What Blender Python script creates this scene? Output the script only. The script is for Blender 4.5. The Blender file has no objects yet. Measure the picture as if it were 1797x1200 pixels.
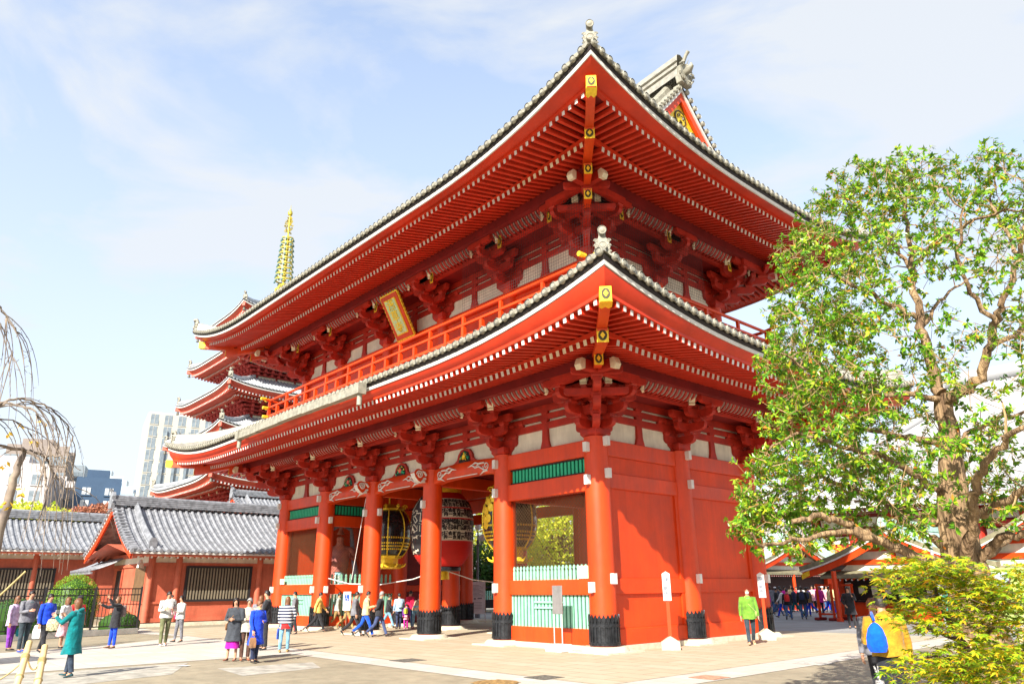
import bpy, bmesh, math, random
from mathutils import Vector, Matrix, noise as mnoise
sc = bpy.context.scene
COL = sc.collection
R = math.radians
PI = math.pi
rng = random.Random(7)

# ---------------------------------------------------------------- camera
CAM = Vector((14.769, -16.590, 1.758))
CR = Vector((0.6662, 0.7457, -0.0095)); CF = Vector((-0.70664, 0.63112, 0.31991))
_yaw, _pit, _rol, _FPX = -0.842, 0.326, -0.010, 1269.2
CF = Vector((math.sin(_yaw)*math.cos(_pit), math.cos(_yaw)*math.cos(_pit), math.sin(_pit)))
_r0 = Vector((math.cos(_yaw), -math.sin(_yaw), 0)); _u0 = _r0.cross(CF)
CR = _r0*math.cos(_rol)+_u0*math.sin(_rol); CU = -_r0*math.sin(_rol)+_u0*math.cos(_rol)
cd = bpy.data.cameras.new('camera'); cam = bpy.data.objects.new('camera', cd); COL.objects.link(cam)
cd.sensor_width = 36; cd.lens = 36*_FPX/1797; cd.clip_end = 3000; cd.clip_start = .05
mw = Matrix(((CR.x, CU.x, -CF.x, CAM.x), (CR.y, CU.y, -CF.y, CAM.y), (CR.z, CU.z, -CF.z, CAM.z), (0, 0, 0, 1)))
cam.matrix_world = mw
sc.camera = cam
def at(px, py, dist):
    """the point seen at pixel (px, py) of the photograph, dist metres away over the ground"""
    d = CF + CR*((px-898.5)/_FPX) + CU*((600-py)/_FPX)
    return CAM + d*(dist/math.hypot(d.x, d.y))
def gnd(px, py, z=0.):
    d = CF + CR*((px-898.5)/_FPX) + CU*((600-py)/_FPX)
    return CAM + d*((z-CAM.z)/d.z)

# ---------------------------------------------------------------- sky, sun, exposure
SUNV = Vector((.42, -.92, .675)).normalized()
SUN_EL = math.asin(SUNV.z); SUN_AZ = math.atan2(SUNV.x, SUNV.y)
w = bpy.data.worlds.new('World'); sc.world = w; w.use_nodes = True
nt = w.node_tree; N = nt.nodes; L = nt.links; N.clear()
out = N.new('ShaderNodeOutputWorld'); bg = N.new('ShaderNodeBackground')
sky = N.new('ShaderNodeTexSky'); sky.sky_type = 'NISHITA'; sky.sun_disc = False
sky.sun_elevation = SUN_EL; sky.sun_rotation = SUN_AZ; sky.air_density = 1.0; sky.dust_density = .8; sky.ozone_density = 1.5
tc = N.new('ShaderNodeTexCoord'); mp = N.new('ShaderNodeMapping'); mp.inputs['Scale'].default_value = (1.0, 1.6, 3.6)
mp.inputs['Rotation'].default_value = (.2, .15, .7)
nz = N.new('ShaderNodeTexNoise'); nz.inputs['Scale'].default_value = 1.7; nz.inputs['Detail'].default_value = 9; nz.inputs['Roughness'].default_value = .55
nz.inputs['Distortion'].default_value = .35
cr = N.new('ShaderNodeValToRGB'); cr.color_ramp.elements[0].position = .33; cr.color_ramp.elements[1].position = .60
sep = N.new('ShaderNodeSeparateXYZ')
mr = N.new('ShaderNodeMapRange'); mr.inputs['From Min'].default_value = .0; mr.inputs['From Max'].default_value = .62
mr.inputs['To Min'].default_value = .95; mr.inputs['To Max'].default_value = .22; mr.inputs['From Max'].default_value = .80
ma = N.new('ShaderNodeMath'); ma.operation = 'MULTIPLY'; ma.inputs[1].default_value = .92
mx = N.new('ShaderNodeMath'); mx.operation = 'MAXIMUM'
mix = N.new('ShaderNodeMixRGB'); mix.inputs[2].default_value = (2.86, 2.98, 3.12, 1)
L.new(tc.outputs['Generated'], mp.inputs['Vector']); L.new(mp.outputs[0], nz.inputs['Vector']); L.new(nz.outputs['Fac'], cr.inputs[0])
L.new(tc.outputs['Generated'], sep.inputs[0]); L.new(sep.outputs['Z'], mr.inputs['Value'])
L.new(cr.outputs[0], ma.inputs[0]); L.new(ma.outputs[0], mx.inputs[0]); L.new(mr.outputs[0], mx.inputs[1])
L.new(mx.outputs[0], mix.inputs[0]); gain = N.new('ShaderNodeVectorMath'); gain.operation = 'SCALE'; gain.inputs['Scale'].default_value = 1.35; L.new(sky.outputs[0], gain.inputs[0]); L.new(gain.outputs[0], mix.inputs[1])
L.new(mix.outputs[0], bg.inputs[0]); bg.inputs[1].default_value = .128
L.new(bg.outputs[0], out.inputs[0])
sl = bpy.data.lights.new('sun', 'SUN'); sl.energy = 4.9; sl.angle = R(.55); sl.color = (1, .94, .84)
so = bpy.data.objects.new('sun', sl); COL.objects.link(so); so.location = (20, -40, 60)
so.rotation_euler = SUNV.to_track_quat('Z', 'Y').to_euler()
sc.view_settings.view_transform = 'Standard'; sc.view_settings.look = 'None'; sc.view_settings.exposure = 1.25; sc.view_settings.gamma = 1
sc.cycles.max_bounces = 8; sc.cycles.diffuse_bounces = 5; sc.cycles.glossy_bounces = 3; sc.cycles.transparent_max_bounces = 12

# ---------------------------------------------------------------- materials
_mats = {}
def mat(name, col, rough=.6, var=.10, scale=2.5, bump=0., bscale=30., metal=0., col2=None, stretch=(1, 1, 1), spec=.4, coat=0., trans=0., sheen=0., grime=0.):
    if name in _mats: return _mats[name]
    m = bpy.data.materials.new(name); m.use_nodes = True; nt = m.node_tree; b = nt.nodes['Principled BSDF']
    b.inputs['Roughness'].default_value = rough; b.inputs['Metallic'].default_value = metal
    b.inputs['Specular IOR Level'].default_value = spec; b.inputs['Coat Weight'].default_value = coat
    if sheen: b.inputs['Sheen Weight'].default_value = sheen
    tc = nt.nodes.new('ShaderNodeTexCoord'); mp = nt.nodes.new('ShaderNodeMapping'); mp.inputs['Scale'].default_value = stretch
    nt.links.new(tc.outputs['Object'], mp.inputs[0])
    n = nt.nodes.new('ShaderNodeTexNoise'); n.inputs['Scale'].default_value = scale; n.inputs['Detail'].default_value = 6; n.inputs['Roughness'].default_value = .62
    nt.links.new(mp.outputs[0], n.inputs['Vector'])
    r = nt.nodes.new('ShaderNodeValToRGB'); e = r.color_ramp.elements
    c2 = col2 or tuple(max(0, c*(1-var*1.6)) for c in col)
    c1 = tuple(min(1, c*(1+var)) for c in col) if not col2 else col
    e[0].position = .36; e[0].color = (*c2, 1); e[1].position = .66; e[1].color = (*c1, 1)
    nt.links.new(n.outputs['Fac'], r.inputs[0]); last = r.outputs[0]
    if grime:
        for sc_, st_, lo_, hi_ in ((.55, (1, 1, 1), .82, 1.06), (7., (1, 1, .07), .88, 1.03)):
            mg = nt.nodes.new('ShaderNodeMapping'); mg.inputs['Scale'].default_value = st_; nt.links.new(tc.outputs['Object'], mg.inputs[0])
            ng = nt.nodes.new('ShaderNodeTexNoise'); ng.inputs['Scale'].default_value = sc_; ng.inputs['Detail'].default_value = 8; ng.inputs['Roughness'].default_value = .7; nt.links.new(mg.outputs[0], ng.inputs['Vector'])
            rg = nt.nodes.new('ShaderNodeMapRange'); rg.inputs['From Min'].default_value = .32; rg.inputs['From Max'].default_value = .68; rg.inputs['To Min'].default_value = 1-(1-lo_)*grime; rg.inputs['To Max'].default_value = hi_; nt.links.new(ng.outputs['Fac'], rg.inputs[0])
            vm = nt.nodes.new('ShaderNodeVectorMath'); vm.operation = 'SCALE'; nt.links.new(last, vm.inputs[0]); nt.links.new(rg.outputs[0], vm.inputs['Scale']); last = vm.outputs[0]
        rr_ = nt.nodes.new('ShaderNodeMapRange'); rr_.inputs['To Min'].default_value = rough-.12; rr_.inputs['To Max'].default_value = rough+.18; nt.links.new(n.outputs['Fac'], rr_.inputs[0]); nt.links.new(rr_.outputs[0], b.inputs['Roughness'])
    nt.links.new(last, b.inputs['Base Color'])
    if bump:
        n2 = nt.nodes.new('ShaderNodeTexNoise'); n2.inputs['Scale'].default_value = bscale; n2.inputs['Detail'].default_value = 4
        nt.links.new(mp.outputs[0], n2.inputs['Vector'])
        bp = nt.nodes.new('ShaderNodeBump'); bp.inputs['Strength'].default_value = bump; bp.inputs['Distance'].default_value = .02
        nt.links.new(n2.outputs['Fac'], bp.inputs['Height']); nt.links.new(bp.outputs[0], b.inputs['Normal'])
    if trans:
        tr = nt.nodes.new('ShaderNodeBsdfTranslucent'); ms = nt.nodes.new('ShaderNodeMixShader'); ms.inputs[0].default_value = trans
        nt.links.new(r.outputs[0], tr.inputs[0]); o = nt.nodes['Material Output']
        nt.links.new(b.outputs[0], ms.inputs[1]); nt.links.new(tr.outputs[0], ms.inputs[2]); nt.links.new(ms.outputs[0], o.inputs[0])
    _mats[name] = m
    return m
RED = mat('vermilion_paint', (.70, .056, .004), .42, .10, 1.1, .12, 9, stretch=(1, 1, .35), coat=.05, grime=1.)
REDW = mat('vermilion_wall_paint', (.70, .054, .003), .5, .07, .8, .06, 5, grime=1.2)
REDD = mat('bracket_red_paint', (.43, .023, .009), .5, .14, 2.2, .12, 12, grime=1.)  # the vermilion darkened, so bracket colour carries the shade below the eaves
REDR = mat('rafter_red_paint', (.56, .036, .012), .48, .10, 2.5)  # same vermilion, with eave shade put into the rafter colour
REDM = mat('maroon_board_paint', (.19, .009, .008), .6, .15, 1.2)  # maroon; under the eaves it puts shade into soffit and purlin colour
REDF = mat('eave_fascia_red', (.58, .036, .007), .5, .12, .9, .08, 8)  # vermilion lowered so the fascia looks shaded despite bounced light
PINKR = mat('weathered_red_paint', (.58, .14, .075), .6, .12, .9, .08, 8, grime=1.5)
WHITE = mat('white_paint', (.68, .66, .61), .5, .05, 3, grime=.6)
CREAM = mat('cream_end_paint', (.74, .64, .45), .5, .10, 5)
PLAST = mat('ivory_plaster', (.74, .70, .57), .75, .08, 1.6, .05, 20, grime=1.)
GOLD = mat('gilded_metal', (.95, .64, .04), .32, .12, 8, .05, 30, metal=.35)
GOLDK = mat('dark_crest_enamel', (.06, .045, .01), .5, .1, 4)
BLACK = mat('black_cast_metal', (.028, .030, .034), .38, .3, 6, .2, 25, metal=.5)
DARK = mat('near_black_paint', (.018, .012, .011), .6, .2, 3)
GREEN = mat('green_lattice_paint', (.02, .42, .21), .5, .10, 4)
MINT = mat('pale_green_paint', (.24, .52, .37), .55, .08, 3)
TILE = mat('pale_metal_roof_tile', (.30, .285, .24), .48, .16, 5, .1, 20, metal=.15)
TILEC = mat('ridge_ornament_tile', (.27, .255, .20), .55, .18, 6, .25, 24)
TILED = mat('slate_grey_clay_tile', (.215, .222, .24), .42, .25, 3.5, .15, 18)
STONE = mat('pale_granite', (.56, .50, .38), .8, .14, 4, .25, 40)
STONEG = mat('grey_kerb_stone', (.36, .35, .32), .85, .14, 3, .2, 40)
IRON = mat('black_iron_bar', (.02, .02, .022), .5, .1, 3)
MESHM = mat('brown_wire_mesh', (.16, .10, .05), .5, .1, 3)

# ---------------------------------------------------------------- mesh building
def tag(o, label=None, cat=None, group=None, kind=None):
    if label: o['label'] = label
    if cat: o['category'] = cat
    if group: o['group'] = group
    if kind: o['kind'] = kind
    return o
def empty(name, loc=(0, 0, 0), rz=0, label=None, cat=None, group=None, kind=None):
    o = bpy.data.objects.new(name, None); COL.objects.link(o); o.location = loc; o.rotation_euler = (0, 0, rz)
    o.empty_display_size = .1
    return tag(o, label, cat, group, kind)
class MB:
    def __init__(s): s.v = []; s.f = []; s.m = []; s.k = 0
    def add(s, vs, fs, m=None):
        b = len(s.v); s.v.extend(vs); k = s.k if m is None else m
        for f in fs: s.f.append([b+i for i in f]); s.m.append(k)
    def box(s, x0, x1, y0, y1, z0, z1, m=None):
        s.add([(x0, y0, z0), (x1, y0, z0), (x1, y1, z0), (x0, y1, z0), (x0, y0, z1), (x1, y0, z1), (x1, y1, z1), (x0, y1, z1)],
              [(0, 3, 2, 1), (4, 5, 6, 7), (0, 1, 5, 4), (1, 2, 6, 5), (2, 3, 7, 6), (3, 0, 4, 7)], m)
    def bar(s, a, b, wd, ht, m=None, up=(0, 0, 1), endm=None, top=False):
        """a beam of rectangular section from a to b (centre line)"""
        a, b = Vector(a), Vector(b); d = (b-a).normalized(); u = Vector(up); r = d.cross(u)
        if r.length < 1e-5: r = Vector((1, 0, 0))
        r.normalize(); u = r.cross(d); r *= wd/2; u *= ht/2
        vs = [a-r-u, a+r-u, a+r+u, a-r+u, b-r-u, b+r-u, b+r+u, b-r+u]
        s.add([tuple(q) for q in vs], [(0, 1, 5, 4), (1, 2, 6, 5), (2, 3, 7, 6), (3, 0, 4, 7)], m)
        s.add([tuple(q) for q in vs[:4]], [(3, 2, 1, 0)], m if endm is None else endm)
        s.add([tuple(q) for q in vs[4:]], [(0, 1, 2, 3)], m)
    def prism(s, poly, o, ex, ey, ez, t, m=None, mside=None):
        """poly (2-D, counter-clockwise) in plane (ex, ey) at o, thickness t along ez, centred"""
        o, ex, ey, ez = Vector(o), Vector(ex), Vector(ey), Vector(ez); n = len(poly)
        A = [o+ex*p[0]+ey*p[1]-ez*(t/2) for p in poly]; B = [q+ez*t for q in A]
        s.add([tuple(q) for q in A+B], [tuple(range(n))[::-1], tuple(range(n, 2*n))], m)
        s.add([tuple(q) for q in A+B], [(i, (i+1) % n, n+(i+1) % n, n+i) for i in range(n)], m if mside is None else mside)
    def tube(s, pts, rad, n=8, m=None, cap=True):
        pts = [Vector(p) for p in pts]; k = len(pts)
        if not hasattr(rad, '__len__'): rad = [rad]*k
        vs = []; pr = None
        for i, p in enumerate(pts):
            d = (pts[min(i+1, k-1)]-pts[max(i-1, 0)])
            if d.length < 1e-7: d = Vector((0, 0, 1))
            d.normalize()
            if pr is None:
                a = Vector((0, 0, 1)) if abs(d.z) < .9 else Vector((1, 0, 0)); r = d.cross(a).normalized()
            else:
                r = (pr-d*pr.dot(d))
                r = r.normalized() if r.length > 1e-5 else d.orthogonal().normalized()
            pr = r; u = d.cross(r)
            for j in range(n):
                t = 2*PI*j/n; q = p+(r*math.cos(t)+u*math.sin(t))*rad[i]; vs.append(tuple(q))
        fs = [(i*n+j, i*n+(j+1) % n, (i+1)*n+(j+1) % n, (i+1)*n+j) for i in range(k-1) for j in range(n)]
        if cap: fs += [tuple(range(n))[::-1], tuple((k-1)*n+j for j in range(n))]
        s.add(vs, fs, m)
    def lathe(s, prof, o=(0, 0, 0), n=16, m=None, ax=(0, 0, 1), ref=(1, 0, 0), mfn=None, a0=0, a1=2*PI):
        o, ax, ref = Vector(o), Vector(ax).normalized(), Vector(ref); r = (ref-ax*ref.dot(ax)).normalized(); u = ax.cross(r)
        full = abs(a1-a0-2*PI) < 1e-6; nn = n if full else n+1
        vs = [tuple(o+ax*h+(r*math.cos(a0+(a1-a0)*j/n)+u*math.sin(a0+(a1-a0)*j/n))*q) for q, h in prof for j in range(nn)]
        b = len(s.v); s.v.extend(vs)
        for i in range(len(prof)-1):
            for j in range(n):
                j2 = (j+1) % nn
                s.f.append([b+i*nn+j, b+i*nn+j2, b+(i+1)*nn+j2, b+(i+1)*nn+j])
                s.m.append(mfn(i, j) if mfn else (s.k if m is None else m))
    def grid(s, rows, m=None, flip=False, close=False):
        nr, nc = len(rows), len(rows[0]); b = len(s.v)
        for r in rows: s.v.extend([tuple(q) for q in r])
        for i in range(nr-1):
            for j in range(nc if close else nc-1):
                j2 = (j+1) % nc; f = [b+i*nc+j, b+i*nc+j2, b+(i+1)*nc+j2, b+(i+1)*nc+j]
                s.f.append(f[::-1] if flip else f); s.m.append(s.k if m is None else m)
    def build(s, name, mats, parent=None, smooth=None, bevel=0, loc=None, label=None, world=True):
        if not isinstance(mats, (list, tuple)): mats = [mats]
        me = bpy.data.meshes.new(name); me.from_pydata(s.v, [], s.f)
        for m in mats: me.materials.append(m)
        if len(mats) > 1: me.polygons.foreach_set('material_index', [min(k, len(mats)-1) for k in s.m])
        bm = bmesh.new(); bm.from_mesh(me)
        bmesh.ops.remove_doubles(bm, verts=bm.verts, dist=1e-5) if smooth is not None else None
        bmesh.ops.recalc_face_normals(bm, faces=bm.faces)
        if bevel: bmesh.ops.bevel(bm, geom=[e for e in bm.edges if e.is_manifold and e.calc_face_angle(0) > .7], offset=bevel, segments=1, affect='EDGES')
        bm.to_mesh(me); bm.free()
        if smooth is not None:
            me.polygons.foreach_set('use_smooth', [True]*len(me.polygons)); me.set_sharp_from_angle(angle=R(smooth))
        o = bpy.data.objects.new(name, me); COL.objects.link(o)
        if parent is not None:
            o.parent = parent
            if world:                                   # vertices were given in world space: take off the parents' places
                off = Vector((0, 0, 0)); q = parent
                while q is not None: off += q.location; q = q.parent
                me.transform(Matrix.Translation(-off))
        if loc is not None: o.location = loc
        if label: o['label'] = label
        return o
def dup(root, loc=None, rz=None, parent=None, **kw):
    kids = {}
    def cp(o, par):
        c = o.copy(); COL.objects.link(c); c.parent = par
        for ch in [q for q in CH.get(o.name, [])]: cp(ch, c)
        return c
    CH = {}
    stack = [root]
    for o in ALLC(root): CH.setdefault(o.parent.name, []).append(o)
    c = cp(root, parent if parent else root.parent)
    if loc is not None: c.location = loc
    if rz is not None: c.rotation_euler = (0, 0, rz)
    tag(c, **kw)
    return c
def ALLC(root):
    res = []; st = [root]
    while st:
        q = st.pop()
        for ch in q.children: res.append(ch); st.append(ch)
    return res
def lerp(a, b, t): return a+(b-a)*t
def lerp3(a, b, t): return tuple(a[i]+(b[i]-a[i])*t for i in range(3))
def arc(cx, cy, r, a0, a1, n): return [(cx+r*math.cos(a0+(a1-a0)*i/n), cy+r*math.sin(a0+(a1-a0)*i/n)) for i in range(n+1)]
def spiral_pts(o, ex, ey, r0, turns=1.6, n=16, flip=1):
    o, ex, ey = Vector(o), Vector(ex), Vector(ey)
    return [o+ex*(r0*(1-i/n*.85)*math.cos(2*PI*turns*i/n))+ey*(flip*r0*(1-i/n*.85)*math.sin(2*PI*turns*i/n)) for i in range(n+1)]
def text_mesh(body, size, ex, ey, o, thick=.01, m=0, mb=None, wrap=None, bold=0):
    """glyphs as a mesh: letters lie in the plane (ex, ey) with their centre at o; wrap maps (x, y, z) -> point"""
    cu = bpy.data.curves.new('lettering', 'FONT'); cu.body = body; cu.size = size; cu.align_x = 'CENTER'; cu.align_y = 'CENTER'
    cu.extrude = thick/2; cu.resolution_u = 2; cu.offset = bold
    ob = bpy.data.objects.new('lettering', cu); COL.objects.link(ob)
    dg = bpy.context.evaluated_depsgraph_get(); dg.update(); me = bpy.data.meshes.new_from_object(ob.evaluated_get(dg))
    vs = [v.co.copy() for v in me.vertices]; fs = [list(p.vertices) for p in me.polygons]
    bpy.data.objects.remove(ob); bpy.data.curves.remove(cu); bpy.data.meshes.remove(me)
    ex, ey = Vector(ex), Vector(ey); ez = ex.cross(ey); o = Vector(o)
    if not wrap:
        mb.add([tuple(o+ex*v.x+ey*v.y+ez*v.z) for v in vs], fs, m)
    else:
        mb.add([tuple(wrap(v.x, v.y, v.z)) for v in vs], fs, m)
# ================================================================ the two-storey gate
GX, GY, BX, BY = 21.3, 8.34, 4.26, 4.17
gate = empty('temple_gate', (-10.65, 4.17, 0), label='huge red two-storey temple gate with curved tiled roofs in the middle of the picture', cat='temple gate')
def RS(d, n=8., p=2.4): return max(0., 1-max(0., d)/n)**p
def sideP(side, s, o, z):
    if side == 0: return (s, -o, z)
    if side == 1: return (o, s, z)
    if side == 2: return (s, GY+o, z)
    return (-GX-o, s, z)
SPAN = {0: (-GX, 0.), 1: (0., GY), 2: (-GX, 0.), 3: (0., GY)}
TS = sorted(set([0, 1]+[x for k in range(1, 15) for x in (k*.018*(1+k*.06), 1-k*.018*(1+k*.06))]+[.5, .42, .58]))
class Eave:
    def __init__(e, E, zt, Rt, of, zf, Rf, ob, zb, Rb, sf=.22, sb=.28):
        e.E, e.zt, e.Rt, e.of, e.zf0, e.Rf, e.ob, e.zb0, e.Rb, e.sf, e.sb = E, zt, Rt, of, zf, Rf, ob, zb, Rb, sf, sb
    def d(e, side, s):
        lo, hi = SPAN[side]; return min(s-lo+e.E, hi+e.E-s)
    def zf(e, o, d): return e.zf0+e.sf*(e.of-o)+e.Rf*RS(d)*max(0, o/e.of)**1.3
    def zb(e, o, d): return e.zb0+e.sb*(e.ob-o)+e.Rb*RS(d)*max(0, o/e.ob)**1.3
    def tile(e, o, d):
        q = e.E-o
        return e.zt+e.prof(q)+e.Rt*RS(d)*max(0, 1-q/5.5)
    def band(e, mb, side, prof, m=0, fn=None):
        """sweep a profile [(o, z, rise)] round one side of the eaves"""
        lo, hi = SPAN[side]; rows = []
        for o, z, rr in prof:
            row = []
            for t in TS:
                s = lerp(lo-o, hi+o, t); d = e.d(side, s)
                row.append(sideP(side, s, o, z(o, d) if callable(z) else z+rr*RS(d)))
            rows.append(row)
        mb.grid(rows, m)
low = Eave(4.9, 8.20, .95, 4.5, 7.58, .66, 3.2, 7.66, .28); low.prof = lambda q: .38*q+.02*q*q
upp = Eave(4.5, 14.34, 1.24, 3.85, 14.03, .84, 2.55, 14.12, .35); upp.prof = lambda q: .15*q+.0618*q*q
low.inset, upp.inset = 0., .35
RS_ = .255
shown = {'front': 0}
def rafters(e, roof, nobj):
    rest = MB(); objs = 0
    for side in (0, 1, 2, 3):
        lo, hi = SPAN[side]
        for kind in ('fly', 'base'):
            oo = e.of if kind == 'fly' else e.ob
            oi = e.ob-.25 if kind == 'fly' else -e.inset+.05
            z = e.zf if kind == 'fly' else e.zb
            W_, H_ = (.105, .135) if kind == 'fly' else (.115, .155)
            n = int((hi-lo+2*oo-.5)/RS_); s0 = hi+oo-.30
            for k in range(n):
                s = s0-k*RS_
                if s < lo-oo+.25: break
                lim = max(s-hi, lo-s)+.13
                i_ = max(oi, lim)
                if i_ > oo-.08: continue
                d = e.d(side, s)
                pts = [Vector(sideP(side, s, lerp(oo, i_, t), z(lerp(oo, i_, t), d))) for t in ((0, 1) if lim < oi+1 else (0, .5, 1))]
                near = (side in (0, 1)) and objs < nobj and k < nobj/4
                mb = MB() if near else rest
                for a, b in zip(pts, pts[1:]): mb.bar(a, b, W_, H_, 0, endm=1 if a is pts[0] else 0)
                if near:
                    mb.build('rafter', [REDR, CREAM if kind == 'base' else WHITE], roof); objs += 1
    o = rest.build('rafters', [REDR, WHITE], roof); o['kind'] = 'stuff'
def crest(mb, o, ex, ey, w_, h_, t=.012, gm=0, km=1):
    """gilded plate with a dark ring and a lozenge"""
    o, ex, ey = Vector(o), Vector(ex), Vector(ey); ez = ex.cross(ey)
    mb.prism([(-w_/2, -h_/2), (w_/2, -h_/2), (w_/2, h_/2), (-w_/2, h_/2)], o, ex, ey, ez, t, gm)
    mb.prism([(w_*.38*math.cos(a), h_*.38*math.sin(a)) for a in [k*PI/8 for k in range(16)]], o+ez*t, ex, ey, ez, t, km)
    mb.prism([(w_*.30*math.cos(a), h_*.29*math.sin(a)) for a in [k*PI/8 for k in range(16)]], o+ez*(t*1.5), ex, ey, ez, t, km)
    mb.prism([(w_*.22*math.cos(a), h_*.24*math.sin(a)) for a in [k*PI/2 for k in range(4)]], o+ez*(t*2.2), ex, ey, ez, t, gm)
def eave_parts(e, roof, tr):
    # boards under the tiles: fascia, soffit
    mb = MB(); wb = MB(); dk = MB()
    for sd in range(4):
        oo, E = e.of, e.E; zt = e.zt
        e.band(mb, sd, [(oo+.06, zt, 0)] and [
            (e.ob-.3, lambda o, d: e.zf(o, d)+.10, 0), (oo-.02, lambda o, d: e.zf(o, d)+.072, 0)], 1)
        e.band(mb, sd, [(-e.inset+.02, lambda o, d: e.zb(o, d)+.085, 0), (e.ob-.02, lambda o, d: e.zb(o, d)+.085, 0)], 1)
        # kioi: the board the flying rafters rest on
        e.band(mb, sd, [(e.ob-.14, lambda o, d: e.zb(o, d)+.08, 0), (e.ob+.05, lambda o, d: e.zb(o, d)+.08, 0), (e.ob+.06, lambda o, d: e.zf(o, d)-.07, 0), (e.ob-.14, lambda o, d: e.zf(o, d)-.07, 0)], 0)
        # kayaoi and the wide flared fascia above it
        f0 = lambda o, d: e.zf(e.of, d)+.068
        f1 = lambda o, d: e.zf(e.of, d)+.15
        wlow = lambda o, d: e.zt-.28+e.Rt*RS(d)
        def midz(t): return lambda o, d: lerp(e.zf(e.of, d)+.15, e.zt-.28+e.Rt*RS(d), t)
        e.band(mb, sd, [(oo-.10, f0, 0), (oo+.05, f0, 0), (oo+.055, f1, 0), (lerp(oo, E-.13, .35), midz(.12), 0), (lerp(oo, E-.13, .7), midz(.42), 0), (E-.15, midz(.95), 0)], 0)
        e.band(wb, sd, [(E-.17, zt-.285, e.Rt), (E-.12, zt-.285, e.Rt), (E-.10, zt-.185, e.Rt), (E-.3, zt-.185, e.Rt)], 0)
        e.band(dk, sd, [(E-.2, zt-.183, e.Rt), (E-.085, zt-.183, e.Rt), (E-.05, zt-.09, e.Rt), (E-.3, zt-.09, e.Rt)], 0)
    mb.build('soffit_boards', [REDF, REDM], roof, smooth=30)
    wb.build('white_edge_board', WHITE, roof, smooth=30)
    dk.build('dark_edge_batten', DARK, roof, smooth=30)  # near-black strip stands for the shaded gap between tiles and white board
def tiles(e, roof, top_o, gable=None):
    """gable = (x of the verge either side): rows between them climb to the ridge"""
    mb = MB(); ed = MB(); E = e.E; P_ = .305; rr = .088
    for sd in range(4):
        lo, hi = SPAN[sd]; n = int((hi-lo+2*E)/P_); s0 = (lo+hi)/2+(n/2)*P_
        top = top_o
        if gable: top = -GY/2 if sd in (0, 2) else -(-gable+.0)
        # bed surface
        rows = []
        K = 9
        for i in range(K+1):
            row = []
            for t in TS:
                if gable and sd in (0, 2):
                    o = lerp(E, -GY/2, i/K); a = max(o, gable)
                else: o = lerp(E, gable-.9 if gable else top_o, i/K); a = max(o, gable) if gable else o
                s = lerp(lo-a, hi+a, t); d = e.d(sd, s); row.append(sideP(sd, s, o, e.tile(o, d)-.05))
            rows.append(row)
        mb.grid(rows, 0)
        for k in range(n+1):
            s = s0-k*P_
            if s < lo-E+.1 or s > hi+E-.1: continue
            lim = max(s-hi, lo-s)
            if gable and sd in (0, 2): i_ = lim if lim > gable else -GY/2
            elif gable: i_ = max(lim, gable-.8)
            else: i_ = max(lim, top_o)
            if i_ > E-.1: continue
            d = e.d(sd, s); ns = max(2, int((E-i_)/1.0)); seg = []
            A = Vector(sideP(sd, s, E+.03, 0)); T = Vector(sideP(sd, s+1, E+.03, 0))-A
            for i in range(ns+1):
                o = lerp(E+.03, i_, i/ns); z = e.tile(min(o, E), d)
                seg.append([Vector(sideP(sd, s, o, z))+T*(rr*math.cos(a))+Vector((0, 0, rr*math.sin(a))) for a in [PI*q/5 for q in range(6)]])
            mb.grid(seg, 0)
            z = e.zt+e.Rt*RS(d)
            O = Vector(sideP(sd, s, E+.03, z)); nrm = (Vector(sideP(sd, s, E+2, 0))-Vector(sideP(sd, s, E+1, 0)))
            r_ = rr+.022
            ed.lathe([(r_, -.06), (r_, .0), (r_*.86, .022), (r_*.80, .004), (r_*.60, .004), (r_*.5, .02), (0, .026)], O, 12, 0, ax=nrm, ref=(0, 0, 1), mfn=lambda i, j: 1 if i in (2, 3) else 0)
            # scalloped flat tile between two discs
            C = O+T*(P_/2); pl = []
            for q in range(7):
                x = (q/6-.5)*(P_-.12); pl.append((x, -.02-.07*(1-(2*(q/6-.5))**2)))
            pl += [(pl[-1][0], .05), (pl[0][0], .05)]
            z2 = e.zt+e.Rt*RS(e.d(sd, s+P_/2)); C.z = z2
            if abs(s+P_/2-(lo+hi)/2) < (hi-lo)/2+E-.12: ed.prism(pl, C-nrm*.02, T, (0, 0, 1), nrm, .03, 0)
    mb.build('roof_tiles', TILE, roof, smooth=50)
    ed.build('eave_end_tiles', [TILEC, mat('shadow_grey_tile', (.10, .10, .09), .6, .2, 6)], roof, smooth=35)
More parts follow.
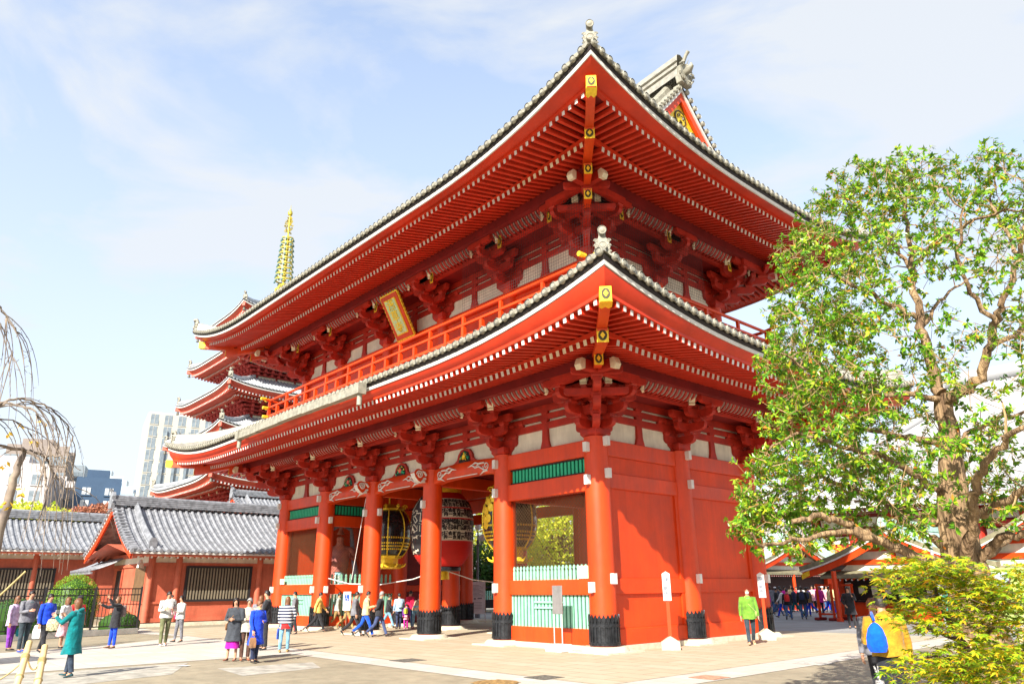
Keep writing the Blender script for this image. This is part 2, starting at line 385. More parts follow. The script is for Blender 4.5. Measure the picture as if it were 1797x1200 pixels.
def onigawara(p, dirv, s=1., parent=None, name='ridge_end_tile'):
    p, dx = Vector(p), Vector(dirv).normalized(); up = Vector((0, 0, 1)); sx = dx.cross(up)
    mb = MB(); 
    poly = [(-.20, -.1), (.20, -.1), (.23, .02), (.19, .12), (.24, .22), (.18, .30), (.22, .40), (.13, .50), (.10, .60), (-.10, .60), (-.13, .50), (-.22, .40), (-.18, .30), (-.24, .22), (-.19, .12), (-.23, .02)]
    mb.prism([(a*s, b*s) for a, b in poly], p, sx, up, dx, .2*s, 0)
    mb.tube([p+up*.20*s-dx*.1*s, p+up*.20*s+dx*.22*s], .135*s, 14)
    mb.lathe([(.135*s, 0), (.12*s, .02*s), (.11*s, .005*s), (.085*s, .005*s), (.07*s, .02*s), (0, .02*s)], p+up*.20*s+dx*.22*s, 14, ax=dx, ref=(0, 0, 1))
    mb.tube([p+up*.50*s-dx*.05*s, p+up*.62*s-dx*.02*s, p+up*.76*s+dx*.06*s, p+up*.725*s+dx*.24*s], [.10*s, .10*s, .12*s, .125*s], 14)
    mb.lathe([(.14*s, -.01), (.125*s, .02*s), (.11*s, .005*s), (.08*s, .005*s), (.06*s, .02*s), (0, .02*s)], p+up*.72*s+dx*.24*s, 14, ax=(dx-up*.25).normalized(), ref=(0, 0, 1))
    for q in (-1, 1):
        for z in (.05, .25, .42):
            mb.tube(spiral_pts(p+sx*(q*.19*s)+up*(z*s)+dx*.09*s, sx*q, up, .07*s, 1.3, 10), .022*s, 6)
    return mb.build(name, TILEC, parent, smooth=40)
def hip(e, roof, a, b, osz):
    for (sx, sy, ox, oy) in ((1, -1, 0, 0), (1, 1, 0, GY), (-1, 1, -GX, GY), (-1, -1, -GX, 0)):
        pts = []
        for i in range(11):
            o = lerp(a, b, i/10); z = e.tile(o, e.E-o)
            pts.append(Vector((ox+sx*o, oy+sy*o, z)))
        d0 = Vector((sx, sy, 0)).normalized(); sd = Vector((-d0.y, d0.x, 0)); mb = MB()
        rows = []
        for i, p in enumerate(pts):
            lift = .10*max(0, 1-i/2.5)
            h = .34 if i else .30
            rows.append([p+sd*.17, p+sd*.15+Vector((0, 0, h*.5)), p+sd*.11+Vector((0, 0, h+lift)), p+sd*.10+Vector((0, 0, h+.06+lift)), p+Vector((0, 0, h+.14+lift)),
                         p-sd*.10+Vector((0, 0, h+.06+lift)), p-sd*.11+Vector((0, 0, h+lift)), p-sd*.15+Vector((0, 0, h*.5)), p-sd*.17])
        mb.grid(rows, 0)
        mb.build('hip_ridge', TILE, roof, smooth=30)
        if sy < 0: onigawara(pts[0]+Vector((0, 0, .06)), d0, osz, roof, 'ridge_end_tile')
def hipbeam(e, roof, tails, corner=(0, 0), sgn=(1, -1)):
    sx, sy = sgn; cx, cy = corner
    Q = lambda o, z: Vector((cx+sx*o, cy+sy*o, z))
    d0 = Vector((sx, sy, 0)).normalized(); sd = d0.cross(Vector((0, 0, 1)))
    mb = MB(); g = MB()
    f = lambda o: e.zf(o, e.E-o); b = lambda o: e.zb(o, e.E-o)
    of = e.of+.24
    mb.bar(Q(of, f(of)-.10+.0), Q(e.ob+.1, f(e.ob+.1)-.13), .25, .36)
    mb.bar(Q(e.ob+.42, b(e.ob+.42)-.12), Q(-e.inset, b(-e.inset)-.1), .27, .36)
    fe = (Q(of, f(of)-.10)-Q(e.ob, f(e.ob)-.13)).normalized()
    gs = [g]
    crest(g, Q(of, f(of)-.10)+fe*.012, -sd, (0, 0, 1), .27, .36)
    # the wrap of the plate under the beam end
    up2 = fe.cross(sd)*-1
    a = Q(of, f(of)-.10)-Vector((0, 0, .187)); g.prism([(-.15, 0), (.15, 0), (.15, -.30), (.08, -.40), (0, -.30), (-.08, -.40), (-.15, -.30)], a, sd, fe, sd.cross(fe), .012, 0)
    for q in (-1, 1): g.prism([(0, -.18), (0, .18), (-.30, .18), (-.38, 0), (-.30, -.18)], Q(of, f(of)-.10)+sd*(q*.132), fe, (0, 0, 1), sd, .010, 0)
    g = MB(); gs.append(g)
    be = (Q(e.ob+.42, b(e.ob+.42))-Q(1, b(1))).normalized()
    crest(g, Q(e.ob+.42, b(e.ob+.42)-.12)+be*.012, -sd, (0, 0, 1), .29, .36)
    for o, z in tails:
        mb.bar(Q(o, z), Q(o-1.2, z+.28), .22, .34); g = MB(); gs.append(g)
        crest(g, Q(o, z)+d0*.012, -sd, (0, 0, 1), .25, .36)
    h = mb.build('hip_beam', RED, roof)
    for g in gs: g.build('gilded_plate', [GOLD, GOLDK], h)

# ---- lower and upper roofs
lroof = empty('lower_roof', (0, 0, 0)); lroof.parent = gate
uroof = empty('upper_roof', (0, 0, 0)); uroof.parent = gate
for o_ in (lroof, uroof): o_.location = (10.65, -4.17, 0)     # so that its own origin is the world's
rafters(low, lroof, 48); rafters(upp, uroof, 48)
eave_parts(low, lroof, None); eave_parts(upp, uroof, None)
tiles(low, lroof, .3)
GV = 1.6
tiles(upp, uroof, 0, gable=GV)
hip(low, lroof, 4.58, .6, .78); hip(upp, uroof, 4.32, GV-.1, .82)
hipbeam(low, lroof, [(2.3, 7.62), ]); hipbeam(low, lroof, [(2.3, 7.62)], (-GX, 0), (-1, -1))
hipbeam(upp, uroof, [(1.95, 13.86), (1.5, 13.36)]); hipbeam(upp, uroof, [(1.95, 13.86)], (-GX, 0), (-1, -1))
# ---- gables and ridge of the upper roof
for sg, X0 in ((1, GV), (-1, -GX-GV)):
    bb = MB(); zz = lambda y: upp.tile(-min(y, GY-y), 9)
    ys = [lerp(-GV, GY/2, i/12) for i in range(13)]
    for q in (0, 1):
        Y = lambda y: y if q == 0 else GY-y
        for (t0, t1, x0, x1, m) in ((-.30, -.12, -.10, .02, 1), (-.72, -.30, -.16, -.04, 0), (-.12, -.04, -.12, .05, 2)):
            rows = []
            for y in ys: z = zz(y); rows.append([(X0+sg*x1, Y(y), z+t0), (X0+sg*x1, Y(y), z+t1), (X0+sg*x0, Y(y), z+t1), (X0+sg*x0, Y(y), z+t0)])
            bb.grid(rows, m, close=True)
        for i in range(26):
            y = lerp(-GV-.1, GY/2-.25, i/25); z = zz(y)
            bb.lathe([(.11, -.25), (.11, 0), (.095, .02), (.085, .005), (.05, .005), (.03, .018), (0, .018)], (X0+sg*.12, Y(y), z+.03), 10, 3, ax=(sg, 0, 0), ref=(0, 0, 1))
        # descending ridge just inside the verge
        rows = []
        for y in ys:
            z = zz(y); rows.append([(X0-sg*a, Y(y), z+b) for a, b in ((.75, -.1), (.73, .30), (.65, .44), (.55, .44), (.47, .30), (.45, -.1))])
        bb.grid(rows, 3)
    bb.build('barge_board', [RED, WHITE, DARK, TILEC], uroof, smooth=30)
    gb = MB(); xw = X0-sg*.55
    pl = [(y, zz(y)-.3) for y in ys]+[(GY-y, zz(y)-.3) for y in reversed(ys)]
    gb.prism(pl+[(GY+GV, upp.tile(GV, 9)-1), (-GV, upp.tile(GV, 9)-1)], (xw, 0, 0), (0, 1, 0), (0, 0, 1), (1, 0, 0), .08, 0)
    for k in range(7):                                  # struts of the gable field
        z = 16.3+k*.42; hw = max(.3, GY/2+.2-(z-14.6)*.78)
        gb.box(xw+sg*.04 if sg > 0 else xw-.12, xw+.12 if sg > 0 else xw-sg*-.04, GY/2-hw, GY/2+hw, z, z+.10, 0)
    gb.build('gable_wall', [RED], uroof)
    gg = MB(); px = X0-sg*.22
    apex = zz(GY/2)
    poly = [(-1.7, -2.0), (-1.2, -2.25), (-.7, -1.9), (0, -2.5), (.7, -1.9), (1.2, -2.25), (1.7, -2.0), (.55, -.75), (0, -.55), (-.55, -.75)]
    gg.prism(poly[::-1], (px, GY/2, apex), (0, 1, 0), (0, 0, 1), (1, 0, 0), .05, 0)
    gg.lathe([(.36, 0), (.36, .04), (.30, .04), (.30, .02), (0, .02)], (px+sg*.03, GY/2, apex-1.45), 20, 1, ax=(sg, 0, 0), ref=(0, 0, 1), mfn=lambda i, j: 0 if i > 2 else 1)
    for q in range(3):
        a0 = q*2*PI/3
        gg.tube([(px+sg*.06, GY/2+.17*math.cos(a0+t), apex-1.45+.17*math.sin(a0+t)) for t in (0, .4, .8, 1.2)], [.07, .055, .035, .01], 6, 1)
    gg.build('gilded_gable_ornament', [GOLD, GOLDK], uroof)
rm = MB(); zr = upp.tile(-GY/2, 9)
prof = [(.34, -.1), (.32, .25), (.40, .27), (.30, .33), (.28, .55), (.36, .57), (.26, .63), (.24, .85), (.2, .95), (0, 1.03)]
full = [(a, b) for a, b in prof]+[(-a, b) for a, b in prof[::-1][1:]]
rows = []
for i in range(13):
    x = lerp(-GX-GV-.1, GV+.1, i/12); lift = .35*abs(2*i/12-1)**4
    rows.append([(x, GY/2+a, zr+b+lift) for a, b in full])
rm.grid(rows, 0); rm.build('main_ridge', TILE, uroof, smooth=30)
for sg, X0 in ((1, GV+.15), (-1, -GX-GV-.15)):
    dm = MB(); r2 = random.Random(5); b = Vector((X0, GY/2, zr+.1)); dv = Vector((sg, 0, 0)); sv = Vector((0, 1, 0)); up = Vector((0, 0, 1))
    dm.prism([(-.5, -.3), (.5, -.3), (.58, .1), (.45, .45), (.5, .75), (.3, 1.0), (-.3, 1.0), (-.5, .75), (-.45, .45), (-.58, .1)], b, sv, up, dv, .35, 0)
    for k in range(34):
        t = r2.random()*2*PI; q = b+sv*(.52*math.cos(t))+up*(.45+.62*math.sin(t))+dv*r2.uniform(-.1, .3)
        dm.tube(spiral_pts(q, (sv*math.cos(t)+dv*.5).normalized(), up, .16, 1.2, 9, r2.choice((-1, 1))), [.055]*4+[.04]*6, 6)
    dm.tube([b+up*.5+dv*.1, b+up*.6+dv*.45, b+up*.75+dv*.62, b+up*.95+dv*.60], [.2, .22, .14, .05], 8)
    dm.tube([b+up*1.0, b+up*1.3+dv*.08, b+up*1.65+dv*.3, b+up*1.85+dv*.5], [.14, .12, .1, .12], 10)
    for q in (-1, 1): dm.tube([b+up*.9+sv*.15*q, b+up*1.15+sv*.25*q+dv*.1, b+up*1.45+sv*.22*q+dv*.32], [.06, .045, .012], 6)
    dm.v = [tuple(b+(Vector(v)-b)*.66) for v in dm.v]
    dm.build('ridge_dragon_tile', TILEC, uroof, smooth=45)
gt = MB()
def gut(xa, xb):
    gt.box(xa, xb, -5.14, -4.98, 7.62, 7.84)
    for x in (xa+.14, xb-.14):
        gt.box(x-.13, x+.13, -5.17, -4.95, 7.50, 7.90); gt.tube([(x, -5.06, 7.52), (x, -5.06, 7.18)], .075, 10)
for k in range(5): gt.box(-15.6+k*2.03, -15.6+(k+1)*2.03-.02, -5.20, -4.96, 7.80-.02*abs(k-2), 8.06-.02*abs(k-2))
for x in (-15.45, -5.6): gt.box(x-.16, x+.16, -5.24, -4.94, 7.74, 8.10); gt.tube([(x, -5.08, 7.76), (x, -5.08, 7.38)], .085, 12)
gt.build('copper_gutter', TILEC, lroof, smooth=40)

# ---- bracket clusters
def arm(mb, o, ex, L_, h=.24, w=.17, m=0):
    """boat-shaped bracket arm along ex, centre bottom at o"""
    r = h*.85
    pl = [(-L_/2, h), (-L_/2, h*.45)]+[(-L_/2+r*(1-math.cos(a)), h*.45*(1-math.sin(a))) for a in (R(25), R(50), R(75))]+[(-L_/2+r+.05, 0), (L_/2-r-.05, 0)]+\
         [(L_/2-r*(1-math.cos(a)), h*.45*(1-math.sin(a))) for a in (R(75), R(50), R(25))]+[(L_/2, h*.45), (L_/2, h)]
    ex = Vector(ex); mb.prism(pl, o, ex, (0, 0, 1), ex.cross(Vector((0, 0, 1))), w, m)
def masu(mb, o, s=.25, h=.14, ex=(1, 0, 0), m=0):
    x, y, z = o; ex = Vector(ex); ey = Vector((-ex.y, ex.x, 0)); a, b = s/2, s/2*.72
    rows = []
    for (q, zz) in ((b, 0), (a, h*.42), (a, h)):
        rows.append([Vector((x, y, z+zz))+ex*(q*i)+ey*(q*j) for i, j in ((-1, -1), (1, -1), (1, 1), (-1, 1))])
    mb.grid(rows, m, close=True); mb.add([tuple(p) for p in rows[-1]], [(0, 1, 2, 3)], m); mb.add([tuple(p) for p in rows[0]], [(3, 2, 1, 0)], m)
def outarm(mb, o, dv, L_, h=.26, w=.17):
    """arm running outwards from the wall, bottom rounded at its outer end"""
    dv = Vector(dv); r = h*.95
    pl = [(-.2, h), (-.2, 0), (L_-r, 0)]+[(L_-r+r*math.sin(a), h*.55*(1-math.cos(a))) for a in (R(30), R(60), R(90))]+[(L_, h)]
    mb.prism(pl, o, dv, (0, 0, 1), dv.cross(Vector((0, 0, 1))), w, 0)
def cluster_mesh(mb, wm, C, ou, la, one=1.):
    """ou = outward unit vector, la = lateral"""
    C, ou, la = Vector(C), Vector(ou)*one, Vector(la)*one; up = Vector((0, 0, 1))
    masu(mb, C+up*0, .66, .28, la)
    arm(mb, C+up*.26, la, 1.45, .27); outarm(mb, C+up*.26, ou, .78, .27)
    for q in (-.62, 0, .62): masu(mb, C+up*.53+la*q, .25, .15, la)
    masu(mb, C+up*.53+ou*.55, .26, .15, la)
    arm(mb, C+up*.66, la, 2.15, .27); arm(mb, C+up*.66+ou*.52, la, 1.35, .27); outarm(mb, C+up*.66, ou, 1.25, .27)
    for q in (-.95, -.5, 0, .5, .95): masu(mb, C+up*.93+la*q, .24, .15, la)
    for q in (-.56, 0, .56): masu(mb, C+up*.93+la*q+ou*.52, .24, .15, la)
    masu(mb, C+up*.93+ou*1.02, .26, .15, la)
    arm(mb, C+up*1.06+ou*1.0, la, 1.45, .27); outarm(mb, C+up*1.06, ou, 1.62, .27)
    arm(mb, C+up*1.06+ou*.52, la, 1.9, .25)
    for q in (-.60, 0, .60): masu(mb, C+up*1.33+la*q+ou*1.0, .24, .13, la)
    arm(mb, C+up*1.44+ou*1.5, la, 1.25, .22)
    masu(mb, C+up*1.33+ou*1.5, .26, .13, la)
    # tail pieces with pale scrolled ends either side
    for q in (-1, 1):
        dv = (ou*.86+la*(.50*q)).normalized(); b = C+up*1.50+la*(.52*q)+ou*.85
        mb.bar(b-dv*.3+up*.02, b+dv*.50+up*.05, .17, .28)
        sv = dv.cross(up)
        curl = [(.0, .15), (.075, .12), (.10, .03), (.06, -.06), (.02, -.12), (.07, -.17), (.0, -.2), (-.03, -.12), (.01, -.05), (.045, .02), (.03, .08), (-.03, .12)]
        wq = MB(); wm.append(wq); wq.prism([(x+.50, z*.95+.03) for x, z in curl][::-1], b, dv, up, sv, .21, 0)
        for k in (-1, 1):
            wq.tube(spiral_pts(b+dv*.36+up*.05+sv*(k*.092), dv, up, .095, 1.7, 14, 1), .012, 5)
def cluster(kind, C, sx=1, inset=0):
    mb, wm = MB(), []; up = Vector((0, 0, 1))
    if kind == 'front': cluster_mesh(mb, wm, (0, 0, 0), (0, -1, 0), (1, 0, 0))
    else:
        cluster_mesh(mb, wm, (0, 0, 0), (0, -1, 0), (1, 0, 0)); cluster_mesh(mb, wm, (.004, .004, .005), (1, 0, 0), (0, 1, 0), 1.012)
        dv = Vector((1, -1, 0)).normalized(); la = Vector((1, 1, 0)).normalized()
        for k, (z, l) in enumerate(((.255, 1.1), (.655, 1.75), (1.055, 2.3))):
            outarm(mb, up*z, dv, l, .28, .22); masu(mb, up*(z+.28)+dv*(l-.25), .3, .13, dv)
        arm(mb, up*1.45+dv*2.15, la, 1.5, .2); masu(mb, up*1.33+dv*2.15, .34, .14, dv)
        arm(mb, up*1.0+dv*1.5, la, 1.9, .2)
        for a in ((1, 0, 0), (0, -1, 0)):               # arms that run on past the corner
            a = Vector(a); b = Vector((-a.y, a.x, 0)) if a.x else Vector((1, 0, 0))
            mb.bar(a*-.2+up*1.55+b*(-1.6 if a.x else 1.6), a*2.3+up*1.60+b*(-1.6 if a.x else 1.6), .2, .28)
            wq = MB(); wm.append(wq); wq.prism([(-.12, -.15), (.02, -.18), (.09, -.05), (.05, .07), (.0, .15), (-.14, .13)], a*2.32+up*1.60+b*(-1.6 if a.x else 1.6), a, up, a.cross(up), .22, 0)
    return mb, wm
def place_cluster(kind, C, rz, parent, cache={}):
    if kind not in cache:
        mb, wm = cluster(kind, C)
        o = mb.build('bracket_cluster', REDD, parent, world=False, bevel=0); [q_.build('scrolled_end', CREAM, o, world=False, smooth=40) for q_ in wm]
        cache[kind] = o
    else:
        s = cache[kind]; o = s.copy(); COL.objects.link(o); o.parent = parent
        for ch in ALLC(s): c = ch.copy(); COL.objects.link(c); c.parent = o
    off = Vector((0, 0, 0)); q = parent
    while q is not None: off += q.location; q = q.parent
    o.location = Vector(C)-off; o.rotation_euler = (0, 0, rz)
    return o
def storey_brackets(zb, ins, parent, e):
    xs = [0-ins, -BX, -2*BX, -3*BX, -4*BX, -GX+ins]; ys = [ins, BY, GY-ins]
    for i, x in enumerate(xs):
        if i in (0, 5):
            place_cluster('corner', (x, ins, zb), 0 if i == 0 else -PI/2, parent)
            place_cluster('corner', (x, GY-ins, zb), PI/2 if i == 0 else PI, parent)
        else: place_cluster('front', (x, ins, zb), 0, parent); place_cluster('front', (x, GY-ins, zb), PI, parent)
    place_cluster('front', (xs[0], BY, zb), PI/2, parent); place_cluster('front', (xs[-1], BY, zb), -PI/2, parent)
    # beams, plaster and curved ribs of each side
    def F(side, s, o, z): return Vector(sideP(side, s, o-ins, z))
    wl, pl, pr, rb, wr, dk = MB(), MB(), MB(), MB(), MB(), MB()
    def slab(mb, side, s0, s1, o0, o1, z0, z1, m=0):
        a, b = F(side, s0, o0, z0), F(side, s1, o1, z1)
        mb.box(min(a.x, b.x), max(a.x, b.x), min(a.y, b.y), max(a.y, b.y), z0, z1, m)
    for side in range(4):
        lo, hi = SPAN[side]; lo += ins; hi -= ins
        slab(pl, side, lo+.1, hi-.1, -.06, .0, zb, zb+1.45)
        for a, b in ((.64, .86), (.95, 1.14), (1.23, 1.46)): slab(wl, side, lo, hi, -.03, .09, zb+a, zb+b)
        slab(dk, side, lo, hi, -.02, .95, zb+1.47, zb+1.52)              # dark ceiling behind the beam
        slab(wl, side, lo-.9, hi+.9, .90, 1.06, zb+1.36, zb+1.52)           # through beam
        slab(pr, side, lo-1.9, hi+1.9, 1.50, 1.72, zb+1.67, zb+2.02)        # eave purlin
        cols = [s for s in ((xs if side in (0, 2) else ys))]
        cols = sorted(cols)
        for a, b in zip(cols, cols[1:]):
            mids = [(a+b)/2]
            for mdl in mids:
                st = MB()
                T = Vector(sideP(side, 1, 0, 0))-Vector(sideP(side, 0, 0, 0)); n_ = Vector(sideP(side, 0, 1, 0))-Vector(sideP(side, 0, 0, 0))
                koryo = side in (0, 2) and -4*BX+.1 < mdl < -BX-.1 and zb < 8
                if not koryo: st.prism([(-.22, 0), (.22, 0), (.14, .25), (.12, .64), (-.12, .64), (-.14, .25)][::1], F(side, mdl, .035, zb), T, (0, 0, 1), n_, .12, 0)
                for z in (.855, 1.135): st.prism([(-.1, 0), (.1, 0), (.16, .05), (.16, .10), (-.16, .10), (-.16, .05)], F(side, mdl, .05, zb+z-.005), T, (0, 0, 1), n_, .13, 0)
                st.build('mid_bay_strut', REDD, parent); st = wl
                # rounded ends of the plaster fields: red corner pieces
                for q, sg in ((a, 1), (b, -1)):
                    st.prism([(0, 0), (.36*sg, .0), (.40*sg, .12), (.52*sg, .2), (.56*sg, .40), (.66*sg, .52), (.70*sg, .65), (0, .65)][::sg], F(side, q, .02, zb), T, (0, 0, 1), n_, .07, 0)
            # ribs
            n = int((b-a-1.0)/.215)
            for k in range(n):
                s = a+.5+.11+(k+.5-.5)*(b-a-1.2)/max(1, n-1)
                prf = [(1.05, 1.46), (1.19, 1.47), (1.30, 1.52), (1.38, 1.60), (1.44, 1.70)]
                pts = [F(side, s, o, zb+z) for o, z in prf]
                for p, q in zip(pts, pts[1:]): rb.bar(p, q, .085, .09, up=n_)
                pts = [F(side, s+(.050 if side in (0, ) else -.050), o-.015, zb+z+.02) for o, z in prf[1:]]
                for p, q in zip(pts, pts[1:]): wr.bar(p, q, .016, .05, up=n_)
            rows = [[F(side, s, o, zb+z) for s in (a+.45, b-.45)] for o, z in ((.98, 1.50), (1.16, 1.53), (1.27, 1.58), (1.36, 1.67), (1.50, 1.80))]
            dk.grid(rows, 0)
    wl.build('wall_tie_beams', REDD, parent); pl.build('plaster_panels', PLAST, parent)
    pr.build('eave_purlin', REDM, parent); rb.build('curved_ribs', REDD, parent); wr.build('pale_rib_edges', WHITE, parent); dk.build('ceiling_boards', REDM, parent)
lst = empty('lower_storey'); lst.parent = gate; lst.location = (10.65, -4.17, 0)
ust = empty('upper_storey'); ust.parent = gate; ust.location = (10.65, -4.17, 0)
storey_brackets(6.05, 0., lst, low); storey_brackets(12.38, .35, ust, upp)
# plaques hanging beside the upper brackets
for side, xs_ in ((0, [-.75, -3.35, -7.6, -11.9, -16.1, -19.6]), (1, [.75, 3.4, 7.3])):
    for s in xs_:
        g = MB(); n_ = Vector(sideP(side, 0, 1, 0))-Vector(sideP(side, 0, 0, 0)); T = Vector((0, 0, 1)).cross(n_)
        crest(g, Vector(sideP(side, s, .98, 13.72)), T*1., (0, 0, 1), .20, .50); g.build('gilded_plate', [GOLD, GOLDK], ust)
# ---- upper storey wall, balcony
up_ = MB(); ins = .35
for sd in range(4):
    lo, hi = SPAN[sd]; lo += ins; hi -= ins
    a, b = sideP(sd, lo, -ins-.06, 0), sideP(sd, hi, -ins+.0, 0)
    up_.box(min(a[0], b[0]), max(a[0], b[0]), min(a[1], b[1]), max(a[1], b[1]), 9.6, 12.1)
    a, b = sideP(sd, lo, -ins-.1, 0), sideP(sd, hi, -ins+.1, 0)
    up_.box(min(a[0], b[0]), max(a[0], b[0]), min(a[1], b[1]), max(a[1], b[1]), 12.1, 12.38)
up_.build('red_wall', RED, ust)
for x in (0-ins, -BX, -2*BX, -3*BX, -4*BX, -GX+ins):
    for y in (ins, GY-ins): c_ = MB(); c_.tube([(x, y, 9.6), (x, y, 12.5)], [.3, .28], 20); c_.build('upper_column', RED, ust, smooth=40)
for x in (-ins, -GX+ins): c_ = MB(); c_.tube([(x, BY, 9.6), (x, BY, 12.5)], [.3, .28], 20); c_.build('upper_column', RED, ust, smooth=40)
bal = empty('balcony'); bal.parent = gate; bal.location = (10.65, -4.17, 0)
fl, wh = MB(), MB()
for sd in range(4):
    lo, hi = SPAN[sd]
    for o0, o1, z0, z1, mb in ((-.5, 1.12, 10.28, 10.36, fl), (1.0, 1.17, 10.06, 10.275, wh), (.7, .95, 9.75, 10.06, fl)):
        a, b = sideP(sd, lo-o1 if sd in (0, 2) else lo-o0+.0, o0, 0), sideP(sd, hi+o1 if sd in (0, 2) else hi+o0, o1, 0)
        mb.box(min(a[0], b[0]), max(a[0], b[0]), min(a[1], b[1]), max(a[1], b[1]), z0+(.001 if sd % 2 else 0), z1-(.002 if sd % 2 else 0))
fl.build('balcony_floor', RED, bal); wh.build('white_floor_edge', WHITE, bal)
for sd in range(4):
    lo, hi = SPAN[sd]; rl = MB(); gps = []
    for z, r_, ext in ((10.50, .07, .30), (10.98, .05, .34), (11.36, .065, .48)):
        a, b = Vector(sideP(sd, lo-1.05-ext, 1.05, z+(.0 if sd % 2 else .03))), Vector(sideP(sd, hi+1.05+ext, 1.05, z+(.0 if sd % 2 else .03)))
        d = (b-a).normalized()
        if r_ == .065:
            a.z += .10; b.z += .10; a2, b2 = a+d*.7-Vector((0, 0, .1)), b-d*.7-Vector((0, 0, .1))
            rl.tube([a, a2, b2, b], r_, 10)
        else: rl.bar(a, b, .10, r_*1.7)
        gps += [(a-d*.02, a+d*.26), (b-d*.26, b+d*.02)]
    rr_ = rl.build('rail', RED, bal, smooth=40); 
    for a, b in gps: gp = MB(); gp.tube([a, b], .085, 12); gp.build('gilded_cap', GOLD, bal, smooth=40)
    n = int(round((hi-lo+2.1)/1.065)); 
    for k in range(n+1):
        if sd in (1, 3) and k in (0, n): continue
        s = lerp(lo-1.05, hi+1.05, k/n); p = Vector(sideP(sd, s, 1.05, 0))
        ps = MB(); ps.box(p.x-.07, p.x+.07, p.y-.07, p.y+.07, 10.36, 10.94)
        if k % 2 == 0: ps.box(p.x-.055, p.x+.055, p.y-.055, p.y+.055, 11.02, 11.33)
        ps.build('rail_post', RED, bal)
# ---- name board under the upper eaves
pb = MB(); c0 = Vector((-10.65, -.62, 13.0)); vy = (Vector((0, -1.1, 13.95))-Vector((0, -.05, 12.1))).normalized(); vx = Vector((1, 0, 0)); vn = vx.cross(vy)
def rect(w_, h_): return [(-w_/2, -h_/2), (w_/2, -h_/2), (w_/2, h_/2), (-w_/2, h_/2)]
wav = []
for (x0, y0, x1, y1, n) in ((-.66, -1.05, .66, -1.05, 7), (.66, -1.05, .66, 1.05, 11), (.66, 1.05, -.66, 1.05, 7), (-.66, 1.05, -.66, -1.05, 11)):
    for i in range(n*2):
        t = i/(n*2); q = .035 if i % 2 else 0; dx, dy = (x1-x0), (y1-y0); l = math.hypot(dx, dy); wav.append((x0+dx*t+dy/l*q, y0+dy*t-dx/l*q))
pb.prism(wav, c0-vn*.03, vx, vy, vn, .08, 1)
pb.prism(rect(1.22, 2.0), c0+vn*.02, vx, vy, vn, .05, 0)
pb.prism(rect(.84, 1.62), c0+vn*.05, vx, vy, vn, .04, 1)
pb.prism(rect(.74, 1.52), c0+vn*.065, vx, vy, vn, .04, 2)
PLQ = mat('pale_green_board', (.55, .72, .38), .5, .06, 6)
text_mesh('浅\n草\n寺', .52, vx, vy, c0+vn*.10, .02, 1, pb, bold=.008)
pb.build('name_board', [RED, GOLD, PLQ], gate)

NETM = mat('dark_net_cord', (.05, .03, .03), .8, .1, 3)
for sd, s0, s1 in ((0, -5.2, 1.2), (1, -1.2, 5.0)):
    q = MB(); H0, H1, st_ = 11.45, 13.95, .11
    for k in range(int((s1-s0)/st_)+1): q.bar(sideP(sd, s0+k*st_, 1.22, H0), sideP(sd, s0+k*st_, 1.22, H1), .006, .006)
    for k in range(int((H1-H0)/st_)+1): q.bar(sideP(sd, s0, 1.22, H0+k*st_), sideP(sd, s1, 1.22, H0+k*st_), .006, .006)
    q.build('bird_net', NETM, ust)
# ---- lower storey: columns, beams, panels
CXS = [0, -BX, -2*BX, -3*BX, -4*BX, -5*BX]; CYS = [0, BY, GY]
cm = MB(); cm.lathe([(.40, .14), (.395, 1), (.385, 4), (.365, 6.0), (.365, 6.08), (0, 6.08)], n=28)
bm_ = MB(); bm_.lathe([(.42, .17), (.42, .90), (.39, .90)], n=28)
for z in (.22, .70): bm_.lathe([(.42, z-.05), (.445, z-.04), (.445, z+.04), (.42, z+.05)], n=28)
for k in range(22):
    a = 2*PI*k/22; p = Vector((math.cos(a), math.sin(a), 0)); s_ = Vector((-p.y, p.x, 0))
    bm_.bar(p*.43+Vector((0, 0, .24)), p*.43+Vector((0, 0, .9)), .05, .035, up=p)
    bm_.prism([(-.045, 0), (.045, 0), (.055, .09), (.03, .14), (0, .2), (-.03, .14), (-.055, .09)], p*.435+Vector((0, 0, .80)), s_, (0, 0, 1), p, .03)
    bm_.lathe([(.018, 0), (.012, .012), (0, .014)], p*.446+Vector((0, 0, .22)), 6, ax=p, ref=(0, 0, 1)); bm_.lathe([(.018, 0), (.012, .012), (0, .014)], p*.446+Vector((0, 0, .70)), 6, ax=p, ref=(0, 0, 1))
sm_ = MB(); sm_.lathe([(.72, 0), (.66, .10), (.60, .15), (0, .15)], n=28); sm_.box(-.78, .78, -.78, .78, -.1, .035)
colm = None
cap_m = MB(); cap_m.box(-.085, .085, -.12, 0, -.17, .17)
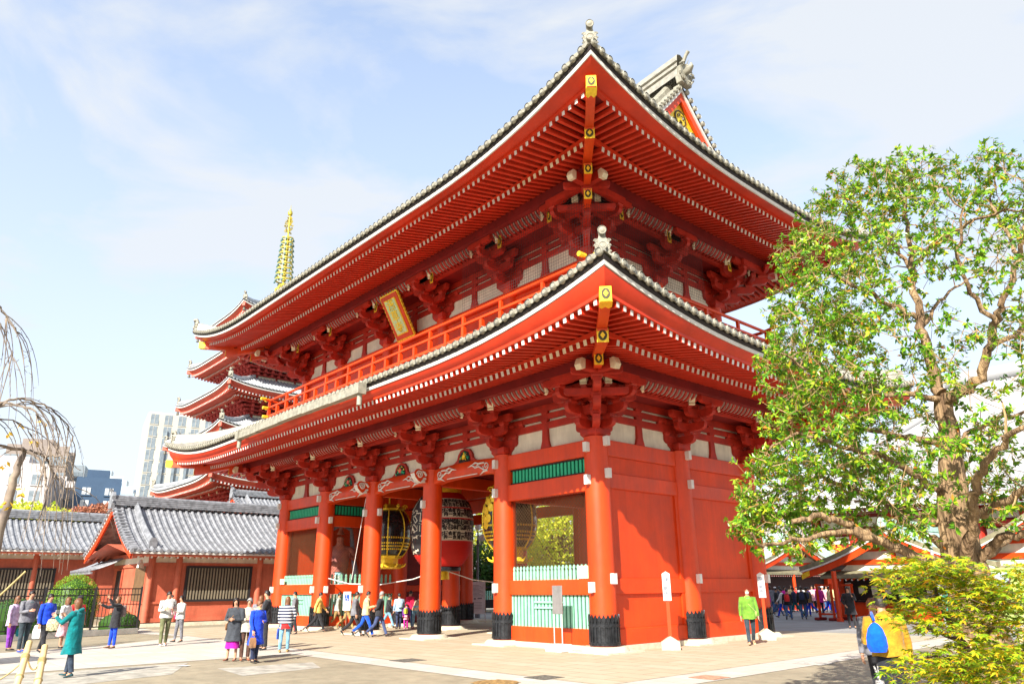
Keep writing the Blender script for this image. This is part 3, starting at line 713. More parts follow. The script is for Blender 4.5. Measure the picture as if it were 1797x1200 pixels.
for i, x in enumerate(CXS):
    for j, y in enumerate(CYS):
        if colm is None:
            colm = cm.build('column', RED, lst, smooth=40, world=False)
            c1 = bm_.build('column_base_band', BLACK, colm, smooth=35, world=False); c2 = sm_.build('foundation_stone', STONE, colm, smooth=35, world=False)
            o = colm
        else:
            o = colm.copy(); COL.objects.link(o); o.parent = lst
            for s_ in (c1, c2): c = s_.copy(); COL.objects.link(c); c.parent = o
        o.location = (x, y, 0)
        caps = []
        if j == 0:
            if i in (0, 1, 4, 5): caps += [(0, -1, z) for z in (5.75, 4.77, 1.72)]
            else: caps += [(0, -1, 4.77), (0, -1, 1.72)] if i != 2 else [(0, -1, 4.77)]
        if i == 0: caps += [(1, 0, z) for z in ((5.92, 4.95, 1.95) if j < 2 else (5.92, 4.95, 1.95))]
        if i == 4 and j == 0: caps += [(1, 0, 4.77), (1, 0, 1.72)]
        if i == 3 and j == 0: caps += [(1, 0, 4.8)]
        for dx, dy, z in caps:
            c = MB(); a = Vector((dx, dy, 0)); q = Vector((x, y, z))
            c.bar(q+a*.34, q+a*.52, .145, .29); c.build('beam_end_cap', WHITE, o, bevel=.012)
# front and back beams, end-bay panels
def hbeam(nm, a, b, w_, h_, m=RED, par=lst, bevel=.015):
    q = MB(); q.bar(a, b, w_, h_); return q.build(nm, m, par, bevel=bevel)
def fence(par, a, b, z0, z1, spikes=False, n=None, m=MINT, back=True):
    a, b = Vector(a), Vector(b); d = (b-a); Lg = d.length; d.normalize(); nrm = Vector((d.y, -d.x, 0)); n = n or int(Lg/.155); q = MB()
    for k in range(n):
        p = a+d*(Lg*(k+.5)/n)
        if spikes:
            q.prism([(-.045, z0), (.045, z0), (.05, z1-.18), (.025, z1-.13), (.05, z1-.09), (.03, z1-.03), (0, z1), (-.03, z1-.03), (-.05, z1-.09), (-.025, z1-.13), (-.05, z1-.18)], p, d, (0, 0, 1), nrm, .035)
        else: q.prism([(-.048, z0), (.048, z0), (.048, z1), (-.048, z1)], p, d, (0, 0, 1), nrm, .04)
    o = q.build('picket_fence', m, par)
    return o
def wire(par, a, b, z0, z1, step=.12, r_=.0045):
    a, b = Vector(a), Vector(b); d = (b-a); Lg = d.length; d.normalize(); H_ = z1-z0; q = MB(); n = int((Lg+H_)/step)
    for k in range(-int(H_/step), int(Lg/step)+1):
        x = k*step
        for sg in (1, -1):
            x0, zA, x1, zB = (x, 0, x+H_, H_) if sg > 0 else (x, H_, x+H_, 0)
            if x0 < 0: zA += -x0*sg; x0 = 0
            if x1 > Lg: zB -= (x1-Lg)*sg; x1 = Lg
            if x1-x0 < .05: continue
            q.bar(a+d*x0+Vector((0, 0, z0+zA)), a+d*x1+Vector((0, 0, z0+zB)), r_, r_)
    return q.build('wire_screen', MESHM, par)
def latwin(par, a, b, z0, z1, mb_back=True, m=GREEN):
    a, b = Vector(a), Vector(b); d = (b-a); Lg = d.length; d.normalize(); nrm = Vector((d.y, -d.x, 0)); q = MB(); n = int(Lg/.17)
    q.prism([(0, z0), (Lg, z0), (Lg, z1), (0, z1)], a-nrm*.06, d, (0, 0, 1), nrm, .03, 1)
    for z in (z0+.02, z1-.02): q.bar(a+Vector((0, 0, z)), b+Vector((0, 0, z)), .10, .05, 1)
    for e_ in (a, b): q.bar(e_+Vector((0, 0, z0)), e_+Vector((0, 0, z1)), .07, .1, 1, up=nrm)
    for k in range(n): p = a+d*(.08+(Lg-.16)*(k+.5)/n); q.bar(p+Vector((0, 0, z0+.04)), p+Vector((0, 0, z1-.04)), .095, .05, 0, up=nrm)
    return q.build('green_lattice_window', [m, DARK], par)
YW = .0
for x0, x1 in ((-BX, 0), (-GX, -4*BX)):
    a, b = x0+.33, x1-.33
    for yy in (0,):
        hbeam('tie_beam', (a-.0, yy, 5.79), (b, yy, 5.79), .30, .50); hbeam('tie_beam', (a, yy, 4.76), (b, yy, 4.76), .30, .54)
        hbeam('tie_beam', (a, yy, 1.73), (b, yy, 1.73), .30, .44); hbeam('base_panel', (a, yy, .36), (b, yy, .36), .26, .44)
        latwin(lst, (a, yy, 0), (b, yy, 0), 5.04, 5.53)
        fence(lst, (a, yy-.04, 0), (b, yy-.04, 0), .58, 1.51); fence(lst, (a+.05, yy, 0), (b-.05, yy, 0), 1.95, 2.38, True)
        hbeam('fence_rail', (a+1.15, yy-.085, 1.30), (b-1.2, yy-.085, 1.30), .05, .055, MINT, bevel=0); hbeam('fence_rail', (a+1.15, yy-.085, 1.14), (b-1.2, yy-.085, 1.14), .05, .055, MINT, bevel=0)
        hbeam('fence_backing', (a, yy+.09, 1.05), (b, yy+.09, 1.05), .02, .92, mat('deep_green_board', (.015, .22, .12), .5), bevel=0)
        wire(lst, (a, yy+.02, 0), (b, yy+.02, 0), 1.95, 4.5)
        for xx in (a+.02, b-.02): hbeam('screen_frame', (xx, yy, 1.95), (xx, yy, 4.49), .06, .08, REDM, bevel=0)
    # room side facing the passage: open screens over a fence
xs_side = (-BX, -4*BX)
for x in xs_side:
    for (y0, y1) in ((.34, BY-.34),):
        hbeam('tie_beam', (x, y0, 5.79), (x, y1, 5.79), .28, .5); hbeam('tie_beam', (x, y0, 4.78), (x, y1, 4.78), .28, .5, RED)
        hbeam('tie_beam', (x, y0, 1.73), (x, y1, 1.73), .28, .42); hbeam('base_panel', (x, y0, .36), (x, y1, .36), .24, .42)
        latwin(lst, (x, y1, 0) if x > -10 else (x, y0, 0), (x, y0, 0) if x > -10 else (x, y1, 0), 5.04, 5.53)
        fence(lst, (x+.03, y0, 0), (x+.03, y1, 0), .58, 1.51); fence(lst, (x, y0+.05, 0), (x, y1-.05, 0), 1.95, 2.40, True, n=14)
        wire(lst, (x, y0, 0), (x, y1, 0), 1.95, 4.52, .14)
    # closed rear room
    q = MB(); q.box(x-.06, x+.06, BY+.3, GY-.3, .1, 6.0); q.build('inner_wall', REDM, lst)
    hbeam('tie_beam', (x, BY+.34, 4.78), (x, GY-.34, 4.78), .24, .45, RED); hbeam('tie_beam', (x, BY+.34, 1.73), (x, GY-.34, 1.73), .22, .3, RED)
for x0, x1 in ((-BX, 0), (-GX, -4*BX)):
    q = MB(); q.box(x0+.3, x1-.3, BY-.05, BY+.05, .1, 6.0); q.build('inner_wall', RED, lst)
    q = MB(); q.box(x0+.3, x1-.3, GY-.06, GY+.06, .1, 6.0); q.build('rear_wall', REDW, lst)
# beams over the passages
for j, y in enumerate(CYS):
    for i in (1, 2, 3):
        x1, x0 = CXS[i]-.33, CXS[i+1]+.33
        if j == 0:
            k = MB(); n = 12; rows = []
            for t in range(n+1):
                u = t/n; x = lerp(x0, x1, u); rise = .10*(1-(2*u-1)**4); top = .07*(1-(2*u-1)**2)
                rows.append([(x, -.19, 5.50+rise), (x, -.22, 5.58+rise), (x, -.20, 5.98+top), (x, -.14, 6.06+top), (x, .14, 6.06+top), (x, .2, 5.5+rise)])
            k.grid(rows, 0, close=True); kb = k.build('rainbow_beam', RED, lst, smooth=35)
            sc_ = MB()
            for e_, sg in ((x0, 1), (x1, -1)):
                o = Vector((e_+sg*.42, -.228, 5.83))
                sc_.tube([p+Vector((0, 0, 0)) for p in spiral_pts(o, (sg, 0, 0), (0, 0, 1), .17, 1.5, 16, -1)], .02, 5)
                for q0 in ((.1, .12, .62, .02), (.1, -.14, .7, -.02), (-.1, -.17, .35, -.30), (.35, .1, .85, .10), (.55, -.02, 1.05, .05)):
                    sc_.tube([o+Vector((sg*q0[0], 0, q0[1])), o+Vector((sg*(q0[0]+q0[2])/2, -.004, q0[1]*.3+q0[3]*.7+.07)), o+Vector((sg*q0[2], 0, q0[3]))], [.030, .034, .004], 5)
            sc_.build('painted_scroll', WHITE, kb, smooth=40)
            wl_ = MB(); wl_.bar((x0+.9, -.235, 5.60), (x1-.9, -.235, 5.60), .02, .03); wl_.build('white_line', WHITE, kb)
            # frog-leg strut with a carved flower
            fs, cv = MB(), MB(); xm = (x0+x1)/2; ol = [(-.78, 0), (-.60, .07), (-.46, .16), (-.40, .34), (-.24, .50), (0, .56), (.24, .50), (.40, .34), (.46, .16), (.60, .07), (.78, 0)]
            fs.prism(ol[::-1], (xm, -.06, 6.10), (1, 0, 0), (0, 0, 1), (0, -1, 0), .10, 0)
            cv.prism([(-.34, .03), (.34, .03), (.33, .2), (.2, .40), (0, .46), (-.2, .40), (-.33, .2)], (xm, -.115, 6.10), (1, 0, 0), (0, 0, 1), (0, -1, 0), .02, 3)
            rr_ = random.Random(i)
            for q in range(26):
                a = rr_.random()*PI; rad = rr_.uniform(.12, .32); c_ = Vector((xm+rad*math.cos(a), -.135, 6.15+rad*math.sin(a)*1.1)); mm_ = rr_.choice((0, 0, 0, 1, 3))
                cv.tube([c_, c_+Vector((rr_.uniform(-.06, .06), -.02, .06))], [.034, .01], 5, mm_)
            for q in range(8): a = q*PI/4; cv.tube([(xm, -.15, 6.32), (xm+.09*math.cos(a), -.15, 6.32+.09*math.sin(a))], [.02, .035], 5, 2 if i != 1 else 1)
            fo = fs.build('frog_leg_strut', REDD, lst); cv.build('carved_flower', [GREEN, GOLD, mat('carving_pink', (.8, .16, .12)), DARK], fo, smooth=50)
        else:
            hbeam('tie_beam', (x0, y, 5.75), (x1, y, 5.75), .28, .5); hbeam('tie_beam', (x0, y, 5.15), (x1, y, 5.15), .26, .5)
for i in (2, 3):
    x = CXS[i]; q, wq = MB(), MB()
    pl = [(.3, -.22), (.62, -.26), (.78, -.20), (.92, -.06), (.98, .10), (.90, .22), (.78, .26), (.62, .22), (.46, .26), (.3, .24)]
    q.prism(pl, (x, 0, 5.82), (0, -1, 0), (0, 0, 1), (-1, 0, 0), .26, 0, 1)
    wq.tube(spiral_pts((x+.14, -.72, 5.86), (0, -1, 0), (0, 0, 1), .15, 1.8, 18), .028, 6)
    for (a, b, c, d) in ((-.45, -.1, -.60, -.20), (-.42, .02, -.62, .18), (-.5, -.2, -.7, -.3)): wq.tube([(x+.14, a, 5.82+b), (x+.145, (a+c)/2, 5.82+(b+d)/2+.04), (x+.14, c, 5.82+d)], [.05, .045, .01], 6)
    nz_ = q.build('carved_beam_nose', [RED, WHITE], colm if False else lst, bevel=.02); wq.build('painted_scroll', WHITE, nz_, smooth=40)
for x in CXS[2:4]:
    for y0, y1 in ((.33, BY-.33), (BY+.33, GY-.33)): hbeam('cross_beam', (x, y0, 5.72), (x, y1, 5.72), .28, .46)
cg = MB(); cg.box(-GX+.1, -.1, .1, GY-.1, 6.05, 6.15)
for k in range(26): cg.box(-GX+.1, -.1, .3+k*.31, .36+k*.31, 5.98, 6.049)
cg.build('coffered_ceiling', REDM, lst)
# side walls
for xw, sg in ((0, 1), (-GX, -1)):
    for y0, y1 in ((.36, BY-.36), (BY+.36, GY-.36)):
        q = MB(); q.box(xw-.06, xw+.06, y0-.1, y1+.1, .14, 6.05); q.build('side_wall_panel', REDW, lst)
        hbeam('tie_beam', (xw, y0, 5.80), (xw, y1, 5.80), .30, .50); hbeam('recessed_panel', (xw, y0, 5.28), (xw, y1, 5.28), .17, .52, REDW, bevel=0)
        hbeam('tie_beam', (xw, y0, 4.80), (xw, y1, 4.80), .28, .46)
        hbeam('tie_beam', (xw, y0, 1.74), (xw, y1, 1.74), .28, .44, REDW); hbeam('base_panel', (xw, y0, .36), (xw, y1, .36), .26, .44, REDW)
        q = MB(); q.box(xw-.125, xw+.125, y0+.002, y0+.16, .585, 4.565); q.build('door_stile', REDW, lst); q = MB(); q.box(xw-.125, xw+.125, y1-.16, y1-.002, .585, 4.565); q.build('door_stile', REDW, lst)
for bx in [(-.1, .25, .2, GY-.2), (-BX+.2, -.2, -.25, .1), (-GX+.2, -4*BX-.2, -.25, .1)]+[(x-.2, x+.2, .2, GY-.2) for x in xs_side]:
    ss = MB(); ss.box(*bx, 0, .138); ss.build('sill_stone', STONE, lst)
qb = MB(); qb.prism([(-.24, 0), (.30, 0), (.22, .36), (-.24, .36)], (-.62, -.10, 1.97), (1, 0, 0), (0, 0, 1), (0, -1, 0), .02); qb.build('paper_notice', mat('cream_card', (.78, .72, .42), .7), lst); qb = MB(); qb.prism([(-.22, 0), (.22, 0), (.16, .26), (-.26, .26)], (-20.7, -.2, 1.97), (1, 0, 0), (0, 0, 1), (0, -1, 0), .02)
qb.build('paper_notice', mat('cream_card', (.78, .72, .42), .7), lst)

# ---------------------------------------------------------------- lanterns hanging in the gate
def wrapcyl(c, rfun, a_c):
    cx, cy, cz = c
    def f(x, y, z):
        r_ = rfun(cz+y)+.012+z; a = a_c-x/max(.2, rfun(cz+y)); return (cx+r_*math.cos(a), cy+r_*math.sin(a), cz+y)
    return f
LC = (-10.65, 2.05)
big = empty('paper_lantern', (LC[0], LC[1], 2.4), label='giant red paper lantern with black and white lettering hanging in the central bay', cat='paper lantern', group='lanterns hanging in the gate passage')
LZ0, LZ1, LR = 2.55, 5.55, 1.30
def lr(z):
    t = min(1, max(0, (z-LZ0)/(LZ1-LZ0))); e_ = abs(2*t-1); return LR*(1-.42*e_**3.2)
RL = mat('lantern_red_paper', (.62, .018, .012), .55, .06, 2, trans=.25); LBK = mat('lantern_black_ink', (.02, .02, .022), .5); LWH = mat('lantern_white_ink', (.60, .55, .42), .55)
q = MB(); prof = []
for i in range(61):
    z = lerp(LZ0, LZ1, i/60); prof.append((lr(z)+(.014 if i % 2 else -.010), z))
q.lathe([(0, LZ0)]+prof+[(0, LZ1)], (LC[0], LC[1], 0), 56); q.build('lantern_body', RL, big, smooth=70)
# black field with outlined characters on the front (-y) and its smaller lettering round the side
inkb, inkw = MB(), MB()
def patch(mb, a0, a1, z0, z1, off, m=0, n=26, k=14):
    rows = []
    for i in range(k+1):
        z = lerp(z0, z1, i/k); rows.append([(LC[0]+(lr(z)+off)*math.cos(a), LC[1]+(lr(z)+off)*math.sin(a), z) for a in [lerp(a0, a1, j/n) for j in range(n+1)]])
    mb.grid(rows, m)
patch(inkb, R(-158), R(-50), 3.05, 5.42, .022)
for k, ch in enumerate('小舟町'):
    z = 4.98-k*.74
    text_mesh(ch, .98, 0, 0, (0, 0, 0), .01, 0, inkw, wrap=wrapcyl((LC[0], LC[1], z), lambda zz: lr(zz)+.022, R(-112)), bold=.02) if False else None
def wtext(body, size, ang, z, mb, off=.028, m=0, bold=0.):
    def f(x, y, zz): r_ = lr(z+y)+off+zz; a = ang+x/LR; return (LC[0]+r_*math.cos(a), LC[1]+r_*math.sin(a), z+y)
    text_mesh(body, size, (1, 0, 0), (0, 1, 0), (0, 0, 0), .006, m, mb, wrap=f, bold=bold)
for k, ch in enumerate('小舟町'): wtext(ch, 1.0, R(-94), 4.98-k*.78, inkw, .030, 0, .055); wtext(ch, 1.0, R(-94), 4.98-k*.78, inkb, .042, 0, .014)
patch(inkw, R(-42), R(48), 3.55, 5.25, .020)
for k, (z, s_) in enumerate(((5.12, .17), (4.97, .17), (4.74, .18), (4.58, .17), (4.28, .24), (4.06, .22), (3.82, .17), (3.67, .16))):
    for c_ in range(11): wtext('魚河岸奉納日本橋会町内一'[(c_+k*3) % 12], s_, R(-38+c_*8.2), z, inkb, .028, 0, .012)
for z in (5.28, 4.86, 4.44, 3.54):
    rd = z
    inkr = None
LRD = mat('lantern_band_red', (.55, .02, .02), .5)
inkr = MB()
for z in (4.86, 4.43, 3.53): patch(inkr, R(-42), R(48), z-.025, z+.025, .026, k=1)
inkw.build('white_lettering', LWH, big); inkb.build('black_lettering', LBK, big); inkr.build('red_stripes', LRD, big)
q = MB(); q.lathe([(0, LZ1-.02), (.80, LZ1-.02), (.80, LZ1+.22), (.74, LZ1+.24), (0, LZ1+.24)], (*LC, 0), 32); q.build('top_ring', GOLD, big, smooth=40)
q = MB(); q.lathe([(0, LZ0+.02), (.74, LZ0+.02), (.80, LZ0-.02), (.80, LZ0-.14), (.74, LZ0-.16), (0, LZ0-.16)], (*LC, 0), 32); q.build('bottom_ring', BLACK, big, smooth=40)
q = MB()
for k in range(28): a = 2*PI*k/28; q.bar((LC[0]+.3*math.cos(a), LC[1]+.3*math.sin(a), LZ0-.14), (LC[0]+.32*math.cos(a), LC[1]+.32*math.sin(a), LZ0-.48), .07, .03)
q.lathe([(.34, LZ0-.14), (.34, LZ0-.2)], (*LC, 0), 24); q.build('gold_tassel', GOLD, big)
q = MB(); q.tube([(*LC, LZ1+.2), (*LC, 6.04)], .05); q.build('hanging_chain', DARK, big)
def bronze(x, y):
    root = empty('bronze_lantern', (x, y, 2.6)); C_ = (x, y, 0); Z0, Z1, RR = 3.15, 5.15, 1.02
    f = lambda z: RR*(1-.34*abs((z-(Z0+Z1)/2)/((Z1-Z0)/2))**2.6)
    BK = mat('lantern_black_lacquer', (.018, .02, .022), .22, .3, 3, coat=.4)
    q = MB(); q.lathe([(0, Z0)]+[(f(lerp(Z0, Z1, i/24)), lerp(Z0, Z1, i/24)) for i in range(25)]+[(0, Z1)], C_, 40); q.build('lantern_body', BK, root, smooth=50)
    g = MB()
    for k in range(8):
        a = 2*PI*k/8+.2; g.tube([(x+(f(z)+.02)*math.cos(a), y+(f(z)+.02)*math.sin(a), z) for z in [lerp(Z0-.05, Z1+.05, i/12) for i in range(13)]], .028, 6)
    for k in range(60):
        for z in (3.42, 3.55, 3.68, 3.92):
            a = 2*PI*k/60; r_ = f(z)+.012; g.bar((x+r_*math.cos(a), y+r_*math.sin(a), z-.035), (x+r_*math.cos(a), y+r_*math.sin(a), z+.035), .06, .02, up=(math.cos(a), math.sin(a), 0))
    for k in (1, 5):                                    # floral crests front and back
        a0 = 2*PI*(k+.5)/8+.2
        for (dx, dz) in ((0, 0), (.21, .10), (-.21, .10), (.13, -.22), (-.13, -.22), (0, .28), (.2, .34), (-.2, .34), (0, -.42)):
            z = 4.45+dz*1.2; a = a0+dx*1.2/RR; r_ = f(z)+.012; n_ = Vector((math.cos(a), math.sin(a), 0))
            g.lathe([(.165, 0), (.155, .02), (.07, .03), (0, .02)], (x+r_*n_.x, y+r_*n_.y, z), 10, ax=n_, ref=(0, 0, 1))
    g.build('gilded_ribs', GOLD, root, smooth=40)
    q = MB(); q.lathe([(0, Z0-.12), (.62, Z0-.12), (.66, Z0), (.60, Z0+.02)], C_, 8); q.lathe([(.50, Z0-.12), (.50, Z0-.34), (.62, Z0-.36), (.70, Z0-.50), (.62, Z0-.56), (0, Z0-.5)], C_, 8)
    for k in range(8): a = 2*PI*k/8; q.tube([(x+.62*math.cos(a), y+.62*math.sin(a), Z0-.5), (x+.80*math.cos(a), y+.80*math.sin(a), Z0-.44), (x+.86*math.cos(a), y+.86*math.sin(a), Z0-.34)], [.05, .04, .02], 6)
    q.build('gilded_foot', GOLD, root, smooth=30)
    q = MB(); q.lathe([(.64, Z1-.02), (.7, Z1+.08), (.62, Z1+.1), (.4, Z1+.28), (0, Z1+.34)], C_, 8)
    for k in range(8): a = 2*PI*k/8; q.tube(spiral_pts((x+.72*math.cos(a), y+.72*math.sin(a), Z1+.16), (math.cos(a), math.sin(a), 0), (0, 0, 1), .13, 1.3, 10), .028, 6)
    q.tube([(x, y, Z1+.3), (x, y, 6.04)], .04); q.build('gilded_crown', GOLD, root, smooth=30)
    return root
b1_ = bronze(-6.39, 2.1); tag(b1_, 'black and gold bronze lantern nearest the right end bay, half behind a column', 'bronze lantern', 'lanterns hanging in the gate passage')
b2_ = dup(b1_, (-14.9, 2.1, 2.6)); tag(b2_, 'black and gold bronze lantern hanging left of the big red paper lantern', 'bronze lantern', 'lanterns hanging in the gate passage')
for nm, pts_, lb in (('rope', [(-12.4, .2, 2.05), (-11.8, .9, 1.75), (-10.65, 2.0, 1.95)], 'pale rope sagging from the left side of the red paper lantern'), ):
    q = MB(); q.tube([(-16.7, .15, 2.2), (-15.4, .5, 1.95), (-13.8, 1.1, 1.9), (-12.2, 1.7, 2.1), (-10.95, 2.05, 2.42)], .022, 6); q.tube([(-10.35, 2.05, 2.42), (-10.0, 3.2, 2.05), (-9.4, 5, 1.85), (-8.9, 7.6, 2.0)], .022, 6)
    tag(q.build('rope', WHITE, None), 'pale stay rope sagging on either side of the red paper lantern', 'rope')
q = MB(); q.tube([(-13.0, -.3, 5.4), (-13.3, -.6, 2.1)], .012, 5); tag(q.build('cord', WHITE, None), 'thin white cord hanging beside the column left of the red lantern', 'cord')
# ================================================================ ground
def gmat(name, c1, c2, mortar=None, bw=1., bh=.6, scale=1.4, off=.5, ms=.012, rot=0, bump=.15, mot=.25):
    m = bpy.data.materials.new(name); m.use_nodes = True; nt = m.node_tree; b = nt.nodes['Principled BSDF']; b.inputs['Roughness'].default_value = .82; b.inputs['Specular IOR Level'].default_value = .25
    tc = nt.nodes.new('ShaderNodeTexCoord'); mp = nt.nodes.new('ShaderNodeMapping'); mp.inputs['Rotation'].default_value = (0, 0, rot); nt.links.new(tc.outputs['Object'], mp.inputs[0])
    def noise(s, d=8, r=.65):
        n = nt.nodes.new('ShaderNodeTexNoise'); n.inputs['Scale'].default_value = s; n.inputs['Detail'].default_value = d; n.inputs['Roughness'].default_value = r; nt.links.new(mp.outputs[0], n.inputs['Vector']); return n
    n1 = noise(scale*.25); n2 = noise(60, 3); n3 = noise(2.2)
    r = nt.nodes.new('ShaderNodeValToRGB'); e = r.color_ramp.elements; e[0].position = .35; e[0].color = (*c2, 1); e[1].position = .65; e[1].color = (*c1, 1); nt.links.new(n1.outputs['Fac'], r.inputs[0])
    last = r.outputs[0]
    if mortar:
        bk = nt.nodes.new('ShaderNodeTexBrick'); bk.offset = off; bk.inputs['Scale'].default_value = 1; bk.inputs['Brick Width'].default_value = bw; bk.inputs['Row Height'].default_value = bh
        bk.inputs['Mortar Size'].default_value = ms; bk.inputs['Mortar Smooth'].default_value = .3; bk.inputs['Bias'].default_value = 0
        nt.links.new(mp.outputs[0], bk.inputs['Vector'])
        bk.inputs['Color1'].default_value = (*[min(1, c*1.0) for c in c1], 1); bk.inputs['Color2'].default_value = (c2[0], c2[1]*.97, c2[2]*.93, 1); bk.inputs['Mortar'].default_value = (*mortar, 1)
        mx = nt.nodes.new('ShaderNodeMixRGB'); mx.blend_type = 'MIX'; mx.inputs[0].default_value = .22; nt.links.new(bk.outputs['Color'], mx.inputs[1]); nt.links.new(last, mx.inputs[2]); last = mx.outputs[0]
    mm = nt.nodes.new('ShaderNodeMixRGB'); mm.blend_type = 'MULTIPLY'; mm.inputs[0].default_value = mot
    mr = nt.nodes.new('ShaderNodeValToRGB'); mr.color_ramp.elements[0].position = .3; mr.color_ramp.elements[0].color = (.45, .45, .45, 1); mr.color_ramp.elements[1].position = .6
    nt.links.new(n3.outputs['Fac'], mr.inputs[0]); nt.links.new(last, mm.inputs[1]); nt.links.new(mr.outputs[0], mm.inputs[2])
    m2 = nt.nodes.new('ShaderNodeMixRGB'); m2.blend_type = 'MULTIPLY'; m2.inputs[0].default_value = .35; nt.links.new(mm.outputs[0], m2.inputs[1]); nt.links.new(n2.outputs['Fac'], m2.inputs[2])
    nt.links.new(m2.outputs[0], b.inputs['Base Color'])
    bp = nt.nodes.new('ShaderNodeBump'); bp.inputs['Strength'].default_value = bump; bp.inputs['Distance'].default_value = .01; nt.links.new(n2.outputs['Fac'], bp.inputs['Height']); nt.links.new(bp.outputs[0], b.inputs['Normal'])
    return m
def sheet(name, poly, z, m):
    q = MB(); q.add([(x, y, z) for x, y in poly], [tuple(range(len(poly)))]); o = q.build(name, m); o['kind'] = 'structure'
    if o.data.polygons[0].normal.z < 0: o.data.flip_normals()
    return o
ASPH = gmat('tan_asphalt', (.42, .355, .245), (.32, .275, .19), scale=1.2, mot=.5)
PAVE = gmat('beige_stone_paving', (.54, .465, .335), (.50, .415, .29), (.24, .18, .11), 1.2, .6, ms=.016, mot=.22)
PALE = gmat('pale_granite_strip', (.60, .56, .49), (.53, .49, .43), (.34, .30, .25), .6, .6, ms=.010, mot=.16)
GREYP = gmat('grey_precinct_paving', (.36, .355, .35), (.30, .295, .29), (.25, .25, .25), .9, .9, ms=.008, mot=.2)
q = MB(); q.add([(-900, -500, -.012), (500, -500, -.012), (500, 900, -.012), (-900, 900, -.012)], [(0, 1, 2, 3)]); q.build('ground', ASPH)['kind'] = 'structure'
sheet('stone_paving', [(-24, -5.45), (4.8, -5.45), (4.8, 12), (-24, 12)], 0, PAVE)
sheet('pale_path_strip', [(-6.3, -6.4), (5.85, -6.4), (5.85, 12), (4.8, 12), (4.8, -5.45), (-24, -5.45), (-24, -4.9), (-26.5, -4.9), (-26, -7.4), (-17.4, -5.6), (-14.6, -8.9), (-13.5, -12.4), (-13.5, -24), (-6.3, -24)], -.004, PALE)
sheet('precinct_paving', [(-40, 12.0), (30, 12.0), (30, 90), (-40, 90)], -.006, GREYP)
sheet('asphalt_patch', [(-3.6, -7.1), (-2.2, -7.6), (-1.9, -9.6), (-3.9, -9.4)], -.008, mat('grey_asphalt', (.36, .335, .28), .85, .2, 3))
sheet('asphalt_patch', [(-5.9, -9.4), (-3.4, -10.6), (-2.5, -14), (-5.9, -14)], -.008, mat('grey_asphalt', (.36, .335, .28), .85, .2, 3))
IRN = mat('cast_iron_cover', (.12, .11, .09), .7, .3, 12, .5, 60)
def cover(px, py, w_, d_, rz, lb, m=IRN, nm='manhole_cover', round_=False):
    p = gnd(px, py); q = MB()
    if round_: q.lathe([(0, .006), (w_/2*.85, .006), (w_/2, .004), (w_/2, .0)], (0, 0, 0), 28)
    else: q.box(-w_/2, w_/2, -d_/2, d_/2, 0, .006); 
    for k in range(6): q.box(-w_*.4, w_*.4, -d_*.4+k*d_*.15, -d_*.4+k*d_*.15+.02, .006, .011)
    o = q.build(nm, m); o.location = (p.x, p.y, .0); o.rotation_euler = (0, 0, rz); tag(o, lb, 'drain cover', 'covers let into the paving')
cover(716, 1158, .7, .7, 0, 'dark square cover in the pale strip in front of the red lantern')
cover(955, 1188, .6, .6, 0, 'dark greenish square cover at the paving edge near the info panel')
cover(1245, 1188, .6, .6, 0, 'reddish brown square cover in the pale strip at the corner', mat('rusty_cover', (.38, .20, .13), .8, .2, 8))
cover(1428, 1163, .7, .7, 0, 'grey square cover in the strip right of the gate', mat('grey_cover', (.36, .34, .31), .8, .2, 8))
cover(870, 1197, .9, .9, 0, 'round rusty cover let into the tan asphalt', mat('ochre_cover', (.28, .17, .06), .8, .3, 8), round_=True)
kb = MB(); kb.prism([(-28.2, -9), (-27.4, -7), (-27.0, -3.2), (-26.2, 12), (-26.5, 12), (-27.3, -3.2), (-27.7, -7), (-28.5, -9)], (0, 0, .07), (1, 0, 0), (0, 1, 0), (0, 0, 1), .16); tag(kb.build('kerb', STONE), 'low pale stone kerb in front of the left tiled building', 'kerb')
sheet('path', [(-27.4, -3.2), (-26.5, 12), (-46, 12), (-46, -3.2)], .06, PAVE)

# ================================================================ tiled buildings
def roofrows(mb, A, B, dv, L_, hs, z0, z1, pitch=.37, rr=.095, seg=.34, curve=.9, m=0, base=True):
    """slope of a tiled roof: eave line from A along unit dv for L_, rising over hs metres towards direction B"""
    A, B, dv = Vector(A), Vector(B), Vector(dv); n = int(L_/pitch); N_ = int(hs/seg)
    f = lambda u: lerp(z0, z1, u*(1-curve*.42*(1-u)))
    if base: mb.grid([[A+dv*s+B*(hs*u)+Vector((0, 0, f(u)-.02)) for s in (0, L_)] for u in [i/10 for i in range(11)]], m)
    for k in range(n+1):
        s = (L_-n*pitch)/2+k*pitch; rows = []
        for i in range(N_):
            for (u, r_) in ((i/N_, rr*1.06), ((i+.97)/N_, rr*.90)):
                p = A+dv*s+B*(hs*u)+Vector((0, 0, f(u))); rows.append([p+dv*(r_*math.cos(a))+Vector((0, 0, r_*math.sin(a))) for a in [PI*j/5 for j in range(6)]])
        mb.grid(rows, m)
        c = A+dv*s+Vector((0, 0, z0)); mb.lathe([(rr*1.15, .02), (rr*1.15, -.03), (0, -.035)], c, 8, m, ax=B, ref=(0, 0, 1))
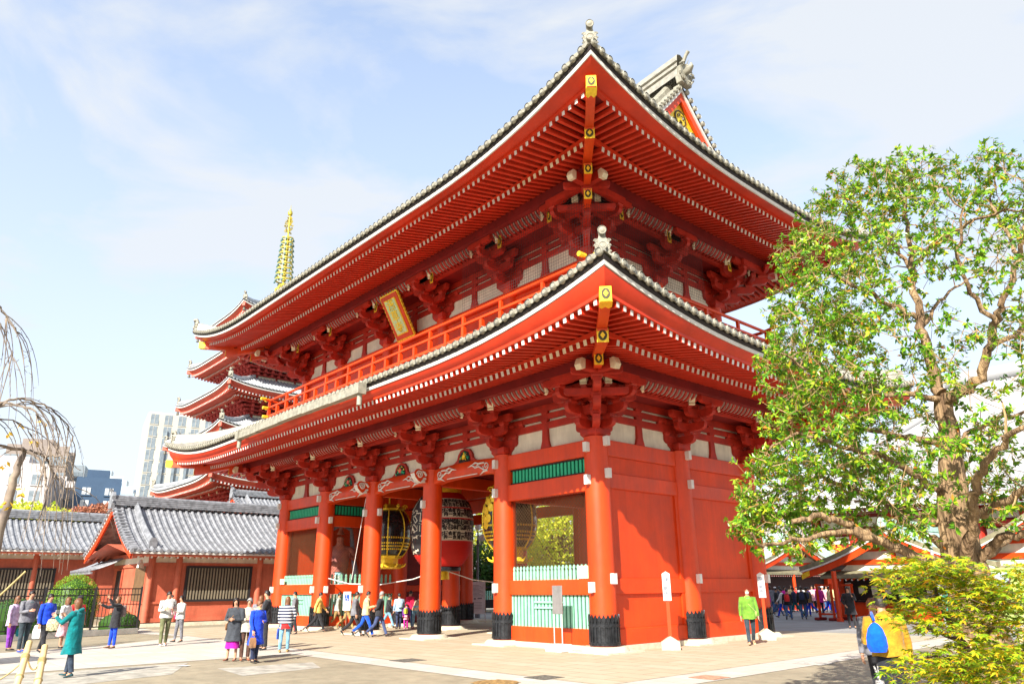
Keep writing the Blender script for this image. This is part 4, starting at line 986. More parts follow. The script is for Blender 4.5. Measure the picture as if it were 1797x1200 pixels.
def gable_hall(name, O, rz, L_, hs, ze, zr, lb, wallx=1.3, cat='building', wm=PINKR, win=(), group=None, fr=1.5, zb=0.1, bars=True, cols=None, curve=.9, vents=(), rm=TILED, back=1.0):
    """ridge along local +y from y=0 to L_; the shown eave on local +x at distance hs from the ridge"""
    root = empty(name, (O[0], O[1], 0), rz, label=lb, cat=cat, group=group)
    def B(mb, nm, mats, sm=None, bev=0): return mb.build(nm, mats, root, smooth=sm, world=False, bevel=bev)
    q = MB(); roofrows(q, (hs, 0, 0), (-1, 0, 0), (0, 1, 0), L_, hs, ze, zr, curve=curve); roofrows(q, (-hs, 0, 0), (1, 0, 0), (0, 1, 0), L_, hs, ze, zr, curve=curve, pitch=.37)
    rf = B(q, 'roof', rm, 45)
    q = MB()
    for (z, w_, h_) in ((zr+.02, .34, .10), (zr+.14, .30, .10), (zr+.26, .26, .10), (zr+.38, .22, .10)): q.box(-w_, w_, -.05, L_+.05, z, z+h_)
    q.tube([(0, -.1, zr+.52), (0, L_+.1, zr+.52)], .12, 10); q.build('ridge', rm, rf, smooth=40, world=False)
    q = MB()
    for y in (-.1, L_+.1):
        q.prism([(-.3, -.2), (.3, -.2), (.36, .1), (.25, .3), (.3, .55), (.12, .8), (-.12, .8), (-.3, .55), (-.25, .3), (-.36, .1)], (0, y, zr), (1, 0, 0), (0, 0, 1), (0, -1, 0), .2)
        for s in (-1, 1): q.tube(spiral_pts((s*.28, y-.05, zr+.2), (s, 0, 0), (0, 0, 1), .13, 1.3, 9), .04, 6)
        q.tube([(0, y, zr+.7), (0, y-.2, zr+.95)], [.07, .09], 8)
    q.build('ridge_end_tile', rm, rf, smooth=40, world=False)
    q = MB(); f = lambda u: lerp(ze, zr, u*(1-curve*.42*(1-u)))
    for s in (-1, 1):                                   # descending ridges, verge tiles
        q.tube([(s*hs*(1-u), 1.25, f(u)+.18) for u in [.12+.88*i/8 for i in range(9)]], .16, 8)
        q.tube([(s*hs*(1-u), 1.25, f(u)+.34) for u in [.12+.88*i/8 for i in range(9)]], .09, 8)
        q.prism([(-.2, -.1), (.2, -.1), (.22, .2), (.12, .42), (-.12, .42), (-.22, .2)], (s*hs*.88, 1.25, f(.12)+.08), (0, 1, 0), (0, 0, 1), (s, 0, 0), .16)
        for i in range(int(hs/.3)): u = (i+.5)/int(hs/.3); q.tube([(s*hs*(1-u), -.12, f(u)+.03), (s*hs*(1-u), .45, f(u)+.06)], .10, 8)
    q.build('descending_ridge', rm, rf, smooth=40, world=False)
    q = MB()
    for y, t in ((-.02, 0), (L_-.06, 0)):
        for (a, b, m, dy) in ((-.10, -.02, 1, 0), (-.42, -.10, 0, .05)):
            for s in (-1, 1):
                rows = []
                for i in range(9): u = i/8; z = f(u); x = s*hs*(1-u); rows.append([(x, y+dy, z+a), (x, y+dy, z+b), (x, y+dy+.1, z+b), (x, y+dy+.1, z+a)])
                q.grid(rows, m, close=True)
    B(q, 'barge_board', [RED, WHITE], 30)
    q = MB()
    for s in (-1, 1): q.box(min(s*(hs-.06), s*(hs-.02)), max(s*(hs-.06), s*(hs-.02)), 0, L_, ze-.16, ze-.06, 1); q.box(min(s*(hs-.2), s*(hs-.08)), max(s*(hs-.2), s*(hs-.08)), .05, L_-.05, ze-.28, ze-.165, 0)
    n = int(L_/.34)
    for k in range(n+1):
        y = .15+k*(L_-.3)/n
        for s in (-1, 1): q.bar((s*(hs-.16), y, ze-.33), (s*(hs-2.0), y, ze+.22), .10, .11, 0, endm=1)
    q.grid([[(s*(hs-.1), y, ze-.16) if False else (hs-.1, y, ze-.20) for y in (0, L_)], [(0, y, ze+.55) for y in (0, L_)], [(-hs+.1, y, ze-.20) for y in (0, L_)]], 0)
    B(q, 'eave_rafters', [PINKR, WHITE])
    wx = hs-wallx; y0, y1 = 1.55, L_-1.55; q = MB()
    zt = ze+.05
    q.box(-wx*back, wx, y0, y1, zb, zt); B(q, 'wall', wm)
    q = MB(); q.prism([(-wx, zt+.01), (wx, zt+.01), (0, zr-.35)], (0, y0+.6, 0), (1, 0, 0), (0, 0, 1), (0, -1, 0), .1); B(q, 'gable_wall', PLAST)
    q = MB(); q.box(-wx-.03, wx+.03, y0-.05, y1+.05, zt-.62, zt-.28); B(q, 'plaster_band', PLAST)
    q = MB()
    for z, h_ in ((zt-.28, .26), (zt-.80, .18), (zb+.95, .12), (zb, .22)): q.box(-wx-.07, wx+.07, y0-.08, y1+.08, z, z+h_)
    B(q, 'tie_beams', wm)
    n = max(1, round((y1-y0)/3.4))
    for y in (cols or [lerp(y0, y1, k/n) for k in range(n+1)]):
        q = MB(); q.tube([(wx, y, zb), (wx, y, zt)], .19, 16); B(q, 'pillar', wm, 40)
        q = MB(); q.box(wx-.2, wx+.25, y-.3, y+.3, zt-.20, zt-.05); q.box(wx-.2, wx+.3, y-.5, y+.5, zt-.05, zt+.08); B(q, 'bracket', wm)
    for (ya, yb, za, zb2) in win:
        q = MB(); q.box(wx+.02, wx+.06, ya, yb, za, zb2, 1)
        for a, b, c, d in ((ya-.12, ya, za-.12, zb2+.12), (yb, yb+.12, za-.12, zb2+.12)): q.box(wx+.0, wx+.14, a, b, c, d, 0)
        for c, d in ((za-.12, za), (zb2, zb2+.12)): q.box(wx+.0, wx+.138, ya, yb, c, d, 0)
        wo = B(q, 'window', [IRON, DARK]); q = MB(); nb = int((yb-ya)/.17)
        for k in range(nb): y = ya+(k+.5)*(yb-ya)/nb; q.box(wx+.062, wx+.11, y-.04, y+.04, za, zb2)
        q.build('window_bars', mat('bronze_window_bar', (.20, .17, .12), .5), wo, world=False)
    for (xa, xb, za, zb2, m) in vents:
        q = MB(); q.box(xa-.09, xb+.09, y0-.10, y0-.03, za-.09, zb2+.09, 1); q.box(xa, xb, y0-.13, y0-.09, za, zb2, 0); B(q, 'side_window', [m, PINKR])
    return root
BRZ = mat('brown_shutter', (.15, .09, .045), .5, .15, 2)
A_ = gable_hall('tiled_building', (-33.7, -5.2), 0, 22, 5.0, 3.80, 6.55, 'low red building with a grey tiled gable roof between the iron railing and the gate', cols=[1.55, 3.0, 7.75, 11.7, 15.8, 20.4], win=[(3.55, 7.15, 1.25, 2.95), (12, 15.5, 1.25, 2.95)], vents=[(1.2, 3.1, 1.2, 3.05, BRZ), (-2.6, -1.7, .9, 2.9, DARK)])
q = MB(); roofrows(q, (0, 0, 0), (0, 1, 0), (1, 0, 0), 5.2, 1.7, 3.05, 3.75, pitch=.33, rr=.08); q.box(0, 5.2, .0, .1, 2.86, 2.98); q.build('pent_roof', TILED, A_, world=False, smooth=45, loc=(-6.6, -.3, -.15))
q = MB(); q.prism([(-.36, -.22), (.36, -.22), (.30, -.02), (.16, .08), (.05, .22), (-.05, .22), (-.16, .08), (-.30, -.02)], (0, 0, 0), (.8, -.6, 0), (0, 0, 1), (-.6, -.8, 0), .1); q.build('white_corner_ornament', [WHITE], A_, world=False, loc=(3.95, .9, 3.15))
B_ = gable_hall('tiled_building', (-47.5, -22.5), 0, 27.5, 5.5, 4.35, 6.65, 'long red building with grey tiled roof and barred windows behind the round bush', win=[(2.2, 5.2, 1.3, 3.1), (7.0, 10.4, 1.3, 3.1), (12.6, 16.6, 1.3, 3.1)])
pB = at(430, 872, 72)
C_ = gable_hall('tiled_building', (pB.x-3, pB.y+.0, 0), 0, 12, 3.6, pB.z-1.6, pB.z+.4, 'small grey tiled roof showing between the left building and the gate', win=[])
# ---- iron fence, bushes, wooden board at the left
def ironfence(a, b, h, lb, nm='iron_fence', z0=.22):
    a, b = Vector(a), Vector(b); d = b-a; Lg = d.length; d.normalize(); root = empty(nm, tuple(a), 0, lb, 'fence'); q = MB()
    for z in (z0+.12, z0+h-.25, z0+h): q.bar(a+Vector((0, 0, z)), b+Vector((0, 0, z)), .035, .045)
    q.build('rail', IRON, root); q = MB(); n = int(Lg/.145)
    for k in range(n): p = a+d*(Lg*k/n); q.bar(p+Vector((0, 0, z0+.1)), p+Vector((0, 0, z0+h)), .022, .022)
    q.build('bars', IRON, root); q = MB(); q.bar(a+Vector((0, 0, z0/2)), b+Vector((0, 0, z0/2)), .3, z0); q.build('stone_base', STONEG, root)
    for k in range(int(Lg/2)+1): p = a+d*min(Lg, k*2.0); q = MB(); q.bar(p+Vector((0, 0, z0)), p+Vector((0, 0, z0+h+.08)), .07, .07); q.build('post', IRON, root)
fa, fb = at(242, 1083, 37.5), at(-70, 1083, 34.5); ironfence((fa.x, fa.y, 0), (fb.x, fb.y, 0), 1.62, 'black iron railing in front of the round bush on the left')
def leafmat(name, cols, rough=.5, trans=.35):
    m = bpy.data.materials.new(name); m.use_nodes = True; nt = m.node_tree; b = nt.nodes['Principled BSDF']; b.inputs['Roughness'].default_value = rough; b.inputs['Specular IOR Level'].default_value = .35
    g = nt.nodes.new('ShaderNodeNewGeometry'); r = nt.nodes.new('ShaderNodeValToRGB'); r.color_ramp.interpolation = 'LINEAR'; e = r.color_ramp.elements
    for i, (p, c) in enumerate(cols):
        q = e[i] if i < 2 else e.new(p); q.position = p; q.color = (*c, 1)
    nt.links.new(g.outputs['Random Per Island'], r.inputs[0]); nt.links.new(r.outputs[0], b.inputs['Base Color'])
    t = nt.nodes.new('ShaderNodeBsdfTranslucent'); nt.links.new(r.outputs[0], t.inputs[0]); ms = nt.nodes.new('ShaderNodeMixShader'); ms.inputs[0].default_value = trans; o = nt.nodes['Material Output']
    nt.links.new(b.outputs[0], ms.inputs[1]); nt.links.new(t.outputs[0], ms.inputs[2]); nt.links.new(ms.outputs[0], o.inputs[0])
    return m
BUSHM = leafmat('clipped_bush_leaf', [(0, (.10, .24, .012)), (1, (.32, .50, .03)), (.5, (.20, .38, .02))]); DKB = leafmat('dark_hedge_leaf', [(0, (.02, .07, .015)), (1, (.07, .16, .02))])
YGM = leafmat('yellow_green_leaf', [(0, (.34, .46, .03)), (1, (.82, .76, .06)), (.5, (.58, .64, .05))], trans=.5); YLM = leafmat('ginkgo_leaf', [(0, (.55, .34, .02)), (1, (.8, .5, .04))])
BARK = mat('brown_bark', (.38, .25, .13), .85, .3, 9, 1., 22, col2=(.12, .07, .035), stretch=(1, 1, .13)); [setattr(n_.inputs['Distance'], 'default_value', .09) for n_ in BARK.node_tree.nodes if n_.type == 'BUMP']
BARK = mat('brown_bark', (.36, .22, .11), .85, .3, 9, .9, 26, col2=(.13, .075, .035), stretch=(1, 1, .22)); TWIG = mat('dark_twig', (.10, .07, .06), .8, .2, 6); BAMB = mat('bamboo_post', (.60, .44, .20), .6, .2, 3, stretch=(1, 1, .3))
def leafquad(mb, p, d, n_, L_, W_, m=0):
    """one folded leaf"""
    p, d = Vector(p), Vector(d).normalized(); s = d.cross(Vector(n_)); s = s.normalized() if s.length > 1e-4 else d.orthogonal().normalized(); u = s.cross(d)
    b = len(mb.v); mb.v.extend([tuple(p), tuple(p+d*L_*.45+s*W_/2+u*W_*.12), tuple(p+d*L_), tuple(p+d*L_*.45-s*W_/2+u*W_*.12)]); mb.f.append([b, b+1, b+2, b+3]); mb.m.append(m)
def rv(r=rng):
    while True:
        v = Vector((r.uniform(-1, 1), r.uniform(-1, 1), r.uniform(-1, 1)))
        if .05 < v.length < 1: return v.normalized()
def bush(name, c, r_, n, m, lb, cat='bush', leaf=.09, trunk=False, group=None, jag=.06, zmin=0., clump=0, r3=None):
    r2 = random.Random(hash(name+str(round(c[0], 1))) % 1000 if False else int(abs(c[0]*10))+n)
    root = empty(name, (c[0], c[1], zmin), 0, lb, cat, group); mb = MB(); C0 = Vector(c); rx, ry, rz_ = r_
    cl = [(C0+Vector((v.x*rx, v.y*ry, v.z*rz_))*.0+Vector((v.x*rx*.75, v.y*ry*.75, v.z*rz_*.75)), r2.uniform(.28, .5)) for v in [rv(r2) for _ in range(clump)]]
    for k in range(n):
        if clump:
            cc, cr_ = cl[r2.randrange(clump)]; v = rv(r2); p = cc+Vector((v.x*rx, v.y*ry, v.z*rz_))*(cr_*r2.uniform(.55, 1.)); nn = v
        else:
            v = rv(r2); p = C0+Vector((v.x*rx, v.y*ry, v.z*rz_))*(1-r2.random()**2*.14+r2.uniform(-jag, jag)*.5); nn = v
        if p.z < zmin: continue
        t = rv(r2); d = (t+nn*.4).normalized(); leafquad(mb, p, d, nn+rv(r2)*.5, leaf*r2.uniform(.8, 1.4), leaf*.7)
    mb.build('crown' if clump else 'foliage', m, root)
    q = MB()
    if clump:
        q.tube([(c[0], c[1], zmin), (c[0], c[1], c[2]-rz_*.4), (c[0]+.2, c[1], c[2]+rz_*.4)], [r_[0]*.07, r_[0]*.05, .03], 8)
        for cc, _ in cl: q.tube([(c[0], c[1], max(zmin, c[2]-rz_*.5)), lerp3((c[0], c[1], c[2]-rz_*.2), cc, .5), tuple(cc)], [r_[0]*.035, r_[0]*.02, .01], 5)
        q.build('trunk', BARK, root, smooth=50)
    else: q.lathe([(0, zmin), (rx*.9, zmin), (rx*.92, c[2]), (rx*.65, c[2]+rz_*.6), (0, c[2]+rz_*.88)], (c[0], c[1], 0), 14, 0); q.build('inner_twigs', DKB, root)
    return root
tp = at(131, 1036, 40.5); bush('clipped_bush', (tp.x, tp.y, 1.15), (1.08, 1.08, 1.35), 8000, BUSHM, 'round clipped bright green bush behind the iron railing', leaf=.05, zmin=.2)
tp = at(30, 1060, 37.5); bush('low_hedge', (tp.x, tp.y, .7), (2.4, 1.0, .75), 5000, DKB, 'dark low hedge behind the railing under the barred windows', leaf=.07, zmin=.1)
tp = at(215, 1060, 38.6); bush('low_hedge', (tp.x, tp.y, .45), (.9, .6, .45), 1500, DKB, 'small dark shrub behind the railing right of the round bush', leaf=.06, zmin=.1)
wb = at(5, 1040, 24); q = MB()
for k in range(9): q.box(-.9+k*.2, -.9+k*.2+.17, -.03, .03, .1, 1.72)
for z in (.3, 1.6): q.box(-.95, .95, .03, .09, z, z+.1)
for x in (-.85, .85): q.box(x-.05, x+.05, .04, .14, 0, 1.8)
o = q.build('wooden_screen', mat('brown_slat_wood', (.16, .11, .07), .7, .2, 3, .2, 20)); o.location = (wb.x-.6, wb.y-.9, 0); o.rotation_euler = (0, 0, R(15)); tag(o, 'brown slatted wooden screen standing in front of the dark hedge', 'screen')

# ================================================================ pagoda
def pagoda():
    cx, cy = -72.8, 20.3
    root = empty('pagoda', (cx, cy, 0), 0, 'five-storey red pagoda with a golden ringed spire behind the gate', 'pagoda')
    rows_ = [(10.15, 13.0, 6.0), (9.6, 18.55, 5.6), (8.95, 23.55, 5.2), (8.35, 28.5, 4.8), (8.0, 33.35, 4.4)]
    SP = lambda sd, s, o, z: (cx+(s, o, s, -o)[sd], cy+(-o, s, o, s)[sd], z)
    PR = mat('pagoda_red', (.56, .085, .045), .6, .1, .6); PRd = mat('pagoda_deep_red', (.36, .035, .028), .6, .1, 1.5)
    TR = mat('pagoda_grey_tile', (.36, .38, .40), .5, .15, 2)
    for k, (w, ze, b) in enumerate(rows_):
        st = empty('storey', (0, 0, 0)); st.parent = root; up = 3.4 if k < 4 else 6.6; inn = rows_[k+1][2]-.6 if k < 4 else .4
        rise = lambda u: .75*abs(u)**4
        q, wb_, dk, rf, el = MB(), MB(), MB(), MB(), MB()
        for sd in range(4):
            us = [-1+2*i/20 for i in range(21)]
            def row(o, z, rr=1.): return [SP(sd, u*o, o, z+rise(u)*rr) for u in us]
            q.grid([row(w-.15, ze-.30), row(w-.55, ze-.62, .8), row(w-.55, ze-.80, .75)], 0)                          # fascia
            q.grid([row(w-.55, ze-.74, .75), row(w*.62+b*.18, ze-.40, .3), row(b, ze-.3, 0)], 1)
            wb_.grid([row(w-.08, ze-.30), row(w-.04, ze-.16), row(w-.2, ze-.16)], 0); dk.grid([row(w-.1, ze-.16), row(w, ze-.04), row(w-.3, ze-.04)], 0)
            K = 7; R_ = []
            for i in range(K+1):
                t = i/K; o = lerp(w, inn, t); R_.append([SP(sd, u*o, o, ze+up*.50*t+up*.20*t*t+rise(u)*(1-t)**2) for u in us])
            rf.grid(R_, 0)
            n = int(2*w/.42)
            for j in range(n+1):
                s = -w+.15+j*(2*w-.3)/n; u = s/w; i1 = max(abs(s), inn)
                pts = [(lerp(w+.02, i1, t), lerp(0, (w-i1)/(w-inn), t)) for t in (0, .25, .6, 1)]
                if w-i1 > .2: rf.tube([SP(sd, s, o, ze+up*.50*t+up*.20*t*t+rise(u)*(1-t)**2+.02) for o, t in pts], .11, 5)
            n = int(2*(w-.6)/.40)
            for j in range(n+1):                        # two rows of rafters with pale ends
                s = -(w-.6)+.1+j*(2*(w-.6)-.2)/n; u = s/w
                el.bar(SP(sd, s, w-.5, ze-.84+rise(u)*.8), SP(sd, s, max(abs(s), w-2.0), ze-.70+rise(u)*.5), .16, .18, 0, endm=1)
                if abs(s) < w-1.7: el.bar(SP(sd, s, w-1.7, ze-1.0+rise(u)*.5), SP(sd, s, max(abs(s), b), ze-.55), .17, .20, 0, endm=1)
        s1 = q.build('eave_boards', [PR, PRd], st, smooth=40); wb_.build('white_edge_board', WHITE, st, smooth=40); dk.build('dark_edge_batten', DARK, st, smooth=40)  # near-black strip again paints the shaded gap under the tiles
        rf.build('roof', TR, st, smooth=50); el.build('rafters', [PR, WHITE], st)
        q = MB()
        for sx in (-1, 1):
            for sy in (-1, 1):
                P_ = lambda o, z: Vector((cx+sx*o, cy+sy*o, z))
                q.bar(P_(w-.15, ze-.45+.6), P_(b, ze-.5), .34, .5)
        q.build('hip_beam', PR, st)
        for sx in (-1, 1):
            for sy in (-1, 1):
                P_ = lambda o, z: Vector((cx+sx*o, cy+sy*o, z)); g = MB()
                g.lathe([(.02, .0), (.10, -.02), (.16, -.30), (.20, -.42), (0, -.40)], P_(w-.35, ze-.15), 10); g.build('wind_bell', mat('bronze_bell', (.10, .10, .07), .5), st, smooth=40)
                h = MB(); h.tube([P_(lerp(w-.3, inn, t), ze+up*.50*t+up*.20*t*t+.75*(1-t)**2+.22) for t in (0, .2, .45, .7, 1)], [.26, .24, .22, .22, .2], 7)
                onigawara(P_(w-.35, ze+.85), (sx, sy, 0), 1.1, st, 'ridge_end_tile'); h.build('hip_ridge', TR, st, smooth=50)
        # body and stepped brackets
        zb0 = ze-4.2 if k else 5.0; bb = b-.9
        q = MB(); q.box(cx-bb, cx+bb, cy-bb, cy+bb, zb0-.6, ze-.4); q.build('red_wall', PRd, st)
        q = MB()
        for sd in range(4):
            for j in range(3): a, c_ = SP(sd, -bb*.92+j*bb*.62, bb-.02, 0), SP(sd, -bb*.92+j*bb*.62+bb*.55, bb+.05, 0); q.box(min(a[0], c_[0]), max(a[0], c_[0]), min(a[1], c_[1]), max(a[1], c_[1]), ze-2.9, ze-2.2)
        q.build('plaster_panels', PLAST, st)
        q, e2 = MB(), MB()
        for sd in range(4):
            for t in range(4):
                o = bb+.25+t*.52; z = ze-2.15+t*.36
                q.bar(SP(sd, -o-.3, o, z), SP(sd, o+.3, o, z), .2, .16)
                for j in range(10): s = -bb-.2*t+j*(2*bb+.4*t)/9; q.bar(SP(sd, s, o-.4, z+.2), SP(sd, s, o+.42, z+.2), .24, .26); c_ = SP(sd, s, o+.40, z+.2); q.lathe([(0, -.2), (.13, -.2), (.2, -.08), (.2, .05), (0, .05)], (c_[0], c_[1], z+.1), 4)
            for j in range(5): s = -bb*.95+j*bb*1.9/4; e2.bar(SP(sd, s, bb+2.2, ze-1.0), SP(sd, s, bb+1.6, ze-.85), .22, .3)
        q.build('brackets', PRd, st); e2.build('pale_tail_ends', CREAM, st)
        if k:
            q = MB(); br = bb+.75
            for sd in range(4):
                for z in (zb0+.95, zb0+.62, zb0+.3): q.bar(SP(sd, -br-.3, br, z), SP(sd, br+.3, br, z), .10, .12)
                for j in range(11): q.bar(SP(sd, -br+j*br/5, br, zb0-.1), SP(sd, -br+j*br/5, br, zb0+.95), .1, .1, up=(1, 0, 0))
            q.build('railing', PR, st); q = MB(); q.box(cx-br-.15, cx+br+.15, cy-br-.15, cy+br+.15, zb0-.25, zb0-.1); q.build('balcony_floor', WHITE, st)
    q = MB(); q.box(cx-9, cx+9, cy-9, cy+9, 0, 5); q.build('stone_podium', STONE, root)
    sp = empty('spire', (0, 0, 0)); sp.parent = root
    g = MB(); g.box(cx-.8, cx+.8, cy-.8, cy+.8, 39.2, 40.1); g.tube([(cx, cy, 39), (cx, cy, 52.0)], .13, 10)
    g.lathe([(0, 40.1), (.75, 40.1), (.6, 40.5), (.2, 40.7)], (cx, cy, 0), 20); g.lathe([(0, 51.0), (.26, 51.1), (.34, 51.4), (.26, 51.7), (0, 51.8)], (cx, cy, 0), 16); g.tube([(cx, cy, 51.7), (cx+.05, cy, 52.7)], [.06, .02], 6)
    g.build('gilded_mast', mat('dull_gilding', (.50, .40, .05), .4, .2, 5, metal=.3), sp, smooth=40)
    for k in range(9):
        z = 41.2+k*.78; r_ = 1.16-k*.045; g = MB(); g.lathe([(r_, z-.10), (r_, z+.10), (r_-.10, z+.10), (r_-.10, z-.10), (r_, z-.10)], (cx, cy, 0), 28)
        for a in range(8): g.bar((cx, cy, z), (cx+r_*math.cos(a*PI/4), cy+r_*math.sin(a*PI/4), z), .04, .04)
        g.lathe([(.15, z-.16), (.28, z-.1), (.28, z+.1), (.15, z+.16)], (cx, cy, 0), 14)
        for a in range(8): g.lathe([(.01, 0), (.09, -.04), (.13, -.3), (0, -.3)], (cx+(r_+.02)*math.cos(a*PI/4+.2), cy+(r_+.02)*math.sin(a*PI/4+.2), z-.1), 7, 1)
        g.build('spire_ring', [mat('dull_gilding', (.50, .40, .05), .4, .2, 5, metal=.3), mat('verdigris', (.06, .16, .15), .5)], sp, smooth=40)
    g = MB(); r3 = random.Random(2)
    for a in range(4):
        dv = Vector((math.cos(a*PI/2+.4), math.sin(a*PI/2+.4), 0))
        for j in range(22):
            z = r3.uniform(48.4, 50.7); o = Vector((cx, cy, z))+dv*r3.uniform(.1, .75*(1-abs(z-49.2)/2.2)+.1); g.tube(spiral_pts(o, dv, (0, 0, 1), .14, 1.2, 7, r3.choice((-1, 1))), .035, 4)
    g.build('water_flame', mat('dull_gilding', (.50, .40, .05)), sp)
pagoda()

# ================================================================ towers and town
def block(name, px, dist, w_, d_, h, rz, lb, wallm, winm, nx, nz, ww, wh_, faces=('f',), z0=2., group='town buildings beyond the temple', roofbits=True, ny=None, mull=True, corner=None):
    p = at(px, 1000, dist); root = empty(name, (p.x, p.y, 0), rz, lb, 'building', group)
    q = MB(); q.box(-w_/2, w_/2, -d_/2, d_/2, 0, h); q.build('wall', wallm, root, world=False, bevel=.5 if corner else 0)
    wbm = MB(); wbm.box(-ww/2, ww/2, -.06, .0, -wh_/2, wh_/2, 0)
    if mull: wbm.box(-ww/2-.12, ww/2+.12, -.16, 0, -wh_/2-.22, -wh_/2-.06, 1); wbm.box(-.05, .05, -.10, 0, -wh_/2, wh_/2, 1)
    w0 = None
    for f in faces:
        n = nx if f == 'f' else (ny or nx); wid = w_ if f == 'f' else d_
        for i in range(n):
            for k in range(nz):
                if w0 is None: w0 = wbm.build('window', [winm, wallm], root, world=False); o = w0
                else: o = w0.copy(); COL.objects.link(o)
                s = -wid/2+(i+.5)*wid/n; z = z0+(k+.5)*(h-z0-.4)/nz
                o.location = (s, -d_/2, z) if f == 'f' else ((w_/2, s, z) if f == 'r' else (-w_/2, -s, z)); o.rotation_euler = (0, 0, 0 if f == 'f' else (PI/2 if f == 'r' else -PI/2))
    if roofbits:
        q = MB(); q.box(-w_*.3, w_*.2, -d_*.3, d_*.3, h, h+2.2); q.box(-w_/2, w_/2, -d_/2, -d_/2+.2, h, h+.8); q.box(-w_/2, w_/2, d_/2-.2, d_/2, h, h+.8); q.build('roof_plant', wallm, root, world=False)
    return root
GLS = mat('dark_window_glass', (.20, .24, .27), .12, .2, 1, spec=.6); GLB = mat('sky_blue_glass', (.42, .52, .60), .15, .1, 1, spec=.6)  # first pane colour is lightened to paint in distance haze
WC = mat('cream_concrete', (.46, .44, .38), .7, .05, .1); WP = mat('pale_pink_render', (.44, .41, .40), .7, .05, .2); NV = mat('navy_cladding', (.045, .085, .15), .5, .1, .2); BRN = mat('buff_cladding', (.24, .20, .175), .7, .1, .2); GRC = mat('grey_cladding', (.22, .26, .29), .6, .1, .2)
tw = block('tower_block', 338, 250, 38, 22, 52.5, R(78), 'tall cream high-rise with vertical window bands behind the pagoda', WC, GLS, 10, 14, 2.1, 2.9, faces=('f',), z0=2, corner=True, roofbits=False)
q = MB()
for k in range(13):
    for j in (0,): q.box(-19.08, -19.0, -5.5, -4.3, 3+k*3.7, 4.3+k*3.7); q.box(-19.08, -19.0, 3.0, 4.2, 3+k*3.7, 4.3+k*3.7)
for k in range(13): q.box(-16.9, -15.9, -11.09, -11.0, 3+k*3.8, 4.3+k*3.8)
for i in range(10): q.box(-14+i*3.3-.0, -13.2+i*3.3, -11.6, -11.0, 2, 47)
q.build('service_windows', [GLS], tw, world=False)
block('apartment_block', 92, 150, 8, 7, 17.6, R(62), 'white apartment block with small square windows left of the blue one', WP, GLS, 6, 6, 1.3, 1.4, ny=4, faces=('f', 'l'))
nb = block('office_block', 149, 140, 6.5, 6, 18.5, R(76), 'navy blue office block with white windows', NV, mat('white_blind', (.50, .53, .54), .5), 2, 8, 1.2, 1.1, faces=('f', 'l'), ny=2)
block('glass_block', 190, 175, 5.2, 6, 21.5, R(70), 'pale blue glass block at the right of the town group', GLB, mat('pale_blue_pane', (.36, .47, .57), .2), 5, 10, 1.5, 1.5, mull=False, faces=('f',))
block('glass_block', 152, 182, 9, 6, 24.3, R(70), 'pale glass roof structure rising behind the navy block', mat('frosted_glass', (.52, .60, .64), .3, .06, .3), GLB, 6, 9, 1.7, 2.0, mull=False, faces=('f',))
block('office_block', 32, 165, 10, 7, 27.0, R(70), 'buff office block with dark windows behind the weeping branches', BRN, GLS, 6, 8, 1.9, 1.7, faces=('f',))
gb_ = block('office_block', 88, 175, 6.5, 6, 26.0, R(72), 'grey office block carrying a rooftop sign', GRC, GLS, 3, 7, 1.6, 1.4, faces=('f',), roofbits=False)
block('apartment_block', -8, 140, 12, 14, 19.5, R(70), 'white apartment building behind the weeping cherry trunk', WP, GLS, 4, 7, 1.4, 1.5, faces=('f',))
block('apartment_block', 55, 190, 12, 10, 20.0, R(70), 'dark grey building low between the pale blocks', GRC, GLS, 4, 6, 1.6, 1.4, faces=('f',))
tp = at(30, 905, 78); bush('autumn_tree', (tp.x, tp.y, tp.z-1.2), (5.5, 5.5, 2.2), 5000, YGM, 'yellow autumn tree showing over the long barred building', 'tree', leaf=.35, clump=14, zmin=0)
tp = at(190, 893, 90); bush('autumn_tree', (tp.x, tp.y, tp.z-1.2), (4.0, 4.0, 1.8), 3500, leafmat('rust_leaf', [(0, (.30, .10, .06)), (1, (.5, .22, .12))]), 'rust coloured tree top between the two tiled roofs', 'tree', leaf=.3, clump=12, zmin=0)

# ================================================================ behind the gate
for (px, py, D_, rx, rz_, n, m, lb) in ((880, 900, 66, 6.5, 5.5, 9000, YGM, 'big yellow-green tree seen through the open end bay'), (975, 930, 68, 6.0, 5.6, 9000, YGM, 'second yellow-green tree seen beside the end bay post'), (850, 1000, 58, 2.2, 2.2, 3000, DKB, 'dark garden tree low behind the lamp post'), (1010, 980, 75, 5, 4.5, 6000, YGM, 'yellow-green tree at the right of the end bay opening')):
    p = at(px, py, D_); bush('garden_tree', (p.x, p.y, p.z), (rx, rx, rz_), n, m, lb, 'tree', leaf=.28, clump=34, zmin=0, group='trees beyond the gate')
p = at(845, 985, 74); gable_hall('tiled_building', (p.x-8, p.y-11, 0), 0, 22, 4.6, 3.4, 6.2, 'red hall with a grey tiled roof seen through the gate beside the lamp', win=[(6, 9, 1, 2.6)])
lp = at(838, 1072, 47); root = empty('street_lamp', (lp.x, lp.y, 0), 0, 'grey street lamp with white globes seen through the gate', 'street lamp')
q = MB(); q.lathe([(.16, 0), (.16, .7), (.10, .8), (.075, 1.2), (.07, 4.3), (.12, 4.4), (.05, 4.6), (.05, 5.1)], (lp.x, lp.y, 0), 14)
for a in (0, 2.1, 4.2): dx, dy = math.cos(a), math.sin(a); q.tube([(lp.x, lp.y, 4.2), (lp.x+.35*dx, lp.y+.35*dy, 4.25), (lp.x+.55*dx, lp.y+.55*dy, 4.5)], .035, 6)
q.build('post', mat('grey_lamp_post', (.12, .12, .13), .5), root, smooth=40)
